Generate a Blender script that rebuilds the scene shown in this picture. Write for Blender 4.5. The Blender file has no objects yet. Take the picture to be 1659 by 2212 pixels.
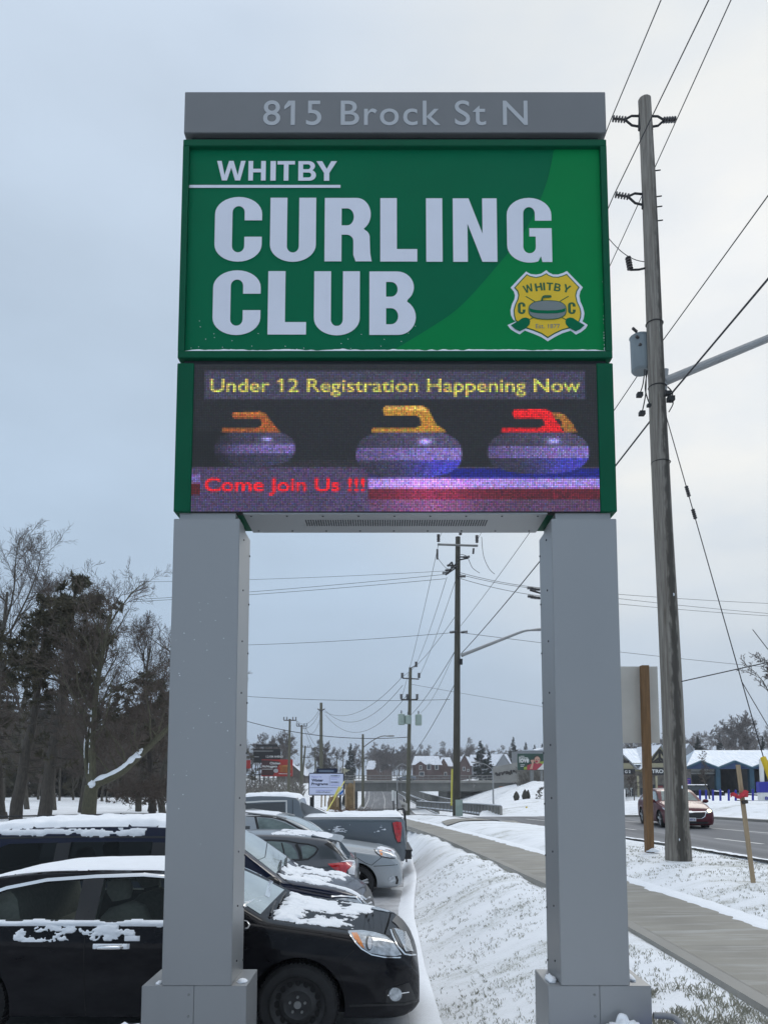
import bpy, bmesh, math, random
import numpy as np
from math import sin, cos, pi, radians, sqrt, atan2, hypot
from mathutils import Vector, Matrix, noise
from mathutils.bvhtree import BVHTree
from mathutils.geometry import tessellate_polygon

scene = bpy.context.scene
COL = scene.collection
random.seed(7)

# ------------------------------------------------------------------ camera
FPX, CX, CY, TILT, CAMZ = 1600.0, 829.5, 1529.0, radians(5.2), 1.70
cam_d = bpy.data.cameras.new('camera')
cam = bpy.data.objects.new('camera', cam_d)
COL.objects.link(cam)
cam.location = (0, 0, CAMZ)
cam.rotation_euler = (pi/2 + TILT, 0, 0)
cam_d.sensor_fit = 'VERTICAL'
cam_d.sensor_height = 36.0
cam_d.lens = FPX/2212*36.0
cam_d.shift_y = (CY-1106)/2212
cam_d.clip_start = 0.1
cam_d.clip_end = 6000
scene.camera = cam

# ------------------------------------------------------------------ sky, sun, exposure
SUN_AZ, SUN_EL = radians(27), radians(34)          # azimuth clockwise from +Y
world = bpy.data.worlds.new('World')
scene.world = world
world.use_nodes = True
wn, wl = world.node_tree.nodes, world.node_tree.links
wn.clear()
def wnode(t, **kw):
    n = wn.new(t)
    for k, v in kw.items(): setattr(n, k, v)
    return n
w_out = wnode('ShaderNodeOutputWorld'); w_bg = wnode('ShaderNodeBackground')
w_bg.inputs['Strength'].default_value = 0.1
sky = wnode('ShaderNodeTexSky', sky_type='NISHITA', sun_disc=False)
sky.sun_elevation = SUN_EL; sky.sun_rotation = SUN_AZ
sky.air_density = 1.2; sky.dust_density = 2.5
tc = wnode('ShaderNodeTexCoord')
sep = wnode('ShaderNodeSeparateXYZ'); wl.new(tc.outputs['Generated'], sep.inputs[0])
ramp = wnode('ShaderNodeValToRGB')                  # cloud deck: darker blue-grey low, pale overhead
cr = ramp.color_ramp
cr.elements[0].position = 0.0;  cr.elements[0].color = (.385, .50, .66, 1)
cr.elements[1].position = 1.0;  cr.elements[1].color = (1.75, 1.78, 1.85, 1)
for p, c in ((.10, (.405, .52, .67, 1)), (.30, (.45, .57, .715, 1)), (.52, (.495, .605, .74, 1)), (.74, (.56, .655, .775, 1)), (.84, (.85, .90, .98, 1))):
    e = cr.elements.new(p); e.color = c
wl.new(sep.outputs['Z'], ramp.inputs[0])
# soft bright patch where the sun stands behind the cloud
sdir = Vector((sin(SUN_AZ)*cos(SUN_EL), cos(SUN_AZ)*cos(SUN_EL), sin(SUN_EL)))
dot = wnode('ShaderNodeVectorMath', operation='DOT_PRODUCT')
dot.inputs[1].default_value = sdir
wl.new(tc.outputs['Generated'], dot.inputs[0])
mr = wnode('ShaderNodeMapRange', interpolation_type='SMOOTHSTEP')
mr.inputs['From Min'].default_value = .84; mr.inputs['From Max'].default_value = 1.0
mr.inputs['To Min'].default_value = 0; mr.inputs['To Max'].default_value = 1
wl.new(dot.outputs['Value'], mr.inputs['Value'])
# flattened cloud noise
mp = wnode('ShaderNodeMapping'); mp.inputs['Scale'].default_value = (1.0, 1.0, 2.6)
wl.new(tc.outputs['Generated'], mp.inputs[0])
nz = wnode('ShaderNodeTexNoise'); nz.inputs['Scale'].default_value = 2.6; nz.inputs['Detail'].default_value = 4; nz.inputs['Roughness'].default_value = .5
wl.new(mp.outputs[0], nz.inputs['Vector'])
nr = wnode('ShaderNodeMapRange'); nr.inputs['From Min'].default_value = .3; nr.inputs['From Max'].default_value = .7
nr.inputs['To Min'].default_value = .93; nr.inputs['To Max'].default_value = 1.08
wl.new(nz.outputs[0], nr.inputs['Value'])
mul = wnode('ShaderNodeMix', data_type='RGBA', blend_type='MULTIPLY'); mul.inputs[0].default_value = 1
wl.new(ramp.outputs[0], mul.inputs[6]); wl.new(nr.outputs[0], mul.inputs[7])
# break the glow up with the clouds
nz2 = wnode('ShaderNodeTexNoise'); nz2.inputs['Scale'].default_value = 4.5; nz2.inputs['Detail'].default_value = 5
wl.new(mp.outputs[0], nz2.inputs['Vector'])
nr2 = wnode('ShaderNodeMapRange'); nr2.inputs['From Min'].default_value = .3; nr2.inputs['From Max'].default_value = .7
nr2.inputs['To Min'].default_value = .45; nr2.inputs['To Max'].default_value = 1.0
wl.new(nz2.outputs[0], nr2.inputs['Value'])
gm = wnode('ShaderNodeMath', operation='MULTIPLY'); wl.new(mr.outputs[0], gm.inputs[0]); wl.new(nr2.outputs[0], gm.inputs[1])
glow = wnode('ShaderNodeMix', data_type='RGBA'); glow.inputs[7].default_value = (.80, .82, .81, 1)
wl.new(gm.outputs[0], glow.inputs[0]); wl.new(mul.outputs[2], glow.inputs[6])
sc10 = wnode('ShaderNodeMix', data_type='RGBA', blend_type='MULTIPLY'); sc10.inputs[0].default_value = 1
sc10.inputs[7].default_value = (9.6, 9.6, 9.6, 1)
wl.new(glow.outputs[2], sc10.inputs[6])
mixsky = wnode('ShaderNodeMix', data_type='RGBA'); mixsky.inputs[0].default_value = .95
wl.new(sky.outputs[0], mixsky.inputs[6]); wl.new(sc10.outputs[2], mixsky.inputs[7])
wl.new(mixsky.outputs[2], w_bg.inputs['Color']); wl.new(w_bg.outputs[0], w_out.inputs['Surface'])

sun_d = bpy.data.lights.new('sun', 'SUN')
sun_d.energy = 0.6; sun_d.angle = radians(25); sun_d.color = (1, .96, .9)
sun = bpy.data.objects.new('sun', sun_d); COL.objects.link(sun)
sun.rotation_euler = (-sdir).to_track_quat('-Z', 'Y').to_euler()
sun.location = (0, 0, 60)

scene.view_settings.view_transform = 'Standard'
scene.view_settings.look = 'None'
scene.view_settings.gamma = 1
scene.view_settings.exposure = 0.12
scene.cycles.max_bounces = 8
scene.cycles.transparent_max_bounces = 24
scene.cycles.sample_clamp_indirect = 4

# ------------------------------------------------------------------ camera maths: picture point (1659 x 2212) + distance -> place
def ray(px, py):
    a, b = (px-CX)/FPX, (CY-py)/FPX
    return Vector((a, cos(TILT)-b*sin(TILT), sin(TILT)+b*cos(TILT)))
def P(px, py, Y):
    d = ray(px, py); t = Y/d.y
    return Vector((d.x*t, Y, CAMZ+d.z*t))
def GZ(px, py, z):
    d = ray(px, py); t = (z-CAMZ)/d.z
    return Vector((d.x*t, d.y*t, z))
def smooth(a, b, x):
    t = max(0.0, min(1.0, (x-a)/(b-a))); return t*t*(3-2*t)
def lerp(a, b, t): return a+(b-a)*t
def interp(x, xs, ys): return float(np.interp(x, xs, ys))
def catmull(pts, n=8, closed=False):
    pts = [Vector(p) for p in pts]; out = []; m = len(pts)
    rng = range(m) if closed else range(m-1)
    for i in rng:
        p0 = pts[(i-1) % m] if closed or i > 0 else pts[0]
        p1, p2 = pts[i], pts[(i+1) % m]
        p3 = pts[(i+2) % m] if closed or i+2 < m else pts[-1]
        for k in range(n):
            t = k/n; t2 = t*t; t3 = t2*t
            out.append(.5*((2*p1)+(p2-p0)*t+(2*p0-5*p1+4*p2-p3)*t2+(3*p1-p0-3*p2+p3)*t3))
    if not closed: out.append(pts[-1])
    return out

# ------------------------------------------------------------------ materials
MATS = {}
def mat(name, col, rough=.6, metal=0.0, var=0.0, vscale=6.0, bump=0.0, bscale=40.0, coat=0.0, stretch=None, spec=None, emit=None, estr=1.0, col2=None, detail=6, transm=0.0, thr=None):
    """principled material with optional noise colour variation and bump (object coordinates)"""
    if name in MATS: return MATS[name]
    m = bpy.data.materials.new(name); m.use_nodes = True
    n, l = m.node_tree.nodes, m.node_tree.links
    b = n['Principled BSDF']
    b.inputs['Base Color'].default_value = (*col, 1)
    b.inputs['Roughness'].default_value = rough
    b.inputs['Metallic'].default_value = metal
    if coat: b.inputs['Coat Weight'].default_value = coat; b.inputs['Coat Roughness'].default_value = .04
    if spec is not None: b.inputs['Specular IOR Level'].default_value = spec
    if emit: b.inputs['Emission Color'].default_value = (*emit, 1); b.inputs['Emission Strength'].default_value = estr
    t = None
    if var or bump or col2:
        t = n.new('ShaderNodeTexCoord'); mpn = n.new('ShaderNodeMapping')
        if stretch: mpn.inputs['Scale'].default_value = stretch
        l.new(t.outputs['Object'], mpn.inputs[0])
    if var or col2:
        nt = n.new('ShaderNodeTexNoise'); nt.inputs['Scale'].default_value = vscale; nt.inputs['Detail'].default_value = detail; nt.inputs['Roughness'].default_value = .6
        l.new(mpn.outputs[0], nt.inputs['Vector'])
        rp = n.new('ShaderNodeValToRGB')
        lo, hi = thr or (.3, .7)
        rp.color_ramp.elements[0].position = lo; rp.color_ramp.elements[1].position = hi
        c2 = col2 if col2 else tuple(c*(1+var) for c in col)
        c1 = col if col2 else tuple(c*(1-var) for c in col)
        rp.color_ramp.elements[0].color = (*c1, 1); rp.color_ramp.elements[1].color = (*c2, 1)
        l.new(nt.outputs[0], rp.inputs[0]); l.new(rp.outputs[0], b.inputs['Base Color'])
        mrr = n.new('ShaderNodeMapRange'); mrr.inputs['To Min'].default_value = max(0, rough-.08); mrr.inputs['To Max'].default_value = min(1, rough+.08)
        l.new(nt.outputs[0], mrr.inputs[0]); l.new(mrr.outputs[0], b.inputs['Roughness'])
    if bump:
        nb = n.new('ShaderNodeTexNoise'); nb.inputs['Scale'].default_value = bscale; nb.inputs['Detail'].default_value = 5
        l.new(mpn.outputs[0], nb.inputs['Vector'])
        bp = n.new('ShaderNodeBump'); bp.inputs['Strength'].default_value = bump; bp.inputs['Distance'].default_value = .02
        l.new(nb.outputs[0], bp.inputs['Height']); l.new(bp.outputs[0], b.inputs['Normal'])
    MATS[name] = m
    return m

def glass_mat(name, tint, refl=.12, dark=None):
    """thin tinted pane: see-through tint + mirror reflection by angle"""
    if name in MATS: return MATS[name]
    m = bpy.data.materials.new(name); m.use_nodes = True
    n, l = m.node_tree.nodes, m.node_tree.links; n.clear()
    o = n.new('ShaderNodeOutputMaterial'); mx = n.new('ShaderNodeMixShader')
    tr = n.new('ShaderNodeBsdfTransparent'); tr.inputs[0].default_value = (*tint, 1)
    gl = n.new('ShaderNodeBsdfGlossy'); gl.inputs['Roughness'].default_value = .03; gl.inputs['Color'].default_value = (.95, 1, .98, 1)
    fr = n.new('ShaderNodeLayerWeight'); fr.inputs['Blend'].default_value = refl
    l.new(fr.outputs['Fresnel'], mx.inputs[0]); l.new(tr.outputs[0], mx.inputs[1]); l.new(gl.outputs[0], mx.inputs[2]); l.new(mx.outputs[0], o.inputs[0])
    MATS[name] = m
    return m

def emis(name, col, s=1.0):
    if name in MATS: return MATS[name]
    m = bpy.data.materials.new(name); m.use_nodes = True
    b = m.node_tree.nodes['Principled BSDF']; b.inputs['Base Color'].default_value = (*[c*.5 for c in col], 1)
    b.inputs['Emission Color'].default_value = (*col, 1); b.inputs['Emission Strength'].default_value = s
    MATS[name] = m
    return m

M = {}
M['grey_metal'] = mat('grey_metal', (.312, .320, .325), .42, .5, var=.025, vscale=.9, stretch=(2, 2, .6), bump=.006, bscale=400)
M['cap_metal'] = mat('cap_metal', (.165, .172, .178), .45, .25, var=.06, vscale=2)
M['cap_letter'] = mat('cap_letter', (.42, .44, .46), .4, .2)
M['dark_metal'] = mat('dark_metal', (.035, .04, .045), .5, .4)
M['green_frame'] = mat('green_frame', (.002, .088, .043), .5, spec=.12, var=.08, vscale=2)
M['green_face'] = mat('green_face', (.002, .138, .062), .55, spec=.08, var=.05, vscale=1.2)
M['green_light'] = mat('green_light', (.002, .212, .060), .55, spec=.08, var=.05, vscale=1.2)
M['vinyl_white'] = mat('vinyl_white', (.70, .72, .80), .35, var=.03, vscale=3)
M['vinyl_yellow'] = mat('vinyl_yellow', (.74, .49, .01), .4)
M['vinyl_green'] = mat('vinyl_green', (.008, .10, .03), .4)
M['vinyl_grey'] = mat('vinyl_grey', (.17, .20, .20), .4)
M['snow'] = mat('snow', (.86, .89, .93), .75, var=.03, vscale=12, bump=.25, bscale=22)
M['snow_thin'] = mat('snow_thin', (.80, .83, .88), .8, var=.06, vscale=30, bump=.3, bscale=60)
M['rubber'] = mat('rubber', (.018, .018, .019), .8, var=.4, vscale=14, bump=.1, bscale=80)
M['plastic_black'] = mat('plastic_black', (.012, .012, .013), .45, var=.3, vscale=10)
M['chrome'] = mat('chrome', (.82, .83, .84), .12, 1.0)
M['steel_rim'] = mat('steel_rim', (.042, .042, .043), .55, .3, var=.3, vscale=12)
M['alloy'] = mat('alloy', (.45, .46, .47), .35, .8, var=.1, vscale=10)
M['interior'] = mat('interior', (.09, .09, .085), .85, var=.2, vscale=4)
M['seat_cloth'] = mat('seat_cloth', (.30, .28, .25), .9, var=.15, vscale=30, bump=.1, bscale=200)
M['well'] = mat('well', (.01, .01, .01), .9)
M['glass_dark'] = glass_mat('glass_dark', (.07, .08, .085), .22)
M['glass_side'] = glass_mat('glass_side', (.62, .68, .66), .22)
M['glass_screen'] = glass_mat('glass_screen', (.35, .42, .40), .5)
M['lens_clear'] = mat('lens_clear', (.42, .45, .48), .12, .25, var=.45, vscale=22, coat=.6)
M['lens_red'] = mat('lens_red', (.50, .012, .02), .12, var=.35, vscale=14, coat=1)
M['lens_amber'] = mat('lens_amber', (.75, .22, .02), .15, coat=1)
M['lens_white'] = mat('lens_white', (.66, .66, .68), .2, coat=1)
M['asphalt'] = mat('asphalt', (.15, .155, .165), .85, var=.12, vscale=.9, bump=.1, bscale=120, stretch=(1, .3, 1))
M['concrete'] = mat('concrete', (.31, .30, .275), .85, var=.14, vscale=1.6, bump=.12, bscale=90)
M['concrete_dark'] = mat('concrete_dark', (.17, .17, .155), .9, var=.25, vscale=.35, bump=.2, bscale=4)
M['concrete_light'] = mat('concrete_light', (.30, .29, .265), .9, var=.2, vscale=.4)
M['road_paint'] = mat('road_paint', (.72, .72, .70), .7, var=.1, vscale=4)
M['steel_galv'] = mat('steel_galv', (.33, .335, .335), .5, .2, var=.1, vscale=3)
M['steel_dull'] = mat('steel_dull', (.24, .245, .24), .6, .4, var=.15, vscale=4)
M['black_iron'] = mat('black_iron', (.02, .021, .022), .55, .3)
M['insulator'] = mat('insulator', (.05, .045, .045), .4)
M['transformer'] = mat('transformer', (.19, .225, .24), .45, .1, var=.08, vscale=3)
M['transformer_green'] = mat('transformer_green', (.36, .44, .39), .5, var=.08, vscale=3)
M['wire'] = mat('wire', (.03, .03, .034), .6)
M['lumber'] = mat('lumber', (.19, .105, .045), .75, var=.28, vscale=5, stretch=(5, 5, .5), bump=.1, bscale=30)
M['stake_wood'] = mat('stake_wood', (.36, .27, .17), .8, var=.2, vscale=5, stretch=(8, 8, .6))
M['board_back'] = mat('board_back', (.56, .535, .485), .8, var=.1, vscale=1.3)
M['ribbon_red'] = mat('ribbon_red', (.55, .03, .05), .5, var=.3, vscale=20)
M['blue_paint'] = mat('blue_paint', (.015, .02, .30), .45)
M['teal_paint'] = mat('teal_paint', (.02, .085, .135), .55, var=.15, vscale=2)
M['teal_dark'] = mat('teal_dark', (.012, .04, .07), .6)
M['gable_blue'] = mat('gable_blue', (.015, .05, .145), .6, var=.2, vscale=2)
M['cream'] = mat('cream', (.42, .38, .25), .85, var=.08, vscale=2)
M['stone_wall'] = mat('stone_wall', (.20, .18, .155), .9, var=.35, vscale=2.2, bump=.3, bscale=5)
M['timber_dark'] = mat('timber_dark', (.045, .04, .035), .8)
M['roof_dark'] = mat('roof_dark', (.05, .048, .046), .85, var=.2, vscale=3)
M['siding_grey'] = mat('siding_grey', (.25, .26, .27), .8, var=.08, vscale=2)
M['window_far'] = mat('window_far', (.05, .06, .07), .15)
M['dark_open'] = mat('dark_open', (.012, .013, .014), .9)
M['white_paint'] = mat('white_paint', (.72, .72, .70), .5, var=.05, vscale=3)
M['yellow_plastic'] = mat('yellow_plastic', (.72, .50, .02), .45, var=.06, vscale=3)
M['yellow_pale'] = mat('yellow_pale', (.62, .56, .10), .5, var=.1, vscale=3)
M['orange_panel'] = mat('orange_panel', (.50, .20, .03), .7, var=.15, vscale=2)

def wood_pole_mat():
    m = bpy.data.materials.new('weathered_pole'); m.use_nodes = True
    n, l = m.node_tree.nodes, m.node_tree.links; b = n['Principled BSDF']
    t = n.new('ShaderNodeTexCoord'); mp_ = n.new('ShaderNodeMapping'); mp_.inputs['Scale'].default_value = (9, 9, .35)
    l.new(t.outputs['Object'], mp_.inputs[0])
    a = n.new('ShaderNodeTexNoise'); a.inputs['Scale'].default_value = 3.0; a.inputs['Detail'].default_value = 8; a.inputs['Roughness'].default_value = .7
    l.new(mp_.outputs[0], a.inputs['Vector'])
    r = n.new('ShaderNodeValToRGB'); r.color_ramp.elements[0].position = .32; r.color_ramp.elements[1].position = .68
    r.color_ramp.elements[0].color = (.105, .088, .070, 1); r.color_ramp.elements[1].color = (.32, .30, .265, 1)
    l.new(a.outputs[0], r.inputs[0])
    # the dark, flaking strip down the weather side
    sx = n.new('ShaderNodeSeparateXYZ'); l.new(t.outputs['Object'], sx.inputs[0])
    ang = n.new('ShaderNodeMath'); ang.operation = 'ARCTAN2'; l.new(sx.outputs['X'], ang.inputs[0]); 
    ny = n.new('ShaderNodeMath'); ny.operation = 'MULTIPLY'; ny.inputs[1].default_value = -1; l.new(sx.outputs['Y'], ny.inputs[0]); l.new(ny.outputs[0], ang.inputs[1])
    off = n.new('ShaderNodeMath'); off.operation = 'SUBTRACT'; off.inputs[1].default_value = -.02; l.new(ang.outputs[0], off.inputs[0])
    ab = n.new('ShaderNodeMath'); ab.operation = 'ABSOLUTE'; l.new(off.outputs[0], ab.inputs[0])
    fine = n.new('ShaderNodeTexNoise'); fine.inputs['Scale'].default_value = 16; fine.inputs['Detail'].default_value = 6
    mp2 = n.new('ShaderNodeMapping'); mp2.inputs['Scale'].default_value = (1, 1, .3); l.new(t.outputs['Object'], mp2.inputs[0]); l.new(mp2.outputs[0], fine.inputs['Vector'])
    ad = n.new('ShaderNodeMath'); ad.operation = 'ADD'; l.new(ab.outputs[0], ad.inputs[0]); l.new(fine.outputs[0], ad.inputs[1])
    mrn = n.new('ShaderNodeMapRange'); mrn.inputs['From Min'].default_value = .72; mrn.inputs['From Max'].default_value = 1.02
    mrn.inputs['To Min'].default_value = .8; mrn.inputs['To Max'].default_value = 0
    l.new(ad.outputs[0], mrn.inputs[0])
    mx = n.new('ShaderNodeMix'); mx.data_type = 'RGBA'; l.new(mrn.outputs[0], mx.inputs[0]); l.new(r.outputs[0], mx.inputs[6])
    mx.inputs[7].default_value = (.035, .032, .027, 1)
    l.new(mx.outputs[2], b.inputs['Base Color']); b.inputs['Roughness'].default_value = .9
    bp = n.new('ShaderNodeBump'); bp.inputs['Strength'].default_value = .6; bp.inputs['Distance'].default_value = .02
    l.new(a.outputs[0], bp.inputs['Height']); l.new(bp.outputs[0], b.inputs['Normal'])
    return m
M['pole_wood'] = wood_pole_mat()
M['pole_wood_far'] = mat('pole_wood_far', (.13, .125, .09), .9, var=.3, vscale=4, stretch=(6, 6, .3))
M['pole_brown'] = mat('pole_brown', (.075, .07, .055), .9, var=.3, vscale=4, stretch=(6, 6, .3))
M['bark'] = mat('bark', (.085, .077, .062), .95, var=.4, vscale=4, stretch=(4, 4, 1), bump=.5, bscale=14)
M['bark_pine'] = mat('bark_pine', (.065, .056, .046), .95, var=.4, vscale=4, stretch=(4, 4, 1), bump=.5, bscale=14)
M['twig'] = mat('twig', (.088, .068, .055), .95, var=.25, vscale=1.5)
M['twig_far'] = mat('twig_far', (.15, .132, .122), .95, var=.2, vscale=.5)  # lighter than the near twigs: distance haze put into the colour
M['needles'] = mat('needles', (.046, .048, .028), .9, var=.45, vscale=1.2, col2=(.090, .074, .042))
M['needles_blue'] = mat('needles_blue', (.022, .034, .028), .9, var=.4, vscale=1.5)
M['hedge_brown'] = mat('hedge_brown', (.12, .10, .085), .95, var=.3, vscale=1)

def brick_mat(name, c1, c2, mortar, scale=3.0):
    m = bpy.data.materials.new(name); m.use_nodes = True
    n, l = m.node_tree.nodes, m.node_tree.links; b = n['Principled BSDF']
    t = n.new('ShaderNodeTexCoord'); mp_ = n.new('ShaderNodeMapping'); mp_.inputs['Rotation'].default_value = (pi/2, 0, 0)
    l.new(t.outputs['Object'], mp_.inputs[0])
    br = n.new('ShaderNodeTexBrick'); br.inputs['Scale'].default_value = scale
    br.inputs['Color1'].default_value = (*c1, 1); br.inputs['Color2'].default_value = (*c2, 1); br.inputs['Mortar'].default_value = (*mortar, 1)
    br.inputs['Mortar Size'].default_value = .012
    l.new(mp_.outputs[0], br.inputs['Vector']); l.new(br.outputs[0], b.inputs['Base Color']); b.inputs['Roughness'].default_value = .9
    return m
M['brick_red'] = brick_mat('brick_red', (.105, .056, .046), (.085, .046, .04), (.15, .13, .12))
M['brick_brown'] = brick_mat('brick_brown', (.15, .085, .062), (.12, .07, .055), (.2, .17, .15))
M['roof_snow'] = mat('roof_snow', (.66, .70, .77), .8, col2=(.83, .86, .90), vscale=1.2)
M['metal_roof'] = mat('metal_roof', (.36, .47, .60), .5, .1, col2=(.72, .77, .83), vscale=2.2, stretch=(3, .25, .25), thr=(.38, .7))

# ------------------------------------------------------------------ mesh helpers
class MB:
    def __init__(s): s.v = []; s.f = []; s.m = []; s.cur = 0
    def add(s, vs, fs, mi=None):
        o = len(s.v); s.v.extend(tuple(v) for v in vs)
        for f in fs: s.f.append(tuple(i+o for i in f)); s.m.append(s.cur if mi is None else mi)
        return s
    def box(s, x0, x1, y0, y1, z0, z1, mi=None):
        vs = [(x0,y0,z0),(x1,y0,z0),(x1,y1,z0),(x0,y1,z0),(x0,y0,z1),(x1,y0,z1),(x1,y1,z1),(x0,y1,z1)]
        return s.add(vs, [(0,3,2,1),(4,5,6,7),(0,1,5,4),(1,2,6,5),(2,3,7,6),(3,0,4,7)], mi)
    def tube(s, pts, r, n=8, caps=True, mi=None, squash=1.0):
        pts = [Vector(p) for p in pts]
        k = len(pts); rs = [r]*k if not hasattr(r, '__len__') else list(r)
        ref = None; rings = []
        for i in range(k):
            d = (pts[min(i+1, k-1)]-pts[max(i-1, 0)])
            if d.length < 1e-9: d = Vector((0, 0, 1))
            d.normalize()
            if ref is None:
                ref = d.cross(Vector((0, 0, 1)))
                if ref.length < .05: ref = d.cross(Vector((0, 1, 0)))
            ref = (ref-d*ref.dot(d))
            if ref.length < 1e-6: ref = d.orthogonal()
            ref.normalize(); b = d.cross(ref)
            rings.append([pts[i]+(ref*cos(2*pi*j/n)+b*sin(2*pi*j/n)*squash)*rs[i] for j in range(n)])
        vs = [v for rg in rings for v in rg]; fs = []
        for i in range(k-1):
            for j in range(n):
                a, b_ = i*n+j, i*n+(j+1) % n
                fs.append((a, b_, b_+n, a+n))
        if caps: fs.append(tuple(range(n-1, -1, -1))); fs.append(tuple((k-1)*n+j for j in range(n)))
        return s.add(vs, fs, mi)
    def cyl(s, a, b, r, n=12, r2=None, mi=None): return s.tube([a, b], [r, r if r2 is None else r2], n, True, mi)
    def prism(s, poly, y0, y1, axis='y', mi=None):
        """2D polygon (x,z) extruded along y (axis y), (y,z) along x (axis x), (x,y) along z (axis z)"""
        k = len(poly)
        mk = {'y': lambda p, d: (p[0], d, p[1]), 'x': lambda p, d: (d, p[0], p[1]), 'z': lambda p, d: (p[0], p[1], d)}[axis]
        vs = [mk(p, y0) for p in poly]+[mk(p, y1) for p in poly]
        tris = tessellate_polygon([[Vector((p[0], p[1], 0)) for p in poly]])
        fs = [tuple(t) for t in tris]+[tuple(i+k for i in reversed(t)) for t in tris]
        fs += [(i, (i+1) % k, (i+1) % k+k, i+k) for i in range(k)]
        return s.add(vs, fs, mi)
    def quad(s, a, b, c, d, mi=None): return s.add([a, b, c, d], [(0, 1, 2, 3)], mi)
    def blob(s, c, r, seg=12, rough=.15, seed=0, mi=None, flat=False):
        """lumpy ellipsoid (upper half only when flat)"""
        c = Vector(c); n2 = seg//2
        vs = []; lo = 0 if not flat else 0
        for i in range(n2+1):
            th = (pi/2 if flat else pi)*i/n2
            for j in range(seg):
                ph = 2*pi*j/seg
                d = Vector((sin(th)*cos(ph), sin(th)*sin(ph), cos(th)))
                k = 1+rough*noise.noise(d*2.3+Vector((seed*3.1, seed, 0)))*1.6
                vs.append(c+Vector((d.x*r[0]*k, d.y*r[1]*k, d.z*r[2]*k)))
        fs = []
        for i in range(n2):
            for j in range(seg):
                a, b = i*seg+j, i*seg+(j+1) % seg
                fs.append((a, a+seg, b+seg, b))
        return s.add(vs, fs, mi)
    def merge(s, o, mi=None):
        k = len(s.v); s.v.extend(o.v)
        for f, m_ in zip(o.f, o.m): s.f.append(tuple(i+k for i in f)); s.m.append(m_ if mi is None else mi)
        return s
    def build(s, name, m, parent=None, world=False, smooth_=None, loc=None, recalc=True):
        me = bpy.data.meshes.new(name)
        off = Vector((0, 0, 0))
        if loc is not None: off = Vector(loc)
        elif world and parent is not None: off = Vector(parent.get('_loc', (0, 0, 0)))
        vs = [(v[0]-off.x, v[1]-off.y, v[2]-off.z) for v in s.v] if off.length else s.v
        me.from_pydata(vs, [], s.f)
        ms = m if isinstance(m, (list, tuple)) else [m]
        for q in ms: me.materials.append(q)
        if len(ms) > 1: me.polygons.foreach_set('material_index', s.m)
        if recalc and len(s.f) < 60000:
            bm = bmesh.new(); bm.from_mesh(me); bmesh.ops.recalc_face_normals(bm, faces=bm.faces); bm.to_mesh(me); bm.free()
        if smooth_ is not None:
            me.shade_smooth()
            if smooth_ < 180: me.set_sharp_from_angle(angle=radians(smooth_))
        me.update()
        o = bpy.data.objects.new(name, me); COL.objects.link(o)
        if loc is not None: o.location = loc
        if parent is not None: o.parent = parent
        return o

def tag(o, label=None, cat=None, group=None, kind=None):
    if label: o['label'] = label
    if cat: o['category'] = cat
    if group: o['group'] = group
    if kind: o['kind'] = kind
    return o
def thing(name, label, cat, loc=(0, 0, 0), rz=0, group=None):
    o = bpy.data.objects.new(name, None); COL.objects.link(o)
    o.empty_display_size = .2
    o.location = loc; o.rotation_euler = (0, 0, rz); o['_loc'] = tuple(loc)
    return tag(o, label, cat, group)
def structure(o): o['kind'] = 'structure'; return o
def copy_thing(o, loc, rz=0, label=None, scale=None, parent=None):
    kids = [c for c in o.children]
    c = o.copy(); COL.objects.link(c)
    if parent is not None: c.parent = parent
    else:
        c.location = loc; c.rotation_euler = (0, 0, rz)
        if scale: c.scale = scale if hasattr(scale, '__len__') else (scale,)*3
        if label: c['label'] = label
    for k in kids: copy_thing(k, None, parent=c)
    return c

# ------------------------------------------------------------------ lettering
def curve_mesh(cu):
    ob = bpy.data.objects.new('tmp', cu); me = bpy.data.meshes.new_from_object(ob)
    v = [tuple(x.co) for x in me.vertices]; f = [tuple(p.vertices) for p in me.polygons]
    bpy.data.objects.remove(ob); bpy.data.meshes.remove(me); bpy.data.curves.remove(cu)
    return v, f
def text_geo(s, bold=0.0, depth=0.0, spacing=1.0, shear=0.0, res=6):
    cu = bpy.data.curves.new('txt', 'FONT'); cu.body = s; cu.size = 1; cu.offset = bold; cu.extrude = depth
    cu.space_character = spacing; cu.shear = shear; cu.resolution_u = res
    return curve_mesh(cu)
def outline_geo(loops, depth=0.0):
    cu = bpy.data.curves.new('shape', 'CURVE'); cu.dimensions = '2D'; cu.fill_mode = 'BOTH'; cu.extrude = depth
    for lp in loops:
        sp = cu.splines.new('POLY'); sp.points.add(len(lp)-1); sp.use_cyclic_u = True
        for q, p in zip(sp.points, lp): q.co = (p[0], p[1], 0, 1)
    return curve_mesh(cu)
def place_geo(mb, geo, x0, x1, z0, z1, y, ref=None, mi=None, slope=0.0, T=None):
    """fit 2D lettering into the box x0..x1, z0..z1 on the plane y (facing -y); ref=(ymin,ymax) of the letters if not the bounds"""
    v, f = geo
    xs = [p[0] for p in v]; ys = [p[1] for p in v]
    ax, bx = min(xs), max(xs); ay, by = ref or (min(ys), max(ys))
    kx = (x1-x0)/(bx-ax); kz = (z1-z0)/(by-ay)
    out = [(x0+(p[0]-ax)*kx, y-p[2], z0+(p[1]-ay)*kz+slope*(p[0]-ax)*kx) for p in v]
    if T: out = [tuple(T @ Vector(q)) for q in out]
    mb.add(out, f, mi)
CAPREF = None
def text_on(mb, s, x0, x1, z0, z1, y, bold=0.0, depth=0.0, mi=None, spacing=1.0, T=None, ref='H', shear=0.0):
    g = text_geo(s, bold, depth, spacing, shear)
    r = None
    if ref:
        h = text_geo(ref, bold)[0]; r = (min(p[1] for p in h), max(p[1] for p in h))
    place_geo(mb, g, x0, x1, z0, z1, y, r, mi, T=T)
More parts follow.
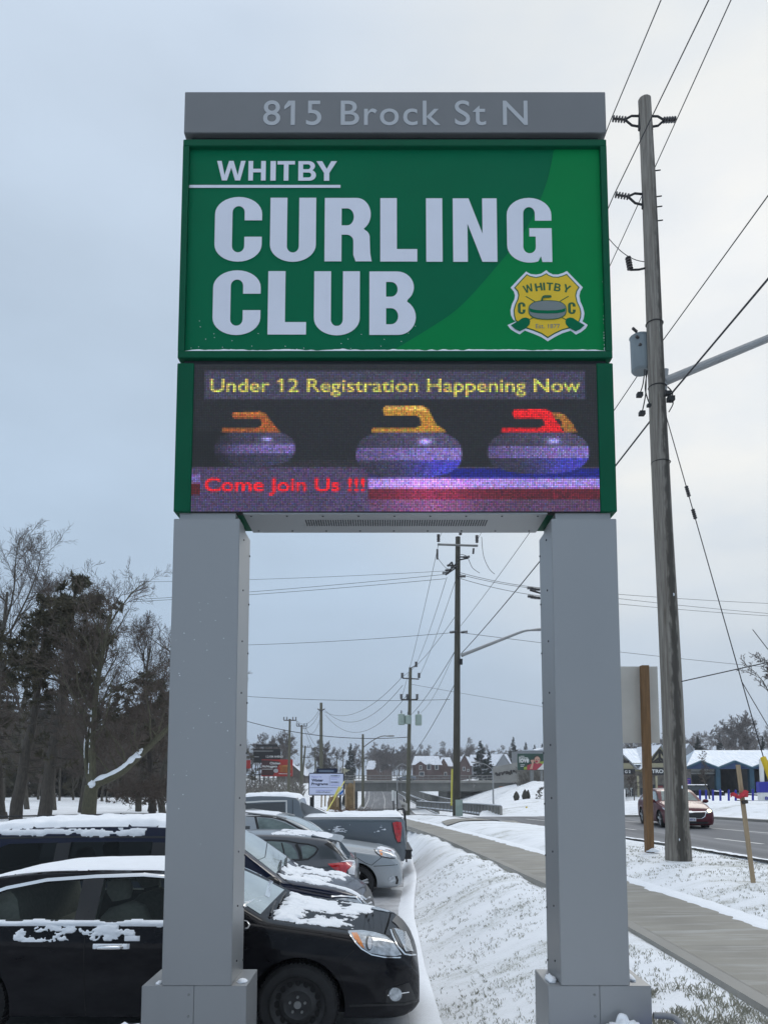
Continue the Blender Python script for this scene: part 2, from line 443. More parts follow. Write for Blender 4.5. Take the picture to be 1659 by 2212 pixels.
# ================================================================== THE SIGN
YS, DEP = 5.10, 0.43
def zS(py): return P(829, py, YS).z
def xS(px, py): return P(px, py, YS).x
XL, XR = -1.490, 1.650
sign = thing('pylon_sign', 'tall roadside sign with green club panel and message screen on two grey metal pillars', 'sign', (.08, 5.3, 0))
def sbox(mb, x0, x1, y0, y1, z0, z1, bev=.006):
    b = bmesh.new()
    o = MB().box(x0, x1, y0, y1, z0, z1)
    vs = [b.verts.new(v) for v in o.v]
    for f in o.f: b.faces.new([vs[i] for i in f])
    bmesh.ops.recalc_face_normals(b, faces=b.faces)
    bmesh.ops.bevel(b, geom=b.edges[:], offset=bev, segments=2, affect='EDGES')
    b.verts.index_update()
    mb.add([tuple(v.co) for v in b.verts], [tuple(v.index for v in f.verts) for f in b.faces]); b.free()
# --- address cap
z_ct, z_cb = zS(198), zS(287)
mb = MB(); sbox(mb, XL+.003, XR+.003, YS, YS+DEP, z_cb, z_ct, .004)
cap = mb.build('address_cap', M['cap_metal'], sign, True, 30)
def Z1(x, y): return ((400+x/1.4813)/1.1254, (180+y/1.4813)/1.1254)       # zoomed reading -> picture point
def XZ1(x, y): p = P(*Z1(x, y), YS); return p.x, p.z
mb = MB()
x0, zt = XZ1(357, 97); x1, zb = XZ1(1307, 184)
text_on(mb, '815 Brock St N', x0, x1, zb, zt, YS-.0015, bold=.004, depth=.0012, spacing=1.10)
mb.prism([XZ1(*p) for p in ((447, 97), (457, 97), (457, 112), (432, 129), (432, 117))], YS-.0027, YS-.0003); cap_text = mb
# neck recess under the cap
z_gt, z_gb = zS(300.5), zS(773)
mb = MB(); mb.box(XL+.05, XR-.05, YS+.045, YS+DEP-.03, z_gt, z_cb)
z_lt, z_lb = zS(784), zS(1105)
mb.build('spacer', M['dark_metal'], sign, True); mb = MB(); mb.box(XL+.04, XR-.04, YS+.04, YS+DEP-.03, z_lt, z_gb)
mb.build('spacer', M['dark_metal'], sign, True)
# --- club name cabinet
fx0, ft = XZ1(87, 258); fx1, fb = XZ1(1590, 994)
fx0, fx1 = XL+.045, XR-.045
fz1, fz0 = XZ1(800, 259)[1], XZ1(800, 996)[1]
mb = MB()
sbox(mb, XL, XR, YS, YS+.07, fz1, z_gt, .004)
sbox(mb, XL, XR, YS, YS+.07, z_gb, fz0, .004)
mb.box(XL, fx0, YS+.001, YS+.07, fz0, fz1); mb.box(fx1, XR, YS+.001, YS+.07, fz0, fz1)
mb.box(XL+.002, XR-.002, YS+.071, YS+DEP, z_gb+.001, z_gt-.001)
cab = mb.build('name_cabinet', M['green_frame'], sign, True, 30)
YF = YS+.035
mb = MB(); mb.box(fx0, fx1, YF, YF+.02, fz0, fz1)
mb.build('face_panel', M['green_face'], cab, False, loc=None).data.transform(Matrix.Translation(-Vector(sign['_loc'])))
def cabpart(mb, name, m, par=None, **k):
    o = mb.build(name, m, None, **k); o.data.transform(Matrix.Translation(-Vector(sign['_loc']))); o.parent = par or cab
    return o
def XZF(x, y): p = P(*Z1(x, y), YF); return p.x, p.z
cur = [XZF(*p) for p in ((1405, 252), (1372, 400), (1300, 560), (1190, 700), (1062, 840), (940, 925), (815, 1000))]
cur = [(p.x, p.y) for p in catmull([(c[0], c[1], 0) for c in cur], 8)]
cur = [(min(max(c[0], fx0), fx1), min(max(c[1], fz0), fz1)) for c in cur]
mb = MB(); mb.prism(cur+[(fx1-.001, fz0+.001), (fx1-.001, fz1-.001)], YF-.003, YF-.0005)
cabpart(mb, 'light_green_panel', M['green_light'])
cabpart(cap_text, 'lettering', M['cap_letter'], cap)
# letters of the club name: drawn as heavy condensed capitals in a unit box (width given, height 1)
def arc(cx, cy, rx, ry, a0, a1, n=10):
    return [(cx+rx*cos(radians(a0+(a1-a0)*i/n)), cy+ry*sin(radians(a0+(a1-a0)*i/n))) for i in range(n+1)]
def glyph(ch):
    s = .37
    if ch == 'C':
        o = arc(.5, .74, .5, .27, 0, 180, 16)+arc(.5, .26, .5, .27, 180, 360, 16)+[(1, .38), (1-s, .38)]
        o += arc(.5, .235, .13, .10, 0, -180, 10)[0:]+arc(.5, .765, .13, .10, 180, 0, 10)+[(1-s, .64), (1, .64)]
        return [o]
    if ch == 'G':
        o = arc(.5, .74, .5, .27, 0, 180, 16)+arc(.5, .26, .5, .27, 180, 292, 12)+[(.75, .09), (.78, .0), (1, 0), (1, .53), (.5, .53), (.5, .40), (.64, .40)]
        o += arc(.5, .235, .14, .10, 0, -180, 10)+arc(.5, .765, .13, .10, 180, 0, 10)+[(1-s, .65), (1, .65)]
        return [o]
    if ch == 'U':
        return [[(0, 1), (0, .28)]+arc(.5, .26, .5, .27, 180, 360, 18)+[(1, 1), (1-s, 1)]+arc(.5, .235, .13, .10, 0, -180, 10)+[(s, 1)]]
    if ch == 'L': return [[(0, 0), (1, 0), (1, .195), (.45, .195), (.45, 1), (0, 1)]]
    if ch == 'I': return [[(0, 0), (1, 0), (1, 1), (0, 1)]]
    if ch == 'N': return [[(0, 0), (.33, 0), (.33, .60), (.66, 0), (1, 0), (1, 1), (.67, 1), (.67, .44), (.36, 1), (0, 1)]]
    if ch == 'R':
        o = [(0, 0), (.36, 0), (.36, .42), (.46, .42)]+arc(.46, .32, .15, .10, 90, 0, 6)+[(.61, .10), (.66, 0), (1, 0), (.99, .04), (.97, .12), (.96, .32)]
        o += arc(.80, .37, .16, .13, -10, 70, 5)+arc(.68, .74, .30, .26, -60, 90, 14)+[(0, 1)]
        return [o, [(.36, .565), (.36, .835)]+arc(.48, .70, .14, .135, 90, -90, 10)]
    if ch == 'B':
        o = [(0, 0), (.62, 0)]+arc(.62, .28, .38, .28, -90, 60, 12)+arc(.60, .75, .36, .25, -50, 90, 12)+[(0, 1)]
        return [o, [(.36, .165), (.36, .42)]+arc(.47, .293, .15, .127, 90, -90, 10), [(.36, .60), (.36, .835)]+arc(.47, .717, .14, .117, 90, -90, 10)]
def glyph2(ch):
    s = .27
    if ch == 'W': return [[(0, 1), (.18, 0), (.36, 0), (.5, .66), (.64, 0), (.82, 0), (1, 1), (.84, 1), (.73, .27), (.58, 1), (.42, 1), (.27, .27), (.16, 1)]]
    if ch == 'H': return [[(0, 0), (s, 0), (s, .42), (1-s, .42), (1-s, 0), (1, 0), (1, 1), (1-s, 1), (1-s, .60), (s, .60), (s, 1), (0, 1)]]
    if ch == 'I': return [[(0, 0), (1, 0), (1, 1), (0, 1)]]
    if ch == 'T': return [[(.365, 0), (.635, 0), (.635, .83), (1, .83), (1, 1), (0, 1), (0, .83), (.365, .83)]]
    if ch == 'Y': return [[(.37, 0), (.63, 0), (.63, .40), (1, 1), (.72, 1), (.5, .60), (.28, 1), (0, 1), (.37, .40)]]
    if ch == 'B':
        o = [(0, 0), (.62, 0)]+arc(.62, .28, .38, .28, -90, 60, 10)+arc(.58, .75, .36, .25, -50, 90, 10)+[(0, 1)]
        return [o, [(s, .16), (s, .42)]+arc(.58, .29, .15, .13, 90, -90, 8), [(s, .585), (s, .84)]+arc(.55, .7125, .13, .1275, 90, -90, 8)]
def word(mb, txt, spans, y0, y1, y, slope=0):
    for ch, (a, b) in zip(txt, spans):
        xa, zt_ = XZF(a, y0+slope*(a-185)); xb, zb_ = XZF(b, y1+slope*(a-185))
        g = outline_geo(glyph(ch), .001)
        v, f = g
        mb.add([(xa+(p[0])*(xb-xa), y-p[2], zb_+p[1]*(zt_-zb_)) for p in v], f)
mb = MB()
word(mb, 'CURLING', [(185, 350), (383, 545), (578, 746), (777, 910), (941, 1001), (1037, 1198), (1230, 1395)], 447, 675, YF-.005, .0033)
word(mb, 'CLUB', [(178, 345), (375, 510), (540, 703), (738, 905)], 711, 939, YF-.005, .0033)
x0, zt = XZF(191, 315); x1, zb = XZF(621, 385)
for ch, (a, b) in zip('WHITBY', ((191, 292), (304, 365), (383, 401), (408, 470), (483, 546), (548, 621))):
    xa = XZF(a, 315)[0]; xb = XZF(b, 385)[0]
    v, f = outline_geo(glyph2(ch), .001); mb.add([(lerp(xa, xb, p[0]), YF-.005-p[2], lerp(zb, zt, p[1])-.003*(a-191)/430) for p in v], f)
x0, zt = XZF(88, 400); x1, zb = XZF(634, 413)
mb.box(fx0, x1, YF-.006, YF-.004, (zt+zb)/2-.011, (zt+zb)/2+.011)
cabpart(mb, 'lettering', M['vinyl_white'])
# crest
def XZB(x, y): p = P((1220+x/7.541)/1.1254, (650+y/7.541)/1.1254, YF); return p.x, p.z
def shape(pts, closed=True): return [XZB(*p) for p in pts]
def dense(pts, idx_smooth, n=6):
    return pts
outer = [(810,60),(850,100),(930,138),(1020,140),(1110,112),(1185,75),(1475,375),(1430,450),(1412,530),(1430,630),(1478,740),(1505,850),(1490,950),(1468,998),(1565,1062),(1530,1125),(1440,1195),(1352,1240),(1255,1165),(1100,1215),(960,1285),(835,1362),(720,1285),(570,1222),(415,1165),(320,1235),(240,1195),(155,1140),(98,1065),(250,1000),(200,960),(160,880),(152,790),(180,680),(225,590),(235,520),(215,450),(155,380),(300,225),(438,85),(520,130),(620,142),(710,125)]
def inset(pts, d):
    """move a closed outline inwards by d"""
    n = len(pts); A = sum(pts[i][0]*pts[(i+1) % n][1]-pts[(i+1) % n][0]*pts[i][1] for i in range(n)); sgn = 1 if A > 0 else -1
    out = []
    for i in range(n):
        p, q, r = Vector(pts[i-1]), Vector(pts[i]), Vector(pts[(i+1) % n])
        e1 = (q-p).normalized(); e2 = (r-q).normalized()
        n1 = Vector((-e1.y, e1.x))*sgn; n2 = Vector((-e2.y, e2.x))*sgn
        b = n1+n2; b = b/max(.35, b.length_squared/2)
        out.append(tuple(q+b*d))
    return out
body = [(810,118),(850,150),(930,182),(1020,185),(1110,160),(1180,130),(1415,378),(1370,450),(1352,530),(1375,640),(1430,760),(1448,850),(1440,930),(1410,1010),(1230,1130),(1100,1165),(960,1230),(835,1308),(715,1230),(570,1170),(440,1130),(240,990),(215,900),(208,790),(235,690),(280,590),(293,520),(275,450),(218,385),(330,260),(448,135),(520,170),(620,190),(710,170)]
mb = MB(); zz0 = YF-.004
mb.prism(shape(outer), YF-.0055, YF-.0035, mi=0)
mb.prism(shape(body), YF-.0072, YF-.0056, mi=2)
mb.prism(shape(inset(body, 20)), YF-.0090, YF-.0073, mi=1)
def bar(p, q, w, y0, y1, mi):
    p, q = Vector(XZB(*p)), Vector(XZB(*q)); d = (q-p).normalized(); nn = Vector((-d.y, d.x))*(w/2)
    mb.prism([tuple(p+nn), tuple(p-nn), tuple(q-nn), tuple(q+nn)], y0, y1, mi=mi)
bar((430,545), (1180,985), .006, YF-.0105, YF-.0091, 2); bar((1210,545), (480,985), .006, YF-.0105, YF-.0091, 2)
for sgn in (1, -1):
    br = [(490,955),(512,1010),(500,1060),(455,1110),(430,1130),(320,1185),(230,1140),(160,1075),(290,1000),(370,945),(430,935)]
    br = [(p[0] if sgn == 1 else 1665-p[0], p[1]) for p in br]
    mb.prism(shape(br), YF-.0115, YF-.0092, mi=3)
el = lambda rx, ry, cy=800, n=36, e=2.6: [(825+rx*abs(cos(2*pi*i/n))**(2/e)*(1 if cos(2*pi*i/n) >= 0 else -1), cy+ry*abs(sin(2*pi*i/n))**(2/e)*(1 if sin(2*pi*i/n) >= 0 else -1)) for i in range(n)]
mb.prism(shape(el(350, 178)), YF-.0125, YF-.0117, mi=2)
mb.prism(shape(el(336, 164)), YF-.0135, YF-.0126, mi=4)
bd = [(494,770),(560,792),(650,806),(825,812),(1000,806),(1090,792),(1150,768),(1148,828),(1090,848),(1000,862),(825,868),(650,862),(560,850),(505,832)]
mb.prism(shape(bd), YF-.0145, YF-.0136, mi=3)
mb.prism(shape([(705,630),(715,585),(735,548),(770,532),(880,532),(900,550),(895,572),(870,578),(780,580),(750,590),(740,630)]), YF-.0145, YF-.0136, mi=2)
for i, (ch, a) in enumerate(zip('WHITBY', (-18, -9.5, -3.5, 3.5, 10.5, 19))):
    g = outline_geo(glyph2(ch), .0006)
    cx_, cy_ = (475, 665, 765, 868, 1010, 1180)[i], (400, 375, 366, 366, 382, 405)[i]
    w_, h_ = (175, 130, 36, 120, 118, 135)[i], 140
    xs = [p[0] for p in g[0]]; ys = [p[1] for p in g[0]]
    c = Vector(XZB(cx_, cy_)); kx = (XZB(w_, 0)[0]-XZB(0, 0)[0])/(max(xs)-min(xs)); kz = (XZB(0, 0)[1]-XZB(0, h_)[1])/(max(ys)-min(ys))
    out = []
    for p in g[0]:
        u, v = (p[0]-(min(xs)+max(xs))/2)*kx, (p[1]-(min(ys)+max(ys))/2)*kz
        t = radians(-a); out.append((c.x+u*cos(t)-v*sin(t), YF-.0098-p[2], c.y+u*sin(t)+v*cos(t)))
    mb.add(out, g[1], 2)
for cx_ in (355, 1272):
    v, f = outline_geo(glyph('C'), .0006)
    a, b = XZB(cx_-68, 868), XZB(cx_+66, 658)
    mb.add([(lerp(a[0], b[0], p[0]), YF-.0098-p[2], lerp(a[1], b[1], p[1])) for p in v], f, 2)
x0, zt = XZB(612, 1052); x1, zb = XZB(1055, 1130)
text_on(mb, 'Est. 1877', x0, x1, zb, zt, YF-.0098, bold=.004, depth=.0005, mi=4)
cabpart(mb, 'crest', [M['vinyl_white'], M['vinyl_yellow'], M['vinyl_green'], M['green_face'], M['vinyl_grey']])
# snow left on the bottom ledge and up the right edge
def ledge_snow(name, x0, x1, y, z, seed, par, n=160, h=.022, dep=.03):
    mb = MB(); vs = []; fs = []
    for i in range(n+1):
        x = lerp(x0, x1, i/n); k = noise.noise(Vector((x*5.0, seed, 0)))*.6+noise.noise(Vector((x*22.0, seed, 3)))*.5
        hh = max(.002, h*(.55+k)); e = min(1, i/4, (n-i)/4)
        hh *= e
        vs += [(x, y, z), (x, y, z+hh*.7), (x, y+dep*.5, z+hh), (x, y+dep, z+hh*.9), (x, y+dep, z)]
    for i in range(n):
        for j in range(4): a = i*5+j; fs.append((a, a+1, a+6, a+5))
    mb.add(vs, fs)
    return mb
mb = ledge_snow('snow', fx0, fx1, YS+.004, fz0+.001, 3, cab, dep=.03)
cabpart(mb, 'ledge_snow', M['snow'], smooth_=180)
mb = MB()
for i in range(26):
    z = lerp(fz0, fz0+.55, (i/25)**1.7); r = .006*(1-i/30)+.001*random.random()
    mb.blob((fx1-.004, YF-.004+random.random()*.01, z), (r*.7, r, r*1.6), 6, .3, i)
for i in range(60):
    mb.blob((lerp(fx0+.03, fx1-.03, random.random()), YF-.001, lerp(fz0+.01, fz0+.28, random.random()**2.5)), (.003, .002, .003), 6, .3, i)
cabpart(mb, 'clinging_snow', M['snow_thin'])
# --- message screen cabinet
def Z2(x, y): return ((400+x/1.4813)/1.1254, (850+y/1.4813)/1.1254)
def XZ2(x, y, Y=None): p = P(*Z2(x, y), Y or YS); return p.x, p.z
sx0, sx1 = XZ2(101, 300)[0], XZ2(1562, 300)[0]
sz1, sz0 = z_lt-.012, z_lb+.004
mb = MB()
sbox(mb, XL, sx0, YS, YS+.08, z_lb, z_lt, .004); sbox(mb, sx1, XR, YS, YS+.08, z_lb, z_lt, .004)
mb.box(XL+.002, XR-.002, YS+.081, YS+DEP, z_lb+.002, z_lt-.001)
scab = mb.build('screen_cabinet', M['green_frame'], sign, True, 30)
mb = MB(); mb.box(sx0, sx1, YS+.012, YS+.08, z_lb+.001, z_lt-.001)
cabpart(mb, 'screen_backing', M['plastic_black'], scab)
# picture shown by the diodes
NX, NY, SS = 236, 86, 3
def zoom_u(x): return (x-101)/(1562-101)
def zoom_v(y): return (y-47)/(580-47)
W_, H_ = NX*SS, NY*SS
yy, xx = np.mgrid[0:H_, 0:W_]; U = (xx+.5)/W_; V = (yy+.5)/H_
X = 101+U*(1562-101); Y = 47+V*(580-47)
rng = np.random.default_rng(5)
img = np.zeros((H_, W_, 3)); img[:] = (.080, .080, .098)
def rect(x0, y0, x1, y1): return (X >= x0)&(X <= x1)&(Y >= y0)&(Y <= y1)
def put(mask, c, a=1.0): img[mask] = img[mask]*(1-a)+np.array(c)*a
put(rect(140, 68, 1520, 172), (.235, .225, .315))
put(Y > 420, (.275, .225, .365))
put((Y > 395)&(Y <= 420)&(X < 700), (.13, .12, .15))
put((Y > 425)&(Y < 460)&(X > 1030), (.06, .08, .46))
put((Y > 430)&(Y < 462)&(X > 735)&(X <= 1030), (.14, .12, .34))
put((Y >= 460)&(Y < 498)&(X > 735), (.62, .52, .85))
put((Y >= 498)&(Y < 536)&(X > 735), (.34, .06, .13))
put((Y >= 536)&(X > 735), (.32, .22, .35))
put(rect(97, 446, 132, 478), (.42, .36, .62)); put(rect(97, 478, 132, 520), (.28, .03, .05))
pink = np.exp(-((X-960)/160)**2)*(Y > 460)*.25
img += pink[..., None]*np.array((.9, .4, .7))
def stone(cx, cy, rx, ry, lit, blue=0.0):
    e = np.abs((X-cx)/rx)**2.6+np.abs((Y-cy)/ry)**2.6 < 1
    t = (Y-cy)/ry
    shade = lit*(.65+.35*np.clip((X-cx+rx)/(rx*1.4), 0, 1))
    band = e&(t > -.25)&(t < .28)
    for c in range(3):
        top = (.30, .275, .40)[c]; mid = (.50, .43, .72)[c]; bot = (.25, .235, .36)[c]
        img[..., c] = np.where(e, top*shade, img[..., c])
        img[..., c] = np.where(band, mid*shade, img[..., c])
        img[..., c] = np.where(e&(t >= .28), (bot+blue*(.0, .0, .35)[c]*np.clip((X-cx)/rx+.4, 0, 1))*shade, img[..., c])
    mott = 1+.16*np.sin(X*.31+np.sin(Y*.22)*3)*np.sin(Y*.37+np.sin(X*.17)*2.5)
    img[:] = np.where(e[..., None], img*mott[..., None], img)
    g = np.exp(-(((X-cx-rx*.3)/(rx*.12))**2+((Y-cy+ry*.5)/(ry*.12))**2))*lit
    img[:] += (g*e)[..., None]*np.array((.55, .5, .8))
def poly(pts, c):
    inside = np.zeros(X.shape, bool); n = len(pts); j = n-1
    for i in range(n):
        xi, yi = pts[i]; xj, yj = pts[j]
        cond = ((yi > Y) != (yj > Y))&(X < (xj-xi)*(Y-yi)/((yj-yi) or 1e-9)+xi)
        inside ^= cond; j = i
    put(inside, c)
def handle(x0, x1, y0, y1, bx0, bx1, yb, c, c2):
    h = y1-y0
    poly([(x0+6, y0+4), (x0, y0+h*.45), (x0+8, y1), (x1-h*1.4, y1), (x1-h*1.0, y1+6), (x1-h*.9, yb-24), (x1-h*1.5, yb-14), (bx0, yb-13), (bx0-4, yb), (bx1, yb), (bx1-10, yb-9), (x1+22, yb-26), (x1+6, y0+h*1.1), (x1-8, y0+h*.3), (x1-30, y0)], c)
    poly([(x0+10, y0+h*.1), (x0+12, y0+h*.45), (x1-30, y0+h*.5), (x1-10, y0+h*.7), (x1-18, y0+h*.3), (x1-34, y0+h*.1)], c2)
stone(325, 352, 145, 66, .85); stone(880, 372, 190, 88, 1.0, 1.0); stone(1345, 365, 182, 80, .95, 1.0)
handle(240, 372, 217, 243, 208, 420, 292, (.62, .33, .12), (.70, .42, .18))
handle(1330, 1452, 222, 245, 1440, 1490, 292, (.60, .38, .14), (.68, .46, .2))
handle(785, 958, 195, 233, 748, 1016, 292, (.70, .50, .16), (.85, .68, .32))
handle(1253, 1402, 207, 243, 1216, 1440, 292, (.86, .02, .07), (.95, .06, .10))
dark_fade = np.clip((X-120)/130, .45, 1.0); img *= np.where((Y > 290)&(Y < 420)&(X < 300), dark_fade, 1)[..., None]
def raster_text(s, x0, x1, yt, yb, c, bold):
    v, f = text_geo(s, bold); h = text_geo('H', bold)[0]
    a, b = min(p[0] for p in v), max(p[0] for p in v); hz0, hz1 = min(p[1] for p in h), max(p[1] for p in h)
    pts = [(x0+(p[0]-a)/(b-a)*(x1-x0), yb-(p[1]-hz0)/(hz1-hz0)*(yb-yt)) for p in v]
    px = [((p[0]-101)/(1562-101)*W_, (p[1]-47)/(580-47)*H_) for p in pts]
    for fc in f:
        for k in range(1, len(fc)-1):
            A, B, C = px[fc[0]], px[fc[k]], px[fc[k+1]]
            xa, xb = int(max(0, min(A[0], B[0], C[0]))), int(min(W_-1, max(A[0], B[0], C[0])+1))
            ya, yb_ = int(max(0, min(A[1], B[1], C[1]))), int(min(H_-1, max(A[1], B[1], C[1])+1))
            if xb < xa or yb_ < ya: continue
            gy, gx = np.mgrid[ya:yb_+1, xa:xb+1]; gx = gx+.5; gy = gy+.5
            d = lambda p, q: (gx-p[0])*(q[1]-p[1])-(gy-p[1])*(q[0]-p[0])
            d1, d2, d3 = d(A, B), d(B, C), d(C, A)
            ins = ((d1 >= 0)&(d2 >= 0)&(d3 >= 0))|((d1 <= 0)&(d2 <= 0)&(d3 <= 0))
            sub = img[ya:yb_+1, xa:xb+1]; sub[ins] = c
raster_text('Under 12 Registration Happening Now', 160, 1503, 97, 146, (.82, .78, .34), .012)
poly([(402, 112), (402, 106), (414, 97), (420, 97), (420, 106)], (.82, .78, .34))
raster_text('Come Join Us !!!', 148, 722, 460, 508, (.98, .06, .12), .022)
small = img.reshape(NY, SS, NX, SS, 3).mean((1, 3))
grain = rng.normal(0, 1, (NY, NX, 3))*.022+rng.normal(0, 1, (NY, NX, 1))*.022
lum = small.mean(2, keepdims=True)
small = np.clip(small*(1+grain*3.2)+grain*.35, .012, 1)
lin = np.where(small < .04045, small/12.92, ((small+.055)/1.055)**2.4)
led = MB(); cols = []
dx, dz = (sx1-sx0)/NX, (sz1-sz0)/NY
for j in range(NY):
    for i in range(NX):
        xa, zb = sx0+dx*(i+.09), sz1-dz*(j+.91)
        led.add([(xa, YS+.010, zb), (xa+dx*.82, YS+.010, zb), (xa+dx*.82, YS+.010, zb+dz*.82), (xa, YS+.010, zb+dz*.82)], [(0, 1, 2, 3)])
m = bpy.data.materials.new('message_diodes'); m.use_nodes = True
b = m.node_tree.nodes['Principled BSDF']; b.inputs['Base Color'].default_value = (.02, .02, .02, 1); b.inputs['Roughness'].default_value = .5
at = m.node_tree.nodes.new('ShaderNodeAttribute'); at.attribute_name = 'Picture'
m.node_tree.links.new(at.outputs['Color'], b.inputs['Emission Color']); b.inputs['Emission Strength'].default_value = 1.25
o = cabpart(led, 'message_screen', m, scab, recalc=False)
ca = o.data.color_attributes.new('Picture', 'FLOAT_COLOR', 'CORNER')
fl = np.ones((NY*NX, 4, 4), np.float32); fl[:, :, :3] = lin.reshape(-1, 1, 3); ca.data.foreach_set('color', fl.ravel())
# --- underside with the ventilation grille
mb = MB(); mb.box(-1.0, 1.16, YS+.02, YS+DEP-.005, z_lb-.012, z_lb-.0005)
sof = mb.build('soffit_panel', M['grey_metal'], sign, True)
mb = MB()
gx0, gx1 = P(660, 1125, YS+.2).x, P(1052, 1125, YS+.2).x
for r in range(4):
    for i in range(74):
        x = lerp(gx0, gx1, (i+.5)/74); y = YS+.14+r*.034
        mb.box(x-.0045, x+.0045, y, y+.026, z_lb-.0145, z_lb-.0122)
cabpart(mb, 'grille', M['dark_metal'], sof)
mb = MB()
for x in np.linspace(-.95, 1.1, 9):
    for y in (YS+.06, YS+DEP-.05): mb.cyl((x, y, z_lb-.016), (x, y, z_lb-.012), .007, 8)
cabpart(mb, 'screws', M['dark_metal'], sof)
# --- pillars and bases
zP1, zP0 = zS(1120), .298
def pillar(x0, x1, inner):
    mb = MB(); sbox(mb, x0, x1, YS+.004, YS+.16, zP0, zP1, .004)
    mb.box(x0+.003, x1-.003, YS+.161, YS+DEP, zP0, zP1-.02)
    mb.box(x0+.035, x1-.035, YS+.03, YS+DEP-.02, zP1, z_lb-.0005)
    o = mb.build('pillar', M['grey_metal'], sign, True, 30)
    mb = MB(); xi = x1 if inner > 0 else x0
    for k in range(9):
        z = lerp(zP0+.12, zP1-.1, k/8)
        mb.cyl((xi-.004*inner, YS+.175, z), (xi+.003*inner, YS+.175, z), .007, 8)
        mb.cyl((xi-.004*inner, YS+DEP-.02, z-.05), (xi+.003*inner, YS+DEP-.02, z-.05), .007, 8)
    cabpart(mb, 'rivets', M['dark_metal'], o)
    return o
pl = pillar(XL+.003, -1.020, 1); pr = pillar(1.183, XR-.006, -1)
def base(x0, x1, zlow):
    mb = MB(); xm = (x0+x1)/2
    sbox(mb, x0, xm-.001, YS, YS+DEP, zlow, zP0-.001, .003); sbox(mb, xm+.001, x1, YS, YS+DEP, zlow, zP0-.001, .003)
    o = mb.build('pillar_base', M['grey_metal'], sign, True, 30)
    mb = MB()
    for z in (.10, .24): mb.cyl((xm-.035, YS-.003, z), (xm-.035, YS+.01, z), .009, 10)
    cabpart(mb, 'rivets', M['steel_dull'], o)
    return o
b1 = base(-1.617, -.918, -.6); b2 = base(1.094, 1.784, -.35)
mb = MB()
mb.blob((-.965, YS+.10, .298), (.035, .05, .02), 12, .3, 1, flat=True); mb.blob((-1.52, YS+.06, .298), (.02, .04, .015), 12, .3, 2, flat=True)
cabpart(mb, 'base_snow', M['snow'], b1, smooth_=180)
mb = MB()
mb.blob((1.145, YS+.15, .298), (.035, .10, .028), 14, .25, 4, flat=True); mb.blob((1.70, YS+.2, .298), (.03, .12, .022), 12, .3, 5, flat=True)
cabpart(mb, 'base_snow', M['snow'], b2, smooth_=180)
# flakes stuck to the left pillar
mb = MB()
for i in range(34):
    mb.blob((lerp(-1.45, -1.06, random.random()), YS+.003, lerp(1.2, 3.0, random.random())), (.0035*random.random()+.001, .0015, .003*random.random()+.001), 6, .4, i)
cabpart(mb, 'clinging_snow', M['snow_thin'], pl)
# ================================================================== THE GROUND
RY = [-30, 0, 15, 21, 26, 32, 40, 60, 100, 140, 180, 240, 320, 480]
RX = [17.5, 15.6, 13.7, 13.0, 12.0, 10.6, 8.3, 4.6, 1.6, .3, 0, 0, -2, -8]
RZ = [.05, .03, -.05, -.13, -.2, -.29, -.5, -1.7, -4.1, -5.9, -6.3, -5.4, -3.8, -2]
_rp = catmull([(RX[i], RY[i], RZ[i]) for i in range(len(RY))], 10)
_rpy = [p.y for p in _rp]; _rpx = [p.x for p in _rp]; _rpz = [p.z for p in _rp]
def road_c(y): return interp(y, _rpy, _rpx), interp(y, _rpy, _rpz)
ROADW = 6.0
def lot_z(y): return interp(y, [5.6, 6.3, 9.3, 40], [-.455, -.455, -.69, -.72])
SWL = [(2.72, -6), (2.72, 5.2), (2.72, 6.3), (2.70, 8.1), (2.52, 11.3), (2.2, 15), (1.62, 20.8), (.9, 27), (0.1, 34), (-1.0, 45)]
SWR = [(4.3, -6), (4.28, 5.2), (4.22, 6.5), (4.16, 8.0), (4.08, 9.6), (3.84, 11.7), (3.5, 15.6), (2.9, 20), (2.35, 24), (1.75, 29), (1.2, 34), (.5, 45)]
def sw_edges(y): return (interp(y, [p[1] for p in SWL], [p[0] for p in SWL]), interp(y, [p[1] for p in SWR], [p[0] for p in SWR]))
def sw_z(y): return interp(y, [-6, 5, 8, 11, 21, 27, 34, 45], [.09, .08, .06, .05, -.02, -.12, -.30, -.62])
MOUND = (-3.1, 27.5, 3.5, 1.15)
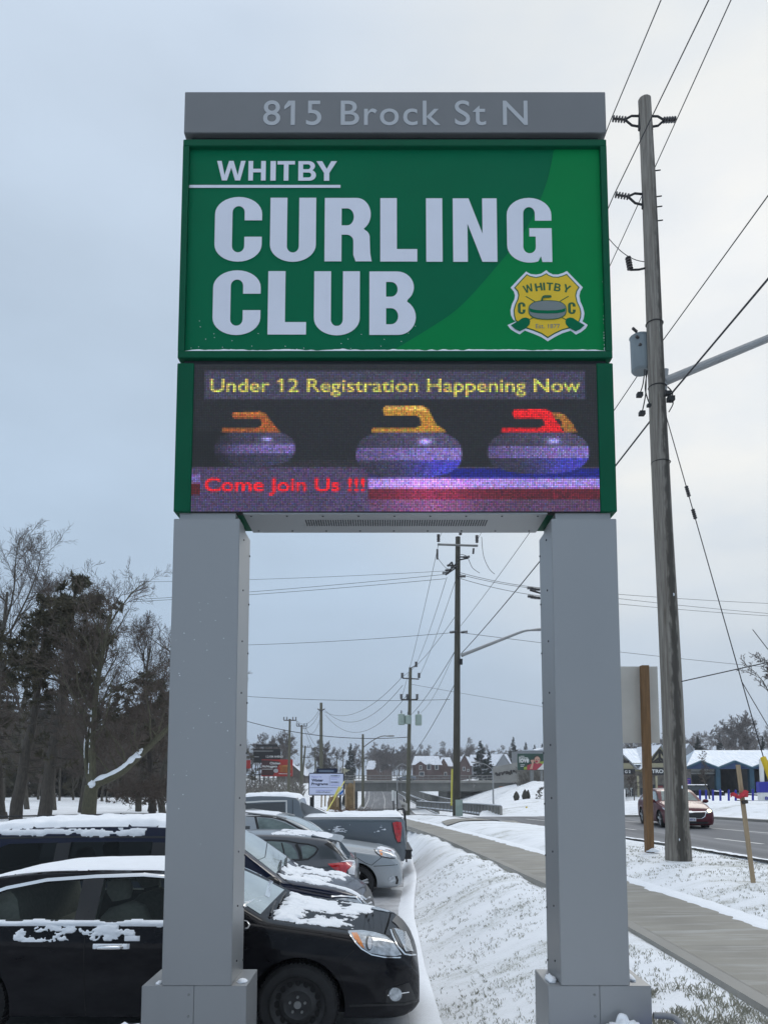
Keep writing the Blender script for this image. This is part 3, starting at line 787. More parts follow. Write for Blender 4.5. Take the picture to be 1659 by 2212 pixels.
def ground_z(x, y):
    xc, zc = road_c(y); d = x-xc
    n1 = noise.noise(Vector((x*.35, y*.35, 0)))*.05; n2 = noise.noise(Vector((x*1.7, y*1.7, 5)))*.015
    # left side of the road
    if d < 0:
        l, r = sw_edges(min(y, 45))
        zs = sw_z(min(y, 45))
        lz = lot_z(y)
        if True:
            e0 = .25+.25*smooth(12, 18, y)
            zl = lerp(lz, zs-.03, smooth(e0, max(e0+.8, l-.25), x)**.85) if x < l else zs
        if x > r:                                   # verge between pavement and road
            zl = zs+(.16*smooth(0, .9, x-r))*smooth(0, 1.6, -ROADW-d if d < -ROADW else 0)
        if x < -12: zl = lerp(zl, -.62, smooth(-12, -16, x))
        mx, my, mr_, mh = MOUND
        q = hypot((x-mx)/1.15, y-my)
        zl += mh*smooth(mr_, mr_*.25, q)
        far = smooth(44, 62, y)
        base = lerp(zl, interp(y, [36, 60, 100, 170, 250, 480], [-.6, -.75, -1.2, -1.0, -.3, 0]), far)
        t = smooth(ROADW+.1, ROADW+lerp(1.6, 12, smooth(30, 90, y)), -d)
        z = lerp(zc+.03, base, t)
    else:
        plaza = interp(y, [0, 30, 50, 62, 80, 110, 200, 480], [-.05, -.18, -.25, -.36, -.55, -.8, .2, 1.5])
        w = lerp(3.5, 27.0, smooth(45, 88, y))
        t = smooth(ROADW+.1, ROADW+w, d)
        z = lerp(zc+.03, plaza, t)
        hump = .55*smooth(35.5, 38.5, y)*smooth(50, 42, y)*smooth(ROADW+1.2, ROADW+4, d)
        z += hump*(.7+.3*noise.noise(Vector((x*.3, y*.3, 2))))
        hill = 0.0*smooth(58, 82, y)*smooth(ROADW+2, ROADW+13, d)*smooth(40, 25, d)
        z += hill
    if abs(d) < ROADW+.1: z = zc-.10
    else:
        k = 1.0
        l, r = sw_edges(min(max(y, -6), 45))
        if y < 46 and l-.12 < x < r+.12: k = 0; z -= .06
        if y > 5.6 and x < .15 and y < 40 and x > -14: k = .25
        z += (n1+n2)*k
    return z

def spaced(lo, hi, a, b, fine, grow):
    """grid lines: fine step between a and b, growing outside"""
    out = list(np.arange(a, b, fine)); s, v = fine, a
    left = []
    while v > lo: s *= grow; v -= s; left.append(v)
    s, v = fine, out[-1]; right = []
    while v < hi: s *= grow; v += s; right.append(v)
    return left[::-1]+out+right
gxs = spaced(-1450, 1450, -4, 22, .16, 1.09); gys = spaced(-30, 1480, 4.2, 34, .16, 1.055)
vs = [(x, y, ground_z(x, y)) for y in gys for x in gxs]
nx_ = len(gxs)
fs = [(j*nx_+i, j*nx_+i+1, (j+1)*nx_+i+1, (j+1)*nx_+i) for j in range(len(gys)-1) for i in range(nx_-1)]

def snowy_ground():
    """old snow over mown grass: white drift with olive-grey blades showing through in bands"""
    m = bpy.data.materials.new('snowy_grass'); m.use_nodes = True
    n, l = m.node_tree.nodes, m.node_tree.links; b = n['Principled BSDF']
    t = n.new('ShaderNodeTexCoord'); mp_ = n.new('ShaderNodeMapping'); mp_.inputs['Rotation'].default_value = (0, 0, radians(-24)); mp_.inputs['Scale'].default_value = (.7, 1.25, 1)
    l.new(t.outputs['Object'], mp_.inputs[0])
    def tex(scale, det=5, src=mp_, rough=.6):
        q = n.new('ShaderNodeTexNoise'); q.inputs['Scale'].default_value = scale; q.inputs['Detail'].default_value = det; q.inputs['Roughness'].default_value = rough
        l.new(src.outputs[0], q.inputs['Vector']); return q
    def mathn(op, a, b_):
        q = n.new('ShaderNodeMath'); q.operation = op
        for i, s in enumerate((a, b_)):
            if isinstance(s, (int, float)): q.inputs[i].default_value = s
            else: l.new(s, q.inputs[i])
        return q.outputs[0]
    big = tex(.55, 3); mid = tex(3.0, 5); mp2 = n.new('ShaderNodeMapping'); l.new(t.outputs['Object'], mp2.inputs[0]); mp2.inputs['Scale'].default_value = (1, 1, .4)
    fine = tex(62, 3, mp2, .7)
    s = mathn('ADD', mathn('MULTIPLY', big.outputs[0], .55), mathn('MULTIPLY', mid.outputs[0], .45))
    s = mathn('ADD', s, mathn('MULTIPLY', fine.outputs[0], .62))
    rp = n.new('ShaderNodeValToRGB'); e = rp.color_ramp.elements
    e[0].position = .70; e[0].color = (.88, .905, .94, 1); e[1].position = 1.08; e[1].color = (.17, .165, .12, 1)
    x = e.new(.86); x.color = (.80, .83, .86, 1); x = e.new(.97); x.color = (.52, .53, .50, 1)
    l.new(s, rp.inputs[0]); l.new(rp.outputs[0], b.inputs['Base Color']); b.inputs['Roughness'].default_value = .85
    bp = n.new('ShaderNodeBump'); bp.inputs['Strength'].default_value = .35; bp.inputs['Distance'].default_value = .02
    l.new(mathn('ADD', mid.outputs[0], mathn('MULTIPLY', fine.outputs[0], .25)), bp.inputs['Height']); l.new(bp.outputs[0], b.inputs['Normal'])
    return m
M['snowy_grass'] = snowy_ground()
mb = MB().add(vs, fs)
structure(mb.build('ground', M['snowy_grass'], smooth_=180, recalc=False))

def ribbon(name, yspan, edges, zf, m, step=.5, nx=2, lift=.0):
    mb = MB(); ys = np.arange(yspan[0], yspan[1]+1e-6, step); vs = []; fs = []
    for y in ys:
        a, b = edges(y)
        for k in range(nx+1): x = lerp(a, b, k/nx); vs.append((x, y, zf(x, y)+lift))
    for j in range(len(ys)-1):
        for k in range(nx): q = j*(nx+1)+k; fs.append((q, q+1, q+nx+2, q+nx+1))
    mb.add(vs, fs); return mb

# road, kerbs and markings
def asphalt_mat():
    m = mat('road_asphalt', (.125, .13, .14), .85, var=.10, vscale=.5, bump=.08, bscale=90)
    n, l = m.node_tree.nodes, m.node_tree.links; b = n['Principled BSDF']
    src = b.inputs['Base Color'].links[0].from_socket
    t = n.new('ShaderNodeTexCoord'); mp_ = n.new('ShaderNodeMapping'); mp_.inputs['Rotation'].default_value = (0, 0, radians(-13)); mp_.inputs['Scale'].default_value = (1.3, .05, 1)
    l.new(t.outputs['Object'], mp_.inputs[0])
    q = n.new('ShaderNodeTexNoise'); q.inputs['Scale'].default_value = 1.0; q.inputs['Detail'].default_value = 3
    l.new(mp_.outputs[0], q.inputs['Vector'])
    rp = n.new('ShaderNodeValToRGB'); rp.color_ramp.elements[0].position = .45; rp.color_ramp.elements[0].color = (0, 0, 0, 1); rp.color_ramp.elements[1].position = .75; rp.color_ramp.elements[1].color = (.75, .75, .75, 1)
    l.new(q.outputs[0], rp.inputs[0])
    mx = n.new('ShaderNodeMix'); mx.data_type = 'RGBA'; l.new(rp.outputs[0], mx.inputs[0]); l.new(src, mx.inputs[6]); mx.inputs[7].default_value = (.27, .275, .285, 1)
    l.new(mx.outputs[2], b.inputs['Base Color'])
    return m
rz = lambda x, y: road_c(y)[1]-.005*abs(x-road_c(y)[0])
mb = ribbon('road', (-25, 470), lambda y: (road_c(y)[0]-ROADW, road_c(y)[0]+ROADW), rz, None, 1.0, 8)
structure(mb.build('road', asphalt_mat(), smooth_=180))
mb = MB()
for s in (-1, 1):
    pts = np.arange(-20, 300, 1.0); vs = []; fs = []
    for y in pts:
        xc, zc = road_c(y); xi, xo = xc+s*(ROADW-.02), xc+s*(ROADW+.16)
        vs += [(xi, y, zc-.06), (xi, y, zc+.075), (xo, y, zc+.085), (xo, y, zc-.2)]
    for j in range(len(pts)-1):
        for k in range(3): q = j*4+k; fs.append((q, q+1, q+5, q+4))
    mb.add(vs, fs)
structure(mb.build('kerb', M['concrete_light']))
mb = MB()
def mark(off, y0, y1, w=.14):
    ys = np.linspace(y0, y1, max(2, int(abs(y1-y0)/1.0)+2)); vs = []; fs = []
    for y in ys:
        xc, zc = road_c(y)
        vs += [(xc+off-w/2, y, rz(xc+off, y)+.006), (xc+off+w/2, y, rz(xc+off, y)+.006)]
    for j in range(len(ys)-1): fs.append((2*j, 2*j+1, 2*j+3, 2*j+2))
    mb.add(vs, fs)
for k in range(-3, 40):
    y = 20.0+k*6.4
    if k < 6 or y > 90: mark(-3.05, y, y+2.1)
    mark(3.1, y+2, y+4.1) if y > 90 else None
mark(.12, -10, 300, .12)
mark(-ROADW+1.2, 90, 330, .16)
structure(mb.build('road_markings', M['road_paint']))

# concrete pavement with joints, edged by a lower kerb strip on the grass side
def swz(x, y): return sw_z(y)+.012*(x-sw_edges(y)[0])
mb = ribbon('sidewalk', (-5, 45), lambda y: (sw_edges(y)[0]+.10, sw_edges(y)[1]), swz, None, .25, 3)
mb2 = MB(); vs = []; fs = []
m = mat('pavement_concrete', (.255, .245, .215), .75, var=.2, vscale=1.3, bump=.1, bscale=120, stretch=(.8, 1.3, 1))
def joints(m):
    n, l = m.node_tree.nodes, m.node_tree.links; b = n['Principled BSDF']
    src = b.inputs['Base Color'].links[0].from_socket
    t = n.new('ShaderNodeTexCoord'); sp = n.new('ShaderNodeSeparateXYZ'); l.new(t.outputs['Object'], sp.inputs[0])
    def f(op, a, b_=None):
        q = n.new('ShaderNodeMath'); q.operation = op
        for i, s in enumerate((a, b_)):
            if s is None: continue
            if isinstance(s, (int, float)): q.inputs[i].default_value = s
            else: l.new(s, q.inputs[i])
        return q.outputs[0]
    k = f('ABSOLUTE', f('SUBTRACT', f('FRACT', f('DIVIDE', sp.outputs['Y'], 1.62)), .5))
    line = f('LESS_THAN', k, .006)
    # wind-blown snow dusting across the slabs
    mp_ = n.new('ShaderNodeMapping'); mp_.inputs['Scale'].default_value = (.35, 2.4, 1); mp_.inputs['Rotation'].default_value = (0, 0, radians(4)); l.new(t.outputs['Object'], mp_.inputs[0])
    q = n.new('ShaderNodeTexNoise'); q.inputs['Scale'].default_value = 2.2; q.inputs['Detail'].default_value = 6; q.inputs['Roughness'].default_value = .65; l.new(mp_.outputs[0], q.inputs['Vector'])
    rp = n.new('ShaderNodeValToRGB'); rp.color_ramp.elements[0].position = .50; rp.color_ramp.elements[0].color = (0, 0, 0, 1); rp.color_ramp.elements[1].position = .80; rp.color_ramp.elements[1].color = (.75, .75, .75, 1)
    l.new(q.outputs[0], rp.inputs[0])
    m1 = n.new('ShaderNodeMix'); m1.data_type = 'RGBA'; l.new(rp.outputs[0], m1.inputs[0]); l.new(src, m1.inputs[6]); m1.inputs[7].default_value = (.46, .465, .46, 1)
    m2 = n.new('ShaderNodeMix'); m2.data_type = 'RGBA'; l.new(f('MULTIPLY', line, .28), m2.inputs[0]); l.new(m1.outputs[2], m2.inputs[6]); m2.inputs[7].default_value = (.06, .058, .05, 1)
    l.new(m2.outputs[2], b.inputs['Base Color'])
joints(m)
structure(mb.build('sidewalk', m, smooth_=180))
mb = MB(); ys = np.arange(-5, 45.01, .4); vs = []; fs = []
for y in ys:
    a = sw_edges(y)[0]; z = sw_z(y)
    vs += [(a-.05, y, z-.15), (a-.05, y, z+.005), (a+.085, y, z+.008), (a+.085, y, z-.1)]
for j in range(len(ys)-1):
    for k in range(3): q = j*4+k; fs.append((q, q+1, q+5, q+4))
mb.add(vs, fs); structure(mb.build('pavement_edging', M['concrete_light']))
# concrete approach that leaves the pavement towards the road by the far pole
mb = MB(); vs = []; fs = []
for i in range(13):
    x = lerp(2.2, 5.3, i/12)
    for j in range(4):
        y = lerp(26.5, 28.6, j/3)+i*.16
        vs.append((x, y, max(ground_z(x, y), lerp(-.13, -.17, i/12))+.035))
for i in range(12):
    for j in range(3): q = i*4+j; fs.append((q, q+4, q+5, q+1))
mb.add(vs, fs); structure(mb.build('access_path', m, smooth_=180))
# parking lot: packed grey slush under the cars
mlot = mat('slushy_asphalt', (.16, .16, .165), .7, vscale=1.1, col2=(.62, .64, .67), bump=.2, bscale=20)
mb = ribbon('parking_lot', (-4, 22), lambda y: (-13, .28+.25*smooth(12, 18, y)), lambda x, y: lot_z(y)+.03, None, .35, 24)
structure(mb.build('parking_lot', mlot, smooth_=180))

# snow berm along the lot edge
mb = MB(); ys = np.arange(5.9, 20, .12); vs = []; fs = []; K = 9
for y in ys:
    e = .30+.25*smooth(12, 18, y)
    for k in range(K):
        u = k/(K-1); x = e-.10+u*.30
        h = .055*smooth(5.9, 6.6, y)*sin(pi*u)**.8*(.7+.6*noise.noise(Vector((x*3, y*2.2, 1))))*(.8+.4*noise.noise(Vector((y*.8, 3, 0))))
        vs.append((x, y, lerp(lot_z(y)+.02, ground_z(e+.28, y), smooth(0, 1, u))+max(0, h)))
for j in range(len(ys)-1):
    for k in range(K-1): q = j*K+k; fs.append((q, q+1, q+K+1, q+K))
mb.add(vs, fs); o = mb.build('snow_ridge', M['snow'], smooth_=180); tag(o, kind='stuff')

# ragged lip of snow drifting over the pavement and the kerb
def snow_lip(edge, zf, ylo, yhi, out, inn, step, seed):
    mb = MB(); vs = []; fs = []; ys = np.arange(ylo, yhi, step); K = 7
    for y in ys:
        e = edge(y); k = noise.noise(Vector((y*.9, seed, 0)))*.5+noise.noise(Vector((y*3.1, seed, 2)))*.35+noise.noise(Vector((y*9.0, seed, 4)))*.2
        w = inn*max(.06, .55+k)
        for i in range(K):
            u = i/(K-1); x = e+(out*(1-u) if out > 0 else out*(1-u))-(w*u if out > 0 else -w*u)
            h = .028*(1-u**1.6)*(.8+.5*noise.noise(Vector((x*6, y*6, seed))))
            vs.append((x, y, zf(x, y, u)+max(.0, h)-(.012 if u == 1 else 0)))
    for j in range(len(ys)-1):
        for i in range(K-1): q = j*K+i; fs.append((q, q+1, q+K+1, q+K))
    mb.add(vs, fs); return mb
mb = snow_lip(lambda y: sw_edges(y)[1], lambda x, y, u: max(swz(x, y), ground_z(x, y))+.004, 4.2, 40, .10, .26, .07, 3)
tag(mb.build('snow', M['snow'], smooth_=180), 'ragged lip of snow along the far edge of the pavement', 'snow', kind='stuff')
mb = snow_lip(lambda y: road_c(y)[0]-ROADW-.17, lambda x, y, u: max(ground_z(x, y)+.004, road_c(y)[1]+(.09 if x < road_c(y)[0]-ROADW+.0 else -.03)), 8, 42, -.20, .30, .10, 8)
tag(mb.build('snow', M['snow'], smooth_=180), 'snow lying over the near kerb of the road', 'snow', kind='stuff')
# grass blades through the snow
def blades(n, xr, yr, seed, hmin=.010, hmax=.034, wide=.0022):
    rg = random.Random(seed); mb = MB(); k = 0; tries = 0
    while k < n and tries < n*12:
        tries += 1
        y = yr[0]+(yr[1]-yr[0])*rg.random()**1.7; x = rg.uniform(*xr)
        l, r = sw_edges(y)
        if l-.06 < x < r+.03 or x < .46+.25*smooth(12, 18, y) or x > road_c(y)[0]-ROADW-.2: continue
        if YS-.03 < y < YS+DEP+.03 and 1.05 < x < 1.83: continue
        band = .75*noise.noise(Vector((x*.9+y*.4, y*2.0-x*.9, 0)))+.7*noise.noise(Vector((x*4, y*4, 7)))+(.22 if x > sw_edges(y)[0]-1.1 and y < 6.3 else 0)
        near = .12 if y < 7.5 else 0
        if band+near+rg.uniform(-.5, .5) < .20: continue
        z = ground_z(x, y)
        for q in range(rg.randint(2, 4)):
            a = rg.uniform(0, 2*pi); h = rg.uniform(hmin, hmax); w = wide*(1+y*.06); lean = rg.uniform(.3, 1.1)*h
            bx, by = x+rg.uniform(-.02, .02), y+rg.uniform(-.02, .02)
            dx, dy = cos(a), sin(a)
            mb.add([(bx-dy*w, by+dx*w, z-.01), (bx+dy*w, by-dx*w, z-.01), (bx+dx*lean*.5+dy*w*.6, by+dy*lean*.5-dx*w*.6, z+h*.7), (bx+dx*lean, by+dy*lean, z+h)], [(0, 1, 2), (0, 2, 3)])
        k += 1
    return mb
mg = mat('winter_grass', (.25, .25, .20), .9, var=.4, vscale=8, col2=(.42, .40, .33))
mb = blades(9500, (.4, 7.5), (4.6, 16), 3)
mb.merge(blades(900, (1.8, 3.0), (4.4, 6.0), 4, .02, .06, .003))
tag(mb.build('grass', mg, recalc=False), 'olive grass blades poking through the snow beside the pavement', 'grass', kind='stuff')
# ================================================================== VEHICLES
def paint(name, col, metal=.3, rough=.28, coat=.6, spec=.5):
    m = mat('paint_'+name, col, rough, metal, coat=coat, spec=spec)
    n, l = m.node_tree.nodes, m.node_tree.links; b = n['Principled BSDF']      # road salt dried on the lower panels
    t = n.new('ShaderNodeTexCoord'); sp = n.new('ShaderNodeSeparateXYZ'); l.new(t.outputs['Object'], sp.inputs[0])
    mp_ = n.new('ShaderNodeMapping'); mp_.inputs['Scale'].default_value = (1.2, 1.2, 3.0); l.new(t.outputs['Object'], mp_.inputs[0])
    q = n.new('ShaderNodeTexNoise'); q.inputs['Scale'].default_value = 4; q.inputs['Detail'].default_value = 8; q.inputs['Roughness'].default_value = .7; l.new(mp_.outputs[0], q.inputs['Vector'])
    g = n.new('ShaderNodeMapRange'); g.inputs['From Min'].default_value = .95; g.inputs['From Max'].default_value = .15; g.inputs['To Min'].default_value = -.42; g.inputs['To Max'].default_value = .05; l.new(sp.outputs['Z'], g.inputs['Value'])
    a = n.new('ShaderNodeMath'); a.operation = 'ADD'; a.use_clamp = True; l.new(q.outputs[0], a.inputs[0]); l.new(g.outputs[0], a.inputs[1])
    k = n.new('ShaderNodeMath'); k.operation = 'MULTIPLY'; k.inputs[1].default_value = .16; l.new(a.outputs[0], k.inputs[0])
    mx = n.new('ShaderNodeMix'); mx.data_type = 'RGBA'; mx.inputs[6].default_value = (*col, 1); mx.inputs[7].default_value = (.16, .16, .165, 1)
    l.new(k.outputs[0], mx.inputs[0]); l.new(mx.outputs[2], b.inputs['Base Color'])
    return m
PA = {'black': paint('black', (.003, .003, .005), .0, .3, .38, .0), 'navy': paint('navy', (.005, .009, .030), .0, .3, .45, .05), 'gunmetal': paint('gunmetal', (.085, .092, .105), .45),
      'silver': paint('silver', (.33, .355, .375), .5, .32), 'grey': paint('grey', (.125, .148, .17), .35), 'red': paint('red', (.088, .008, .016), .0, .35, .3, .1)}
M['screen_sky_sheen'] = mat('screen_sky_sheen', (.16, .21, .20), .12, .0, col2=(.42, .50, .49), vscale=1.6, coat=1, thr=(.3, .75))  # pale green-grey sky reflection, with snow dust, painted into the windscreen colour
M['glass_opaque'] = mat('glass_opaque', (.018, .022, .024), .06, .0, coat=1)
M['glass_green'] = mat('glass_green', (.05, .08, .075), .06, .0, col2=(.15, .21, .20), vscale=2.5, coat=1, stretch=(1, 1, 2.2), thr=(.35, .65))
M['grille_dark'] = mat('grille_dark', (.02, .021, .023), .4, .3)

def Z8(x, y): return ((560+x/3.318)/1.1254, (2060+y/3.318)/1.1254)
def Z7(x, y): return ((x/2.592)/1.1254, (1980+y/2.592)/1.1254)
def Z4(x, y): return ((590+x/4.1475)/1.1254, (1720+y/4.1475)/1.1254)
def Z4b(x, y): return ((x/3.95)/1.1254, (1860+y/3.95)/1.1254)
def Z8b(x, y): return ((700+x/5.352)/1.1254, (1900+y/5.352)/1.1254)
def Z3(x, y): return ((1640+x/7.308)/1.1254, (1760+y/7.308)/1.1254)
def Z3b(x, y): return ((1480+x/4.287)/1.1254, (1780+y/4.287)/1.1254)

def resample(pts, lin=False):
    if lin: q = pts
    else:
        v = catmull([(p[0], p[1], 0) for p in pts], 6); q = [(a.x, a.y) for a in v]
    q = sorted(q, key=lambda p: p[0])
    xs = [p[0] for p in q]; ys = [p[1] for p in q]
    return lambda x: float(np.interp(x, xs, ys))

def polygon_cells(poly, step):
    """fill a 2D outline with a fine triangulated mesh: returns (verts, faces)"""
    bm = bmesh.new()
    vs = [bm.verts.new((p[0], p[1], 0)) for p in poly]
    tris = tessellate_polygon([[Vector((p[0], p[1], 0)) for p in poly]])
    for t in tris:
        try: bm.faces.new([vs[i] for i in t])
        except ValueError: pass
    for ax in (0, 1):
        lo = min(p[ax] for p in poly); hi = max(p[ax] for p in poly)
        no = (1, 0, 0) if ax == 0 else (0, 1, 0)
        k = lo+step
        while k < hi:
            co = (k, 0, 0) if ax == 0 else (0, k, 0)
            bmesh.ops.bisect_plane(bm, geom=bm.verts[:]+bm.edges[:]+bm.faces[:], plane_co=co, plane_no=no)
            k += step
    bm.verts.index_update()
    v = [tuple(q.co)[:2] for q in bm.verts]; f = [tuple(q.index for q in fc.verts) for fc in bm.faces]
    bm.free(); return v, f
def strip_poly(pts, w, closed=False):
    a, b = [], []; n = len(pts)
    for i in range(n):
        p = Vector(pts[i]); q = Vector(pts[min(i+1, n-1)]) ; o = Vector(pts[max(i-1, 0)])
        d = (q-o).normalized(); nn = Vector((-d.y, d.x))
        ww = w[i] if hasattr(w, '__len__') else w
        a.append(tuple(p+nn*ww/2)); b.append(tuple(p-nn*ww/2))
    return a+b[::-1]

class Car:
    def __init__(s, name, label, cat, loc, rz, spec, pm, group='cars parked beside the sign', cavity=None, lin=False):
        s.loc = Vector(loc); s.rz = rz; s.spec = spec; s.L = spec['L']
        s.root = thing(name, label, cat, loc, rz, group)
        s.R = Matrix.Rotation(rz, 3, 'Z'); s.Ri = s.R.inverted()
        s.zt = resample(spec['top'], lin); s.zb = resample(spec['belt']); s.zs = resample(spec['bot']); s.w = resample(spec['w'])
        s.tum = spec.get('tumble', .36)
        v, f = s.loft(0, 0, -s.L+.001, -.001)
        s.bvh = BVHTree.FromPolygons([Vector(q) for q in v], f)
        s.v, s.f = v, f; s.cuts = []; s.pm = pm
        s.co = s.Ri @ (cam.location-s.loc)
    def section(s, x, din, dtop, zfloor=None):
        zt = s.zt(x)-dtop; w = s.w(x)-din; zs = s.zs(x) if zfloor is None else zfloor
        cr = s.spec.get('crown', .045); ze = zt-cr; zb = min(s.zb(x), ze-.02)
        zb = max(zb, zs+.08); ze = max(ze, zb+.02); zt = max(zt, ze+.01)
        gh = ze-zb; ins = .07+s.tum*gh
        k = [(0, zs), (.6*w, zs), (.90*w, zs+.015), (.97*w, zs+.07), (.992*w, lerp(zs, zb, .32)), (1.0*w, lerp(zs, zb, .55)), (.997*w, lerp(zs, zb, .74)), (.978*w, zb-.05), (.955*w, zb),
             (lerp(.945*w, w-ins, .3), lerp(zb, ze, .28)), (lerp(.945*w, w-ins, .62), lerp(zb, ze, .62)), (w-ins, ze-.012), (w-ins-.045, ze+cr*.42), (.62*(w-ins), zt-cr*.2), (.3*(w-ins), zt-cr*.04), (0, zt)]
        return k
    def loft(s, din, dtop, x0, x1, zfloor=None):
        st = []
        n = int((x1-x0)/.065)
        base = [x0+(x1-x0)*i/n for i in range(n+1)]
        for e, sg in ((x0, 1), (x1, -1)): base += [e+sg*d for d in (.008, .02, .035, .05)]
        base = sorted(set(round(b, 4) for b in base))
        rings = []
        for x in base:
            h = s.section(x, din, dtop, zfloor)
            d = catmull([(p[0], p[1], 0) for p in h], 3)
            rings.append([(x, q.x, q.y) for q in d]+[(x, -q.x, q.y) for q in d[-2:0:-1]])
        k = len(rings[0]); vs = [v for r in rings for v in r]; fs = []
        for i in range(len(rings)-1):
            for j in range(k):
                a, b = i*k+j, i*k+(j+1) % k; fs.append((a, b, b+k, a+k))
        fs.append(tuple(range(k-1, -1, -1))); o = (len(rings)-1)*k; fs.append(tuple(range(o, o+k)))
        return vs, fs
    # --- rays
    def cast_px(s, px, py):
        d = s.Ri @ ray(px, py)
        h = s.bvh.ray_cast(s.co, d.normalized())
        if h[0] is None:
            t = (Vector((-s.L/2, 0, .8))-s.co).length
            h = s.bvh.find_nearest(s.co+d.normalized()*t)
            for _ in range(3):
                t = (h[0]-s.co).dot(d.normalized()); h = s.bvh.find_nearest(s.co+d.normalized()*t)
        return h[0], h[1]
    def cast(s, plane, a, b, side=-1):
        o, d = {'side': (Vector((a, 4*side, b)), Vector((0, -side, 0))), 'top': (Vector((a, b, 5)), Vector((0, 0, -1))),
                'front': (Vector((5, a, b)), Vector((-1, 0, 0))), 'rear': (Vector((-12, a, b)), Vector((1, 0, 0)))}[plane]
        h = s.bvh.ray_cast(o, d)
        if h[0] is None: h = s.bvh.find_nearest(o+d*(4.0 if plane != 'rear' else 12-s.L))
        return h[0], h[1]
    def patch(s, name, m, poly, off=.004, plane='px', zoom=None, step=None, side=-1, parent=None, mirror=False, skirt=.006, label=None, bulge=0):
        if plane == 'px':
            if zoom: poly = [zoom(*p) for p in poly]
            step = step or 5.0
        else: step = step or .06
        v, f = polygon_cells(poly, step)
        top, nor = [], []
        for a, b in v:
            p, n = s.cast_px(a, b) if plane == 'px' else s.cast(plane, a, b, side)
            ref = s.co-p if plane == 'px' else Vector({'side': (0, side, 0), 'top': (0, 0, 1), 'front': (1, 0, 0), 'rear': (-1, 0, 0)}[plane])
            if n.dot(ref) < 0: n = -n
            top.append(p+n*off); nor.append(n)
        edges = {}
        for fc in f:
            for i in range(len(fc)):
                e = tuple(sorted((fc[i], fc[(i+1) % len(fc)]))); edges[e] = edges.get(e, 0)+1
        bd = [e for e, c in edges.items() if c == 1]
        mb = MB(); n0 = len(top)
        idx = sorted({i for e in bd for i in e}); mp_ = {i: n0+k for k, i in enumerate(idx)}
        vs = top+[top[i]-nor[i]*(off+skirt) for i in idx]
        mb.add(vs, list(f)+[(e[0], e[1], mp_[e[1]], mp_[e[0]]) for e in bd])
        if mirror == 'same':
            k = len(mb.v); mb.add([(q[0], -q[1], q[2]) for q in mb.v[:k]], [tuple(reversed(q)) for q in mb.f[:]])
        o = mb.build(name, m, parent or s.root, smooth_=40)
        if label: o['label'] = label
        if mirror is True:
            m2 = MB(); m2.add([(q[0], -q[1], q[2]) for q in mb.v], [tuple(reversed(q)) for q in mb.f]); m2.build(name, m, parent or s.root, smooth_=40)
        s.last = top
        return o
    def strip(s, name, m, pts, w, off=.004, plane='px', zoom=None, **k):
        if plane == 'px' and zoom: pts = [zoom(*p) for p in pts]
        return s.patch(name, m, strip_poly(pts, w), off, plane, None, **k)
    def local_px(s, pts, zoom=None): return [s.cast_px(*(zoom(*p) if zoom else p))[0] for p in pts]
    def window(s, poly, gm, mirror=True, trim=.018):
        """a real opening with a pane in it; poly in (x,z) of the car"""
        s.cuts.append(poly)
        for sd in ((-1, 1) if mirror else (-1,)):
            s.patch('window', gm, poly, -.008, 'side', side=sd, skirt=.004)
    def finish(s, cav=None, wells=(), R=.33, bodymat=None, bed=None):
        mb = MB().add(s.v, s.f)
        ob = mb.build('body', [bodymat or s.pm, M['interior'], M['well']], s.root, smooth_=38)
        def cutter(mb_, mi, solver='EXACT'):
            c = mb_.build('cutter', [M['interior'], M['interior'], M['well']], s.root)
            for p in c.data.polygons: p.material_index = mi
            md = ob.modifiers.new('cut', 'BOOLEAN'); md.operation = 'DIFFERENCE'; md.object = c; md.solver = solver
            if hasattr(md, 'material_mode'): md.material_mode = 'TRANSFER'
            return c
        cs = []
        if cav:
            v, f = s.loft(.075, .05, cav[0], cav[1], cav[2]); cs.append(cutter(MB().add(v, f), 1))
        if s.cuts and cav:
            q = MB()
            for p in s.cuts: q.prism(p, -1.4, 1.4)
            cs.append(cutter(q, 1))
        if wells:
            q = MB()
            for x in wells:
                for sd in (-1, 1):
                    w = s.w(x); q.cyl((x, sd*(w-.30), R*1.0), (x, sd*(w+.2), R*1.0), R+.055, 36)
            cs.append(cutter(q, 2))
        if bed:
            cs.append(cutter(MB().box(*bed), 2))
        if cs:
            dg = bpy.context.evaluated_depsgraph_get()
            me = bpy.data.meshes.new_from_object(ob.evaluated_get(dg), depsgraph=dg)
            ob.modifiers.clear(); old = ob.data; ob.data = me; bpy.data.meshes.remove(old)
            me.name = 'body'; me.shade_smooth(); me.set_sharp_from_angle(angle=radians(38))
            for c in cs:
                d = c.data; bpy.data.objects.remove(c); bpy.data.meshes.remove(d)
        s.body = ob
        return ob
    def wheel(s, x, R, side, rim='steel', width=.21):
        y = side*(s.w(x)-.02-width/2)
        mb = MB(); n = 48
        prof = [(R-.105, -.5), (R-.075, -.5), (R-.03, -.47), (R-.006, -.36), (R, -.2), (R, .2), (R-.006, .36), (R-.03, .47), (R-.075, .5), (R-.105, .5)]
        vs = [(r*cos(2*pi*j/n), side*-k*width, r*sin(2*pi*j/n)) for r, k in prof for j in range(n)]
        fs = [(i*n+j, i*n+(j+1) % n, (i+1)*n+(j+1) % n, (i+1)*n+j) for i in range(len(prof)-1) for j in range(n)]
        mb.add(vs, fs)
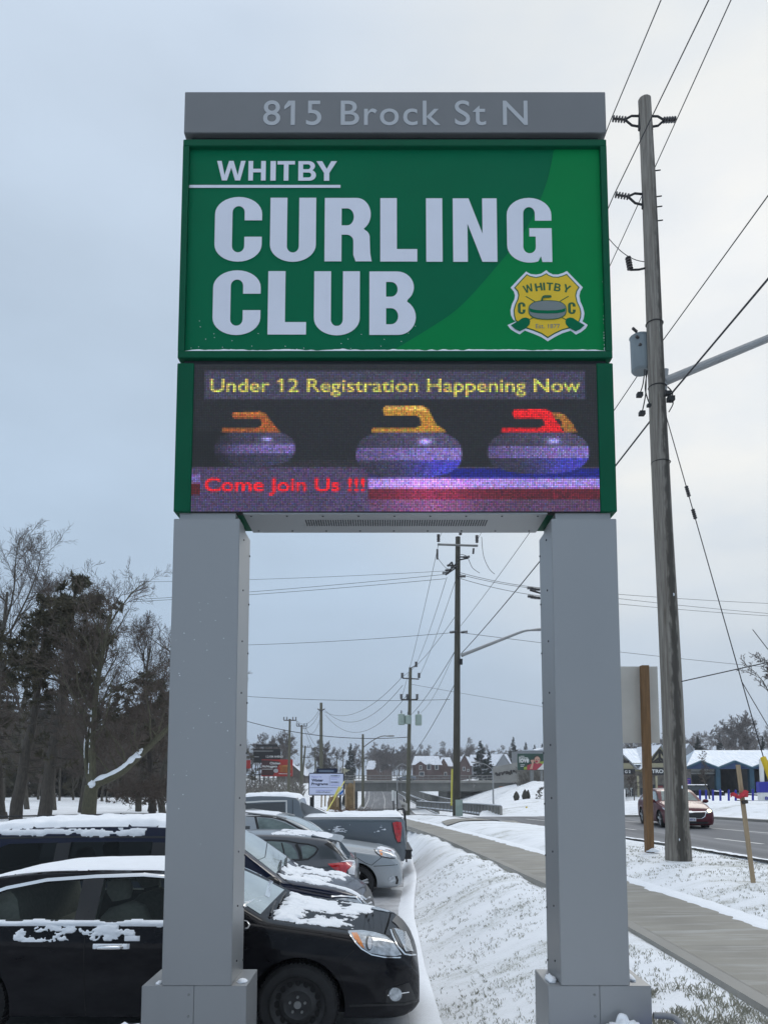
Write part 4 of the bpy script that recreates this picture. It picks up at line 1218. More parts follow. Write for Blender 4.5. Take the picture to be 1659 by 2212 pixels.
        for j in range(60):                            # tread blocks
            a = 2*pi*(j+.5)/60; c = Vector((cos(a), 0, sin(a))); t = Vector((-sin(a), 0, cos(a)))
            for q in (-.30, 0, .30):
                p = c*(R-.002)+Vector((0, q*width, 0)); hw = .115*width
                mb.add([p-t*.010+Vector((0, -hw, 0)), p+t*.010+Vector((0, -hw, 0)), p+t*.010+Vector((0, hw, 0)), p-t*.010+Vector((0, hw, 0)),
                        p-t*.009+c*.008+Vector((0, -hw, 0)), p+t*.009+c*.008+Vector((0, -hw, 0)), p+t*.009+c*.008+Vector((0, hw, 0)), p-t*.009+c*.008+Vector((0, hw, 0))],
                       [(4, 5, 6, 7), (0, 1, 5, 4), (1, 2, 6, 5), (2, 3, 7, 6), (3, 0, 4, 7)])
        o = mb.build('wheel', M['rubber'], s.root, smooth_=35); o.location = (x, y, R)
        rr = R-.10; mb = MB(); f = side
        if rim == 'steel':
            prof = [(rr+.012, .50), (rr-.005, .50), (rr-.02, .42), (rr-.045, .30), (rr-.06, .27), (rr*.62, .34), (rr*.50, .40), (rr*.42, .36), (rr*.2, .37), (.001, .37)]
            vs = [(r*cos(2*pi*j/n), f*k*width, r*sin(2*pi*j/n)) for r, k in prof for j in range(n)]
            fs = [(i*n+j, i*n+(j+1) % n, (i+1)*n+(j+1) % n, (i+1)*n+j) for i in range(len(prof)-1) for j in range(n)]
            mb.add(vs, fs)
            r_ = mb.build('rim', M['steel_rim'], o, smooth_=35)
            mb = MB()
            for j in range(16):
                a = 2*pi*j/16; c = Vector((rr*.76*cos(a), f*.315*width, rr*.76*sin(a)))
                ring = [c+Vector((.0215*cos(q), f*.006, .026*sin(q))) for q in np.linspace(0, 2*pi, 12, endpoint=False)]
                mb.add(ring+[v+Vector((0, -f*.02, 0)) for v in ring], [tuple(range(12))]+[(i, (i+1) % 12, (i+1) % 12+12, i+12) for i in range(12)], 0)
            mb.build('rim_holes', M['well'], r_.parent)
            mb = MB()
            for j in range(5):
                a = 2*pi*j/5+.3; mb.cyl((rr*.28*cos(a), f*.36*width, rr*.28*sin(a)), (rr*.28*cos(a), f*.47*width, rr*.28*sin(a)), .011, 6)
            mb.cyl((0, f*.36*width, 0), (0, f*.42*width, 0), .03, 14)
            mb.build('wheel_nuts', M['steel_dull'], o)
        else:
            prof = [(rr+.012, .50), (rr-.01, .49), (rr-.03, .30), (rr-.05, -.1), (.01, -.1)]
            vs = [(r*cos(2*pi*j/n), f*k*width, r*sin(2*pi*j/n)) for r, k in prof for j in range(n)]
            fs = [(i*n+j, i*n+(j+1) % n, (i+1)*n+(j+1) % n, (i+1)*n+j) for i in range(len(prof)-1) for j in range(n)]
            mb.add(vs, fs, 1)
            for j in range(5):
                a = 2*pi*j/5+.2
                for da in (-.13, .13):
                    mb.tube([(0, f*.40*width, 0), (rr*.5*cos(a+da*.7), f*.40*width, rr*.5*sin(a+da*.7)), (rr*.97*cos(a+da), f*.42*width, rr*.97*sin(a+da))], [.03, .022, .022], 6, mi=0)
            mb.cyl((0, f*.3*width, 0), (0, f*.46*width, 0), .05, 16, mi=0)
            mb.build('rim', [M['alloy'], M['well']], o, smooth_=35)
    def snow(s, name, inside, box, plane='top', cell=.03, h=.04, thr=0.0, seed=1, scale=3.0, side=-1, edge=.06, m=None, rough=.5, sx=1.0):
        """a blown layer of snow laid on the body; inside(a,b)->signed inset distance (m)"""
        a0, a1, b0, b1 = box; na, nb = max(2, int((a1-a0)/cell)), max(2, int((b1-b0)/cell))
        G = {}; vs = []
        def fld(a, b):
            d = inside(a, b)
            if d <= -.05: return -1
            q = noise.noise(Vector((a*scale*sx, b*scale, seed*7.7)))*.55+noise.noise(Vector((a*scale*3.3*sx, b*scale*3.3, seed)))*.30+noise.noise(Vector((a*scale*9*sx, b*scale*9, seed+4)))*.18
            return min(1, (d+.02)/edge)*.75-.35+q*rough*2-thr
        F = [[fld(lerp(a0, a1, i/na), lerp(b0, b1, j/nb)) for j in range(nb+1)] for i in range(na+1)]
        def vert(i, j):
            if (i, j) in G: return G[i, j]
            a, b = lerp(a0, a1, i/na), lerp(b0, b1, j/nb); p, n = s.cast(plane, a, b, side)
            ref = Vector((0, 0, 1)) if plane == 'top' else Vector((0, side, 0))
            if n.dot(ref) < 0: n = -n
            t = F[i][j]; k = h*(max(0, min(1, t*1.6))**.7)*(.75+.5*noise.noise(Vector((a*5, b*5, seed+9))))
            vs.append(p+n*(.003 if t > 0 else -.004)+(n if plane != 'top' else Vector((0, 0, 1)))*k); G[i, j] = len(vs)-1; return G[i, j]
        fs = []
        for i in range(na):
            for j in range(nb):
                q = (F[i][j], F[i+1][j], F[i+1][j+1], F[i][j+1])
                if sum(t > 0 for t in q) >= 2: fs.append((vert(i, j), vert(i+1, j), vert(i+1, j+1), vert(i, j+1)))
        if not fs: return None
        return MB().add(vs, fs).build(name, m or M['snow'], s.root, smooth_=180)
    def mirror_part(s, x, z, m, size=(.09, .11, .075)):
        for sd in (-1, 1):
            mb = MB().blob((x, sd*(s.w(x)+.08), z), size, 14, .05, 3)
            mb.tube([(x, sd*(s.w(x)-.06), z-.05), (x, sd*(s.w(x)+.04), z-.02)], [.03, .03], 8)
            mb.build('wing_mirror', m, s.root, smooth_=60)

def seat(s, x, y, w=.5, z0=.45, top=1.17):
    """front seat: cushion, backrest and head restraint"""
    mb = MB()
    mb.tube([(x+.45, y, z0), (x+.05, y, z0-.02)], [.14, .15], 12, squash=1.7)
    mb.tube([(x, y, z0), (x-.06, y, z0+.25), (x-.13, y, top-.20), (x-.15, y, top-.14)], [.12, .13, .11, .06], 12, squash=1.9)
    mb.tube([(x-.15, y, top-.10), (x-.165, y, top-.02), (x-.18, y, top+.06), (x-.18, y, top+.09)], [.05, .07, .06, .02], 12, squash=1.7)
    mb.build('seat', M['seat_cloth'], s.root, smooth_=60)

# ---------------------------------------------------------------- black sedan, nearest
SEDTOP = [(-4.67,.90),(-4.62,1.0),(-4.35,1.06),(-4.1,1.17),(-3.7,1.345),(-3.3,1.425),(-2.9,1.452),(-2.5,1.445),(-2.08,1.385),(-1.7,1.21),(-1.28,.985),(-1.18,.965),(-.9,.925),(-.5,.86),(-.23,.785),(-.10,.69),(-.03,.58),(0,.48)]
SED = dict(L=4.67, top=[(-4.67,.90),(-4.62,1.0),(-4.35,1.06),(-4.1,1.14),(-3.7,1.268),(-3.3,1.326),(-2.9,1.344),(-2.5,1.346),(-2.08,1.330),(-1.7,1.195),(-1.28,.975),(-1.18,.950),(-.9,.908),(-.5,.848),(-.23,.785),(-.10,.69),(-.03,.58),(0,.48)],
           belt=[(-4.67,.88),(-4,.985),(-3,.970),(-1.7,.955),(-1.25,.93),(-.9,.88),(-.5,.80),(-.23,.72),(0,.45)],
           bot=[(-4.67,.36),(-4.4,.25),(-3.6,.20),(-1.4,.20),(-.6,.19),(-.15,.17),(0,.22)],
           w=[(-4.67,.66),(-4.55,.78),(-4.2,.87),(-3.4,.907),(-1.6,.907),(-.9,.895),(-.4,.845),(-.15,.74),(-.04,.60),(0,.48)], tumble=.36, crown=.010)
sed = Car('parked_sedan', 'black sedan with snow on its hood and door, nearest the sign', 'car', (.31, 6.95, -.455), radians(-1.0), SED, PA['black'])
fw = [(-2.64,.978),(-2.625,1.315),(-2.3,1.335),(-2.05,1.315),(-1.80,1.21),(-1.42,1.005),(-1.5,.978)]
rw = [(-2.80,.978),(-2.79,1.31),(-3.1,1.29),(-3.4,1.225),(-3.66,1.12),(-3.76,1.0),(-3.7,.978)]
low = lambda q: [(x, .978+(z-.978)*.925 if z > .978 else z) for x, z in q]
sed.window(low(fw), M['glass_side']); sed.window(low(rw), M['glass_side'])
sed.finish(cav=(-4.0, -1.35, .30), wells=(-.985, -3.67), R=.325)
for x in (-.985, -3.67):
    for sd in (-1, 1): sed.wheel(x, .325, sd, 'steel')
seat(sed, -2.45, -.38); seat(sed, -2.45, .38)
mb = MB().tube([(-3.35, -.62, .62), (-3.38, .62, .62)], .19, 10, squash=1.0); mb.tube([(-3.52, -.62, .95), (-3.52, .62, .95)], .15, 10, squash=1.8)
mb.build('rear_bench', M['seat_cloth'], sed.root, smooth_=60)
mb = MB().tube([(-1.62, .0, .93), (-1.62, -.62, .93)], [.12, .10], 10); mb.merge(MB().tube([(-1.62, 0, .93), (-1.62, .62, .93)], [.12, .10], 10)); mb.build('dashboard', M['interior'], sed.root, smooth_=60)
mb = MB(); c = Vector((-1.88, .38, .93)); mb.tube([c+Vector((.05*sin(a)*.9, .18*cos(a), .18*sin(a))) for a in np.linspace(0, 2*pi, 20)], .016, 6, False); mb.build('steering_wheel', M['plastic_black'], sed.root, smooth_=60)
sed.patch('windscreen', M['screen_sky_sheen'], [(-2.03,-.50),(-2.03,.50),(-1.33,.66),(-1.33,-.66)], .004, 'top')
sed.patch('rear_window', M['glass_opaque'], [(-4.12,-.55),(-4.12,.55),(-3.62,.46),(-3.62,-.46)], .004, 'top')
# bright trim round the windows, dark pillar, seams and handles
top = [(-3.80,1.03),(-3.70,1.135),(-3.42,1.243),(-3.1,1.310),(-2.7,1.340),(-2.3,1.354),(-2.03,1.333),(-1.78,1.228),(-1.38,1.02)]
for sd in (-1, 1):
    o = sed.strip('window_trim', M['chrome'], low(top), .026, .006, 'side', side=sd)
    sed.patch('door_pillar', M['plastic_black'], [(-2.805,.985),(-2.795,1.295),(-2.625,1.30),(-2.64,.985)], .002, 'side', side=sd)
    sed.strip('door_seam', M['well'], [(-2.705,1.30),(-2.70,.96),(-2.692,.6),(-2.675,.24)], .008, .0015, 'side', side=sd, skirt=.001)
    sed.strip('door_seam', M['well'], [(-1.50,.93),(-1.52,.6),(-1.50,.26)], .008, .0015, 'side', side=sd, skirt=.001)
    sed.strip('sill_trim', M['plastic_black'], [(-3.7,.968),(-2.8,.970),(-1.45,.968)], .022, .003, 'side', side=sd)
    for hx in (-2.60, -3.63):
        mb = MB(); y = sd*(sed.w(hx)+.012)
        mb.tube([(hx, y-sd*.02, .775), (hx+.03, y+sd*.012, .782), (hx+.20, y+sd*.012, .786), (hx+.235, y-sd*.02, .784)], [.010, .019, .018, .010], 8)
        mb.build('door_handle', M['chrome'], sed.root, smooth_=60)
# front: head lamp, grille, fog lamp traced on the nose
hl = [(948,676),(1060,672),(1160,688),(1252,716),(1318,775),(1378,868),(1330,878),(1240,872),(1130,852),(1050,802),(990,738)]
for nm in (1,):
    o = sed.patch('headlight', M['lens_clear'], hl, .007, zoom=Z8, step=6, mirror=True)
    sed.patch('turn_lens', M['lens_amber'], [(975,694),(1020,694),(1050,752),(1082,816),(1052,800),(1000,742)], .010, zoom=Z8, parent=o)
    sed.patch('projector_lens', M['glass_opaque'], [(1093+28*cos(a)+24, 772+62*sin(a)) for a in np.linspace(0, 2*pi, 20, endpoint=False)], .010, zoom=Z8, step=3, parent=o)
    sed.patch('projector_bezel', M['lens_white'], [(1093+18*cos(a)+30, 776+46*sin(a)) for a in np.linspace(0, 2*pi, 20, endpoint=False)], .012, zoom=Z8, step=3, parent=o)
    sed.strip('lamp_rim', M['plastic_black'], [(942,678),(1000,760),(1050,812),(1130,862),(1240,884),(1380,884)], 3.0, .009, zoom=None, parent=o) if False else None
sed.strip('headlight_trim', M['chrome'], [Z8(*p) for p in [(952,684),(1010,770),(1060,820),(1140,866),(1240,886),(1370,890)]], 2.6, .006)
gr = [(1302,655),(1350,655),(1410,682),(1445,740),(1470,850),(1440,862),(1395,842),(1340,760)]
g = sed.patch('grille', M['grille_dark'], gr, .006, zoom=Z8, step=4, mirror=True)
for i in range(7):
    a = .10+i*.13
    sed.strip('grille_bar', M['chrome'], [Z8(lerp(1312, 1412, a), lerp(662, 690, a)), Z8(lerp(1360, 1442, a), lerp(760, 752, a)), Z8(lerp(1400, 1468, a), lerp(842, 846, a))], 2.2, .016, parent=g)
sed.strip('grille_surround', M['chrome'], [Z8(*p) for p in [(1290,668),(1308,720),(1345,800),(1400,862),(1450,872),(1490,868)]], 3.2, .010)
sed.strip('hood_seam', M['well'], [Z8(*p) for p in [(300,560),(600,606),(900,660),(1060,680),(1200,692),(1290,718)]], 1.6, .002, skirt=.001)
sed.strip('bumper_seam', M['well'], [Z8(*p) for p in [(1000,830),(930,890),(862,965),(895,1040),(925,1110)]], 1.6, .002, skirt=.001)
sed.patch('lower_intake', M['plastic_black'], [(1255,1150),(1440,1090),(1500,1230),(1470,1250),(1250,1255)], .004, zoom=Z8, step=5)
o = sed.patch('fog_light', M['lens_clear'], [(1325+50*cos(a), 1182+54*sin(a)) for a in np.linspace(0, 2*pi, 24, endpoint=False)], .016, zoom=Z8, step=3, mirror=True)
sed.strip('fog_trim', M['chrome'], [Z8(1265, 1190), Z8(1330, 1180), Z8(1432, 1166)], 2.2, .012)
sed.strip('bumper_lip', M['plastic_black'], [Z8(*p) for p in [(960,1275),(1200,1268),(1400,1262),(1500,1235)]], 5, .008)
# side mirror (the rim of it shows past the pillar)
mb = MB().blob((-1.52, -(sed.w(-1.52)+.10), 1.0), (.10, .12, .085), 18, .04, 2); mb.tube([(-1.45, -.84, .95), (-1.5, -.95, .97)], .03, 8)
mb.build('wing_mirror', PA['black'], sed.root, smooth_=60)
mb = MB().blob((-1.52, (sed.w(-1.52)+.10), 1.0), (.10, .12, .085), 18, .04, 2); mb.tube([(-1.45, .84, .95), (-1.5, .95, .97)], .03, 8)
mb.build('wing_mirror', PA['black'], sed.root, smooth_=60)
sed.strip('quarter_trim', M['chrome'], [Z8(112,595),(Z8(140,600)),Z8(158,630),Z8(145,652),Z8(112,660)], 3.2, .012)
mb = MB()
for a, b in (((-1.26, -.55), (-1.30, -.05)), ((-1.26, -.10), (-1.29, .5))):
    p = sed.cast('top', *a)[0]+Vector((0, 0, .02)); q = sed.cast('top', *b)[0]+Vector((0, 0, .02)); mb.tube([p, (p+q)/2+Vector((0, 0, .012)), q], .009, 6)
mb.build('wiper', M['plastic_black'], sed.root)
# snow: roof, hood, sill and the smear on the doors
sed.snow('roof_snow', lambda a, b: min(.52-abs(b), a+3.75, -2.1-a), (-3.8, -2.05, -.6, .6), h=.012, seed=2, rough=.30, thr=-.25)
sed.snow('hood_snow', lambda a, b: min(.66-abs(b), a+1.25, -.52-a+.12*b), (-1.27, -.25, -.70, .70), h=.016, seed=5, rough=1.0, thr=.20, cell=.013, scale=4, edge=.12)
sed.snow('cowl_snow', lambda a, b: min(.66-abs(b), a+1.25, -1.02-a), (-1.27, -.98, -.70, .70), h=.04, seed=15, rough=.6, thr=-.12, cell=.016, scale=5, edge=.08)
sed.snow('sill_snow', lambda a, b: min(b-.962, .962-b+noise.noise(Vector((a*5, 0, 0)))*.018, a+3.9, -1.5-a), (-3.9, -1.5, .93, 1.02), 'side', cell=.008, h=.022, seed=3, rough=.25, thr=-.35, edge=.02)
sed.snow('door_snow', lambda a, b: min(b-.84, .955-b, a+3.26, -2.28-a)*1.0-.02*abs(a+2.72)**2, (-3.3, -2.2, .82, .97), 'side', cell=.0065, h=.014, seed=8, rough=1.15, thr=.10, edge=.07, scale=6, sx=.6)
sed.snow('handle_snow', lambda a, b: min(b-.775, .80-b, a+2.62, -2.35-a), (-2.62, -2.32, .77, .81), 'side', cell=.008, h=.025, seed=4, rough=.6, thr=.05, edge=.02)
sed.snow('door_snow', lambda a, b: min(b-.84, .862-b, a+2.36, -2.27-a), (-2.38, -2.25, .83, .87), 'side', cell=.007, h=.012, seed=4, rough=.3, thr=-.1, edge=.02)

# ---------------------------------------------------------------- navy minivan behind it
VAN = dict(L=5.1, top=[(-5.1,.95),(-5.06,1.30),(-4.95,1.60),(-4.6,1.69),(-4.2,1.725),(-3.2,1.75),(-2.4,1.735),(-1.98,1.68),(-1.64,1.52),(-1.10,1.145),(-1.0,1.11),(-.7,1.06),(-.35,.985),(-.15,.90),(-.05,.78),(0,.62)],
           belt=[(-5.1,.9),(-4.6,1.06),(-3,1.05),(-1.6,1.04),(-1.1,1.03),(-.7,.96),(-.35,.88),(-.1,.76),(0,.6)],
           bot=[(-5.1,.38),(-4.7,.26),(-1,.2),(-.2,.2),(0,.28)],
           w=[(-5.1,.76),(-4.95,.88),(-4.4,.96),(-3,.985),(-1.6,.98),(-.9,.96),(-.4,.90),(-.15,.80),(-.04,.66),(0,.55)], tumble=.27, crown=.05)
van = Car('parked_minivan', 'dark blue minivan with snow on its roof and hood, second from the sign', 'minivan', (-.13, 9.72, -.64), radians(-.5), VAN, PA['navy'])
w1 = [(-2.0,1.10),(-2.45,1.10),(-2.45,1.545),(-2.2,1.535),(-1.9,1.42),(-1.62,1.22)]
w2 = [(-2.62,1.10),(-3.62,1.10),(-3.60,1.545),(-2.62,1.55)]
w3 = [(-3.78,1.10),(-4.75,1.14),(-4.66,1.40),(-4.35,1.52),(-3.75,1.54)]
for w in (w1, w2, w3): van.window(w, M['glass_dark'] if w is not w1 else M['glass_side'])
van.finish(cav=(-4.7, -1.5, .4), wells=(-.98, -4.05), R=.35)
for x in (-.98, -4.05):
    for sd in (-1, 1): van.wheel(x, .35, sd, 'alloy')
for x in (-2.5, -3.4): 
    for y in (-.42, .42): seat(van, x, y, z0=.62, top=1.36)
van.patch('windscreen', M['screen_sky_sheen'], [(-1.95,-.56),(-1.95,.56),(-1.16,.72),(-1.16,-.72)], .004, 'top')
for sd in (-1, 1):
    van.patch('door_pillar', M['plastic_black'], [(-3.79,1.11),(-3.77,1.53),(-3.60,1.54),(-3.62,1.11)], .002, 'side', side=sd)
    van.patch('door_pillar', M['plastic_black'], [(-2.63,1.11),(-2.62,1.54),(-2.45,1.54),(-2.45,1.11)], .002, 'side', side=sd)
    van.strip('door_seam', M['well'], [(-2.54,1.54),(-2.54,.6),(-2.5,.26)], .01, .0015, 'side', side=sd, skirt=.001)
    van.strip('roof_gutter', M['plastic_black'], [(-4.8,1.585),(-3.5,1.605),(-2.4,1.60)], .022, .004, 'side', side=sd)
o = van.patch('headlight', M['lens_clear'], [(838,418),(930,410),(1030,425),(1048,462),(1068,492),(1000,490),(905,470),(868,452)], .008, zoom=Z8, step=4, mirror=True)
van.strip('headlight_trim', M['chrome'], [Z8(*p) for p in [(815,398),(900,394),(1010,402),(1048,440),(1078,490)]], 3.2, .009)
g = van.patch('grille', M['grille_dark'], [(1085,360),(1108,350),(1135,420),(1152,520),(1140,560),(1095,490),(1060,430)], .006, zoom=Z8, step=4, mirror=True)
for i in range(4):
    van.strip('grille_bar', M['chrome'], [Z8(1050+i*14, 398+i*40), Z8(1085+i*11, 425+i*40), Z8(1122+i*9, 404+i*40)], 3.6, .018, parent=g)
van.strip('hood_seam', M['well'], [Z8(*p) for p in [(375,215),(470,285),(560,335),(700,370),(810,388),(1030,386)]], 1.6, .002, skirt=.001)
van.patch('bumper_snow', M['snow_thin'], [(840,490),(900,482),(1000,505),(1090,540),(1160,570),(1165,582),(1080,560),(960,530),(860,510)], .014, zoom=Z8, step=4)
mb = MB().blob((-1.62, -(van.w(-1.6)+.10), 1.13), (.10, .13, .09), 14, .05, 2); mb.merge(MB().blob((-1.62, (van.w(-1.6)+.10), 1.13), (.10, .13, .09), 14, .05, 2))
mb.build('wing_mirrors', PA['navy'], van.root, smooth_=60)
MBm = MB().blob((-1.60, -(van.w(-1.6)+.12), 1.215), (.12, .13, .05), 14, .3, 5, flat=True); MBm.build('mirror_snow', M['snow'], van.root, smooth_=180)
mb = MB()
for a, b in (((-1.12, -.62), (-1.2, .0)), ((-1.12, -.1), (-1.2, .55))):
    p = van.cast('top', *a)[0]+Vector((0, 0, .025)); q = van.cast('top', *b)[0]+Vector((0, 0, .025)); mb.tube([p, (p+q)/2+Vector((0, 0, .015)), q], .011, 6)
p = van.cast('top', -1.35, -.35)[0]; mb.tube([p, p+Vector((.02, .03, .18))], .005, 5)
mb.build('wiper', M['plastic_black'], van.root)
van.snow('roof_snow', lambda a, b: min(.66-abs(b)+.05*noise.noise(Vector((a*2, b, 1))), a+4.92, -2.0-a), (-4.95, -1.95, -.75, .75), h=.085, seed=3, rough=.22, thr=-.4, cell=.04)
van.snow('roof_side_snow', lambda a, b: min(b-1.60, 1.70-b, a+4.75, -2.7-a)-.03, (-4.8, -2.6, 1.57, 1.71), 'side', cell=.014, h=.012, seed=9, rough=1.1, thr=.05, scale=5, sx=.4)
van.snow('hood_snow', lambda a, b: min(.70-abs(b), a+1.16, -.30-a-.25*smooth(.4, -.6, b)), (-1.18, -.12, -.78, .78), h=.03, seed=6, rough=1.0, thr=.14, cell=.016, scale=4, edge=.12)
van.snow('hood_edge_snow', lambda a, b: min(a+1.0, -.12-a, .05-abs(b+.56+.12*(a+.6))), (-1.0, -.1, -.72, -.40), h=.016, seed=11, rough=.5, thr=-.1, cell=.016, edge=.03)

# ---------------------------------------------------------------- dark grey hatchback, tail to the pavement
HAT = dict(L=4.46, top=[(-4.46,.72),(-4.445,.92),(-4.29,1.05),(-4.07,1.335),(-4.02,1.375),(-3.72,1.43),(-3.0,1.475),(-2.3,1.455),(-1.75,1.32),(-1.15,1.0),(-1.0,.96),(-.4,.83),(-.12,.70),(0,.5)],
           belt=[(-4.46,.70),(-4.3,.98),(-3.9,.99),(-3,.95),(-1.5,.92),(-1,.90),(-.4,.76),(0,.48)],
           bot=[(-4.46,.36),(-4.2,.25),(-1,.2),(-.2,.2),(0,.25)],
           w=[(-4.46,.68),(-4.36,.80),(-4.05,.87),(-3.2,.885),(-1.5,.885),(-.8,.87),(-.3,.80),(-.06,.62),(0,.5)], tumble=.36)
hat = Car('parked_hatchback', 'dark grey hatchback with its red tail light towards the pavement', 'car', (-.43-4.46, 12.62, -.70), radians(180), HAT, PA['gunmetal'])
def side_local(car, pts, zoom): return [(p.x, p.z) for p in car.local_px(pts, zoom)]
qw = side_local(hat, [(590,1400),(655,1388),(722,1410),(745,1432),(715,1478),(660,1520),(610,1525)], Z4)
hw = side_local(hat, [(60,1352),(300,1350),(420,1360),(490,1385),(545,1460),(560,1525),(300,1540),(60,1545)], Z4)
hat.patch('window', M['glass_green'], qw, .004, 'side', side=1); hat.patch('window', M['glass_green'], hw, .004, 'side', side=1)
hat.patch('window', M['glass_opaque'], qw, .004, 'side', side=-1); hat.patch('window', M['glass_opaque'], hw, .004, 'side', side=-1)
hat.finish(wells=(-.9, -3.56), R=.32)
for x in (-.9, -3.56):
    for sd in (-1, 1): hat.wheel(x, .32, sd, 'alloy')
hat.strip('window_trim', M['plastic_black'], [Z4(*p) for p in [(40,1340),(300,1338),(450,1345),(560,1368),(660,1378),(735,1400),(762,1428),(730,1480),(660,1530),(540,1540),(480,1536)]], 2.6, .008)
hat.strip('window_pillar', M['plastic_black'], [Z4(*p) for p in [(395,1365),(415,1440),(425,1530)]], 3.0, .008)
hat.strip('window_pillar', M['plastic_black'], [Z4(*p) for p in [(540,1380),(575,1450),(590,1525)]], 7.0, .008)
hat.patch('tail_light', M['lens_red'], [(858,1578),(980,1566),(1100,1552),(1095,1600),(1050,1640),(1040,1672),(985,1668),(920,1630)], .012, zoom=Z4, step=4, mirror=True)
hat.patch('reverse_light', M['lens_white'], [(1102,1556),(1132,1560),(1122,1690),(1065,1678),(1058,1640),(1098,1602)], .014, zoom=Z4, step=4, mirror=True)
hat.patch('rear_window', M['glass_opaque'], [(-.62,1.03),(.62,1.03),(.52,1.31),(-.52,1.31)], .005, 'rear')
hat.patch('rear_pillar_panel', M['plastic_black'], [(822,1378),(895,1345),(1060,1505),(1020,1510)], .005, zoom=Z4, step=5)
mb = MB(); mb.prism([(-4.20,1.325),(-4.16,1.35),(-3.72,1.435),(-3.72,1.40),(-4.0,1.345)], -.55, .55)
mb.build('roof_spoiler', PA['gunmetal'], hat.root, smooth_=40)
hat.snow('spoiler_snow', lambda a, b: min(.56-abs(b), a+4.12, -3.1-a), (-4.1, -3.0, -.6, .6), h=.012, seed=3, rough=.9, thr=.1, m=M['snow_thin'])
hat.patch('tail_snow', M['snow'], [(985,1560),(1040,1545),(1120,1552),(1125,1562),(1060,1560)], .02, zoom=Z4, step=4)
hat.strip('rear_glass_edge', M['lens_white'], [Z4(*p) for p in [(905,1355),(975,1430),(1040,1505)]], 4, .006)
mb = MB().tube([(-4.42, .12, 1.02), (-4.40, -.2, 1.08)], .012, 6); mb.build('rear_wiper', M['plastic_black'], hat.root)

# ---------------------------------------------------------------- silver wagon
WAG = dict(L=4.75, top=[(-4.75,.85),(-4.7,1.15),(-4.5,1.5),(-4.3,1.58),(-3.6,1.65),(-2.9,1.655),(-2.40,1.60),(-2.0,1.46),(-1.42,1.12),(-1.3,1.085),(-.8,1.02),(-.35,.945),(-.16,.86),(-.05,.72),(0,.55)],
           belt=[(-4.75,.8),(-4.3,1.06),(-3,1.02),(-1.5,1.0),(-1.2,.98),(-.8,.92),(-.35,.84),(-.1,.68),(0,.52)],
           bot=[(-4.75,.4),(-4.5,.28),(-1,.24),(-.25,.22),(0,.27)],
           w=[(-4.75,.7),(-4.6,.82),(-4.2,.88),(-3,.90),(-1.5,.90),(-.9,.89),(-.4,.845),(-.15,.75),(-.04,.62),(0,.52)], tumble=.34)
wag = Car('parked_wagon', 'silver wagon with its nose towards the grass, beside the grey pickup', 'car', (.375, 15.4, -.72), radians(-1.5), WAG, PA['silver'])
wl_ = side_local(wag, [(155,1110),(300,1122),(430,1165),(560,1232),(600,1250),(400,1240),(165,1238)], Z4)
wag.patch('window', M['glass_green'], wl_, .004, 'side', side=-1)
wag.patch('window', M['glass_opaque'], wl_, .004, 'side', side=1)
wag.patch('window', M['glass_opaque'], [(-3.95,1.04),(-2.98,1.03),(-3.0,1.42),(-3.9,1.42)], .004, 'side', side=-1)
wag.finish(wells=(-.88, -3.55), R=.34)
for x in (-.88, -3.55):
    for sd in (-1, 1): wag.wheel(x, .34, sd, 'alloy')
wag.patch('windscreen', M['screen_sky_sheen'], [(-2.38,-.52),(-2.38,.52),(-1.48,.66),(-1.48,-.66)], .004, 'top')
wag.strip('window_trim', M['plastic_black'], [Z4(*p) for p in [(40,1088),(160,1094),(300,1104),(430,1140),(560,1210),(690,1262)]], 4, .007)
wag.strip('window_pillar', M['plastic_black'], [Z4(*p) for p in [(130,1100),(160,1240)]], 5, .007)
o = wag.patch('headlight', M['lens_clear'], [(1330,1428),(1400,1428),(1490,1440),(1510,1462),(1530,1515),(1480,1515),(1400,1500),(1352,1465)], .010, zoom=Z4, step=3, mirror=True)
wag.patch('turn_lens', M['lens_amber'], [(1375,1440),(1405,1440),(1408,1498),(1385,1488)], .013, zoom=Z4, step=3, parent=o)
wag.strip('headlight_trim', M['plastic_black'], [Z4(*p) for p in [(1325,1430),(1350,1468),(1400,1505),(1480,1520),(1535,1520)]], 1.8, .008)
wag.patch('fog_light', M['lens_clear'], [(1505+35*cos(a), 1735+35*sin(a)) for a in np.linspace(0, 2*pi, 16, endpoint=False)], .012, zoom=Z4, step=4)
wag.strip('bumper_grille', M['plastic_black'], [Z4(1545,1700), Z4(1560,1740), Z4(1550,1780)], 4, .010)
wag.strip('hood_seam', M['well'], [Z4(*p) for p in [(1040,1480),(1120,1495),(1240,1570),(1300,1590),(1400,1510)]], 1.2, .002, skirt=.001)
wag.strip('bumper_seam', M['well'], [Z4(*p) for p in [(1320,1600),(1440,1595),(1560,1585)]], 1.2, .003, skirt=.001)
for sd in (-1, 1):
    pts = [wag.cast('top', x, sd*.56)[0]+Vector((0, 0, .05 if -3.9 < x < -2.5 else .005)) for x in (-4.1, -3.9, -3.2, -2.5, -2.3)]
    MB().tube(pts, .018, 8).build('roof_rail', M['steel_galv'], wag.root, smooth_=60)
mb = MB()
for a, b in (((-1.42, -.6), (-1.46, .0)), ((-1.42, -.1), (-1.46, .55))):
    p = wag.cast('top', *a)[0]+Vector((0, 0, .03)); q = wag.cast('top', *b)[0]+Vector((0, 0, .03)); mb.tube([p, (p+q)/2+Vector((0, 0, .02)), q], .016, 6)
mb.build('wiper', M['plastic_black'], wag.root)
mb = MB().blob((-1.75, -(wag.w(-1.7)+.08), 1.06), (.10, .12, .08), 14, .05, 2); mb.build('wing_mirror', PA['silver'], wag.root, smooth_=60)
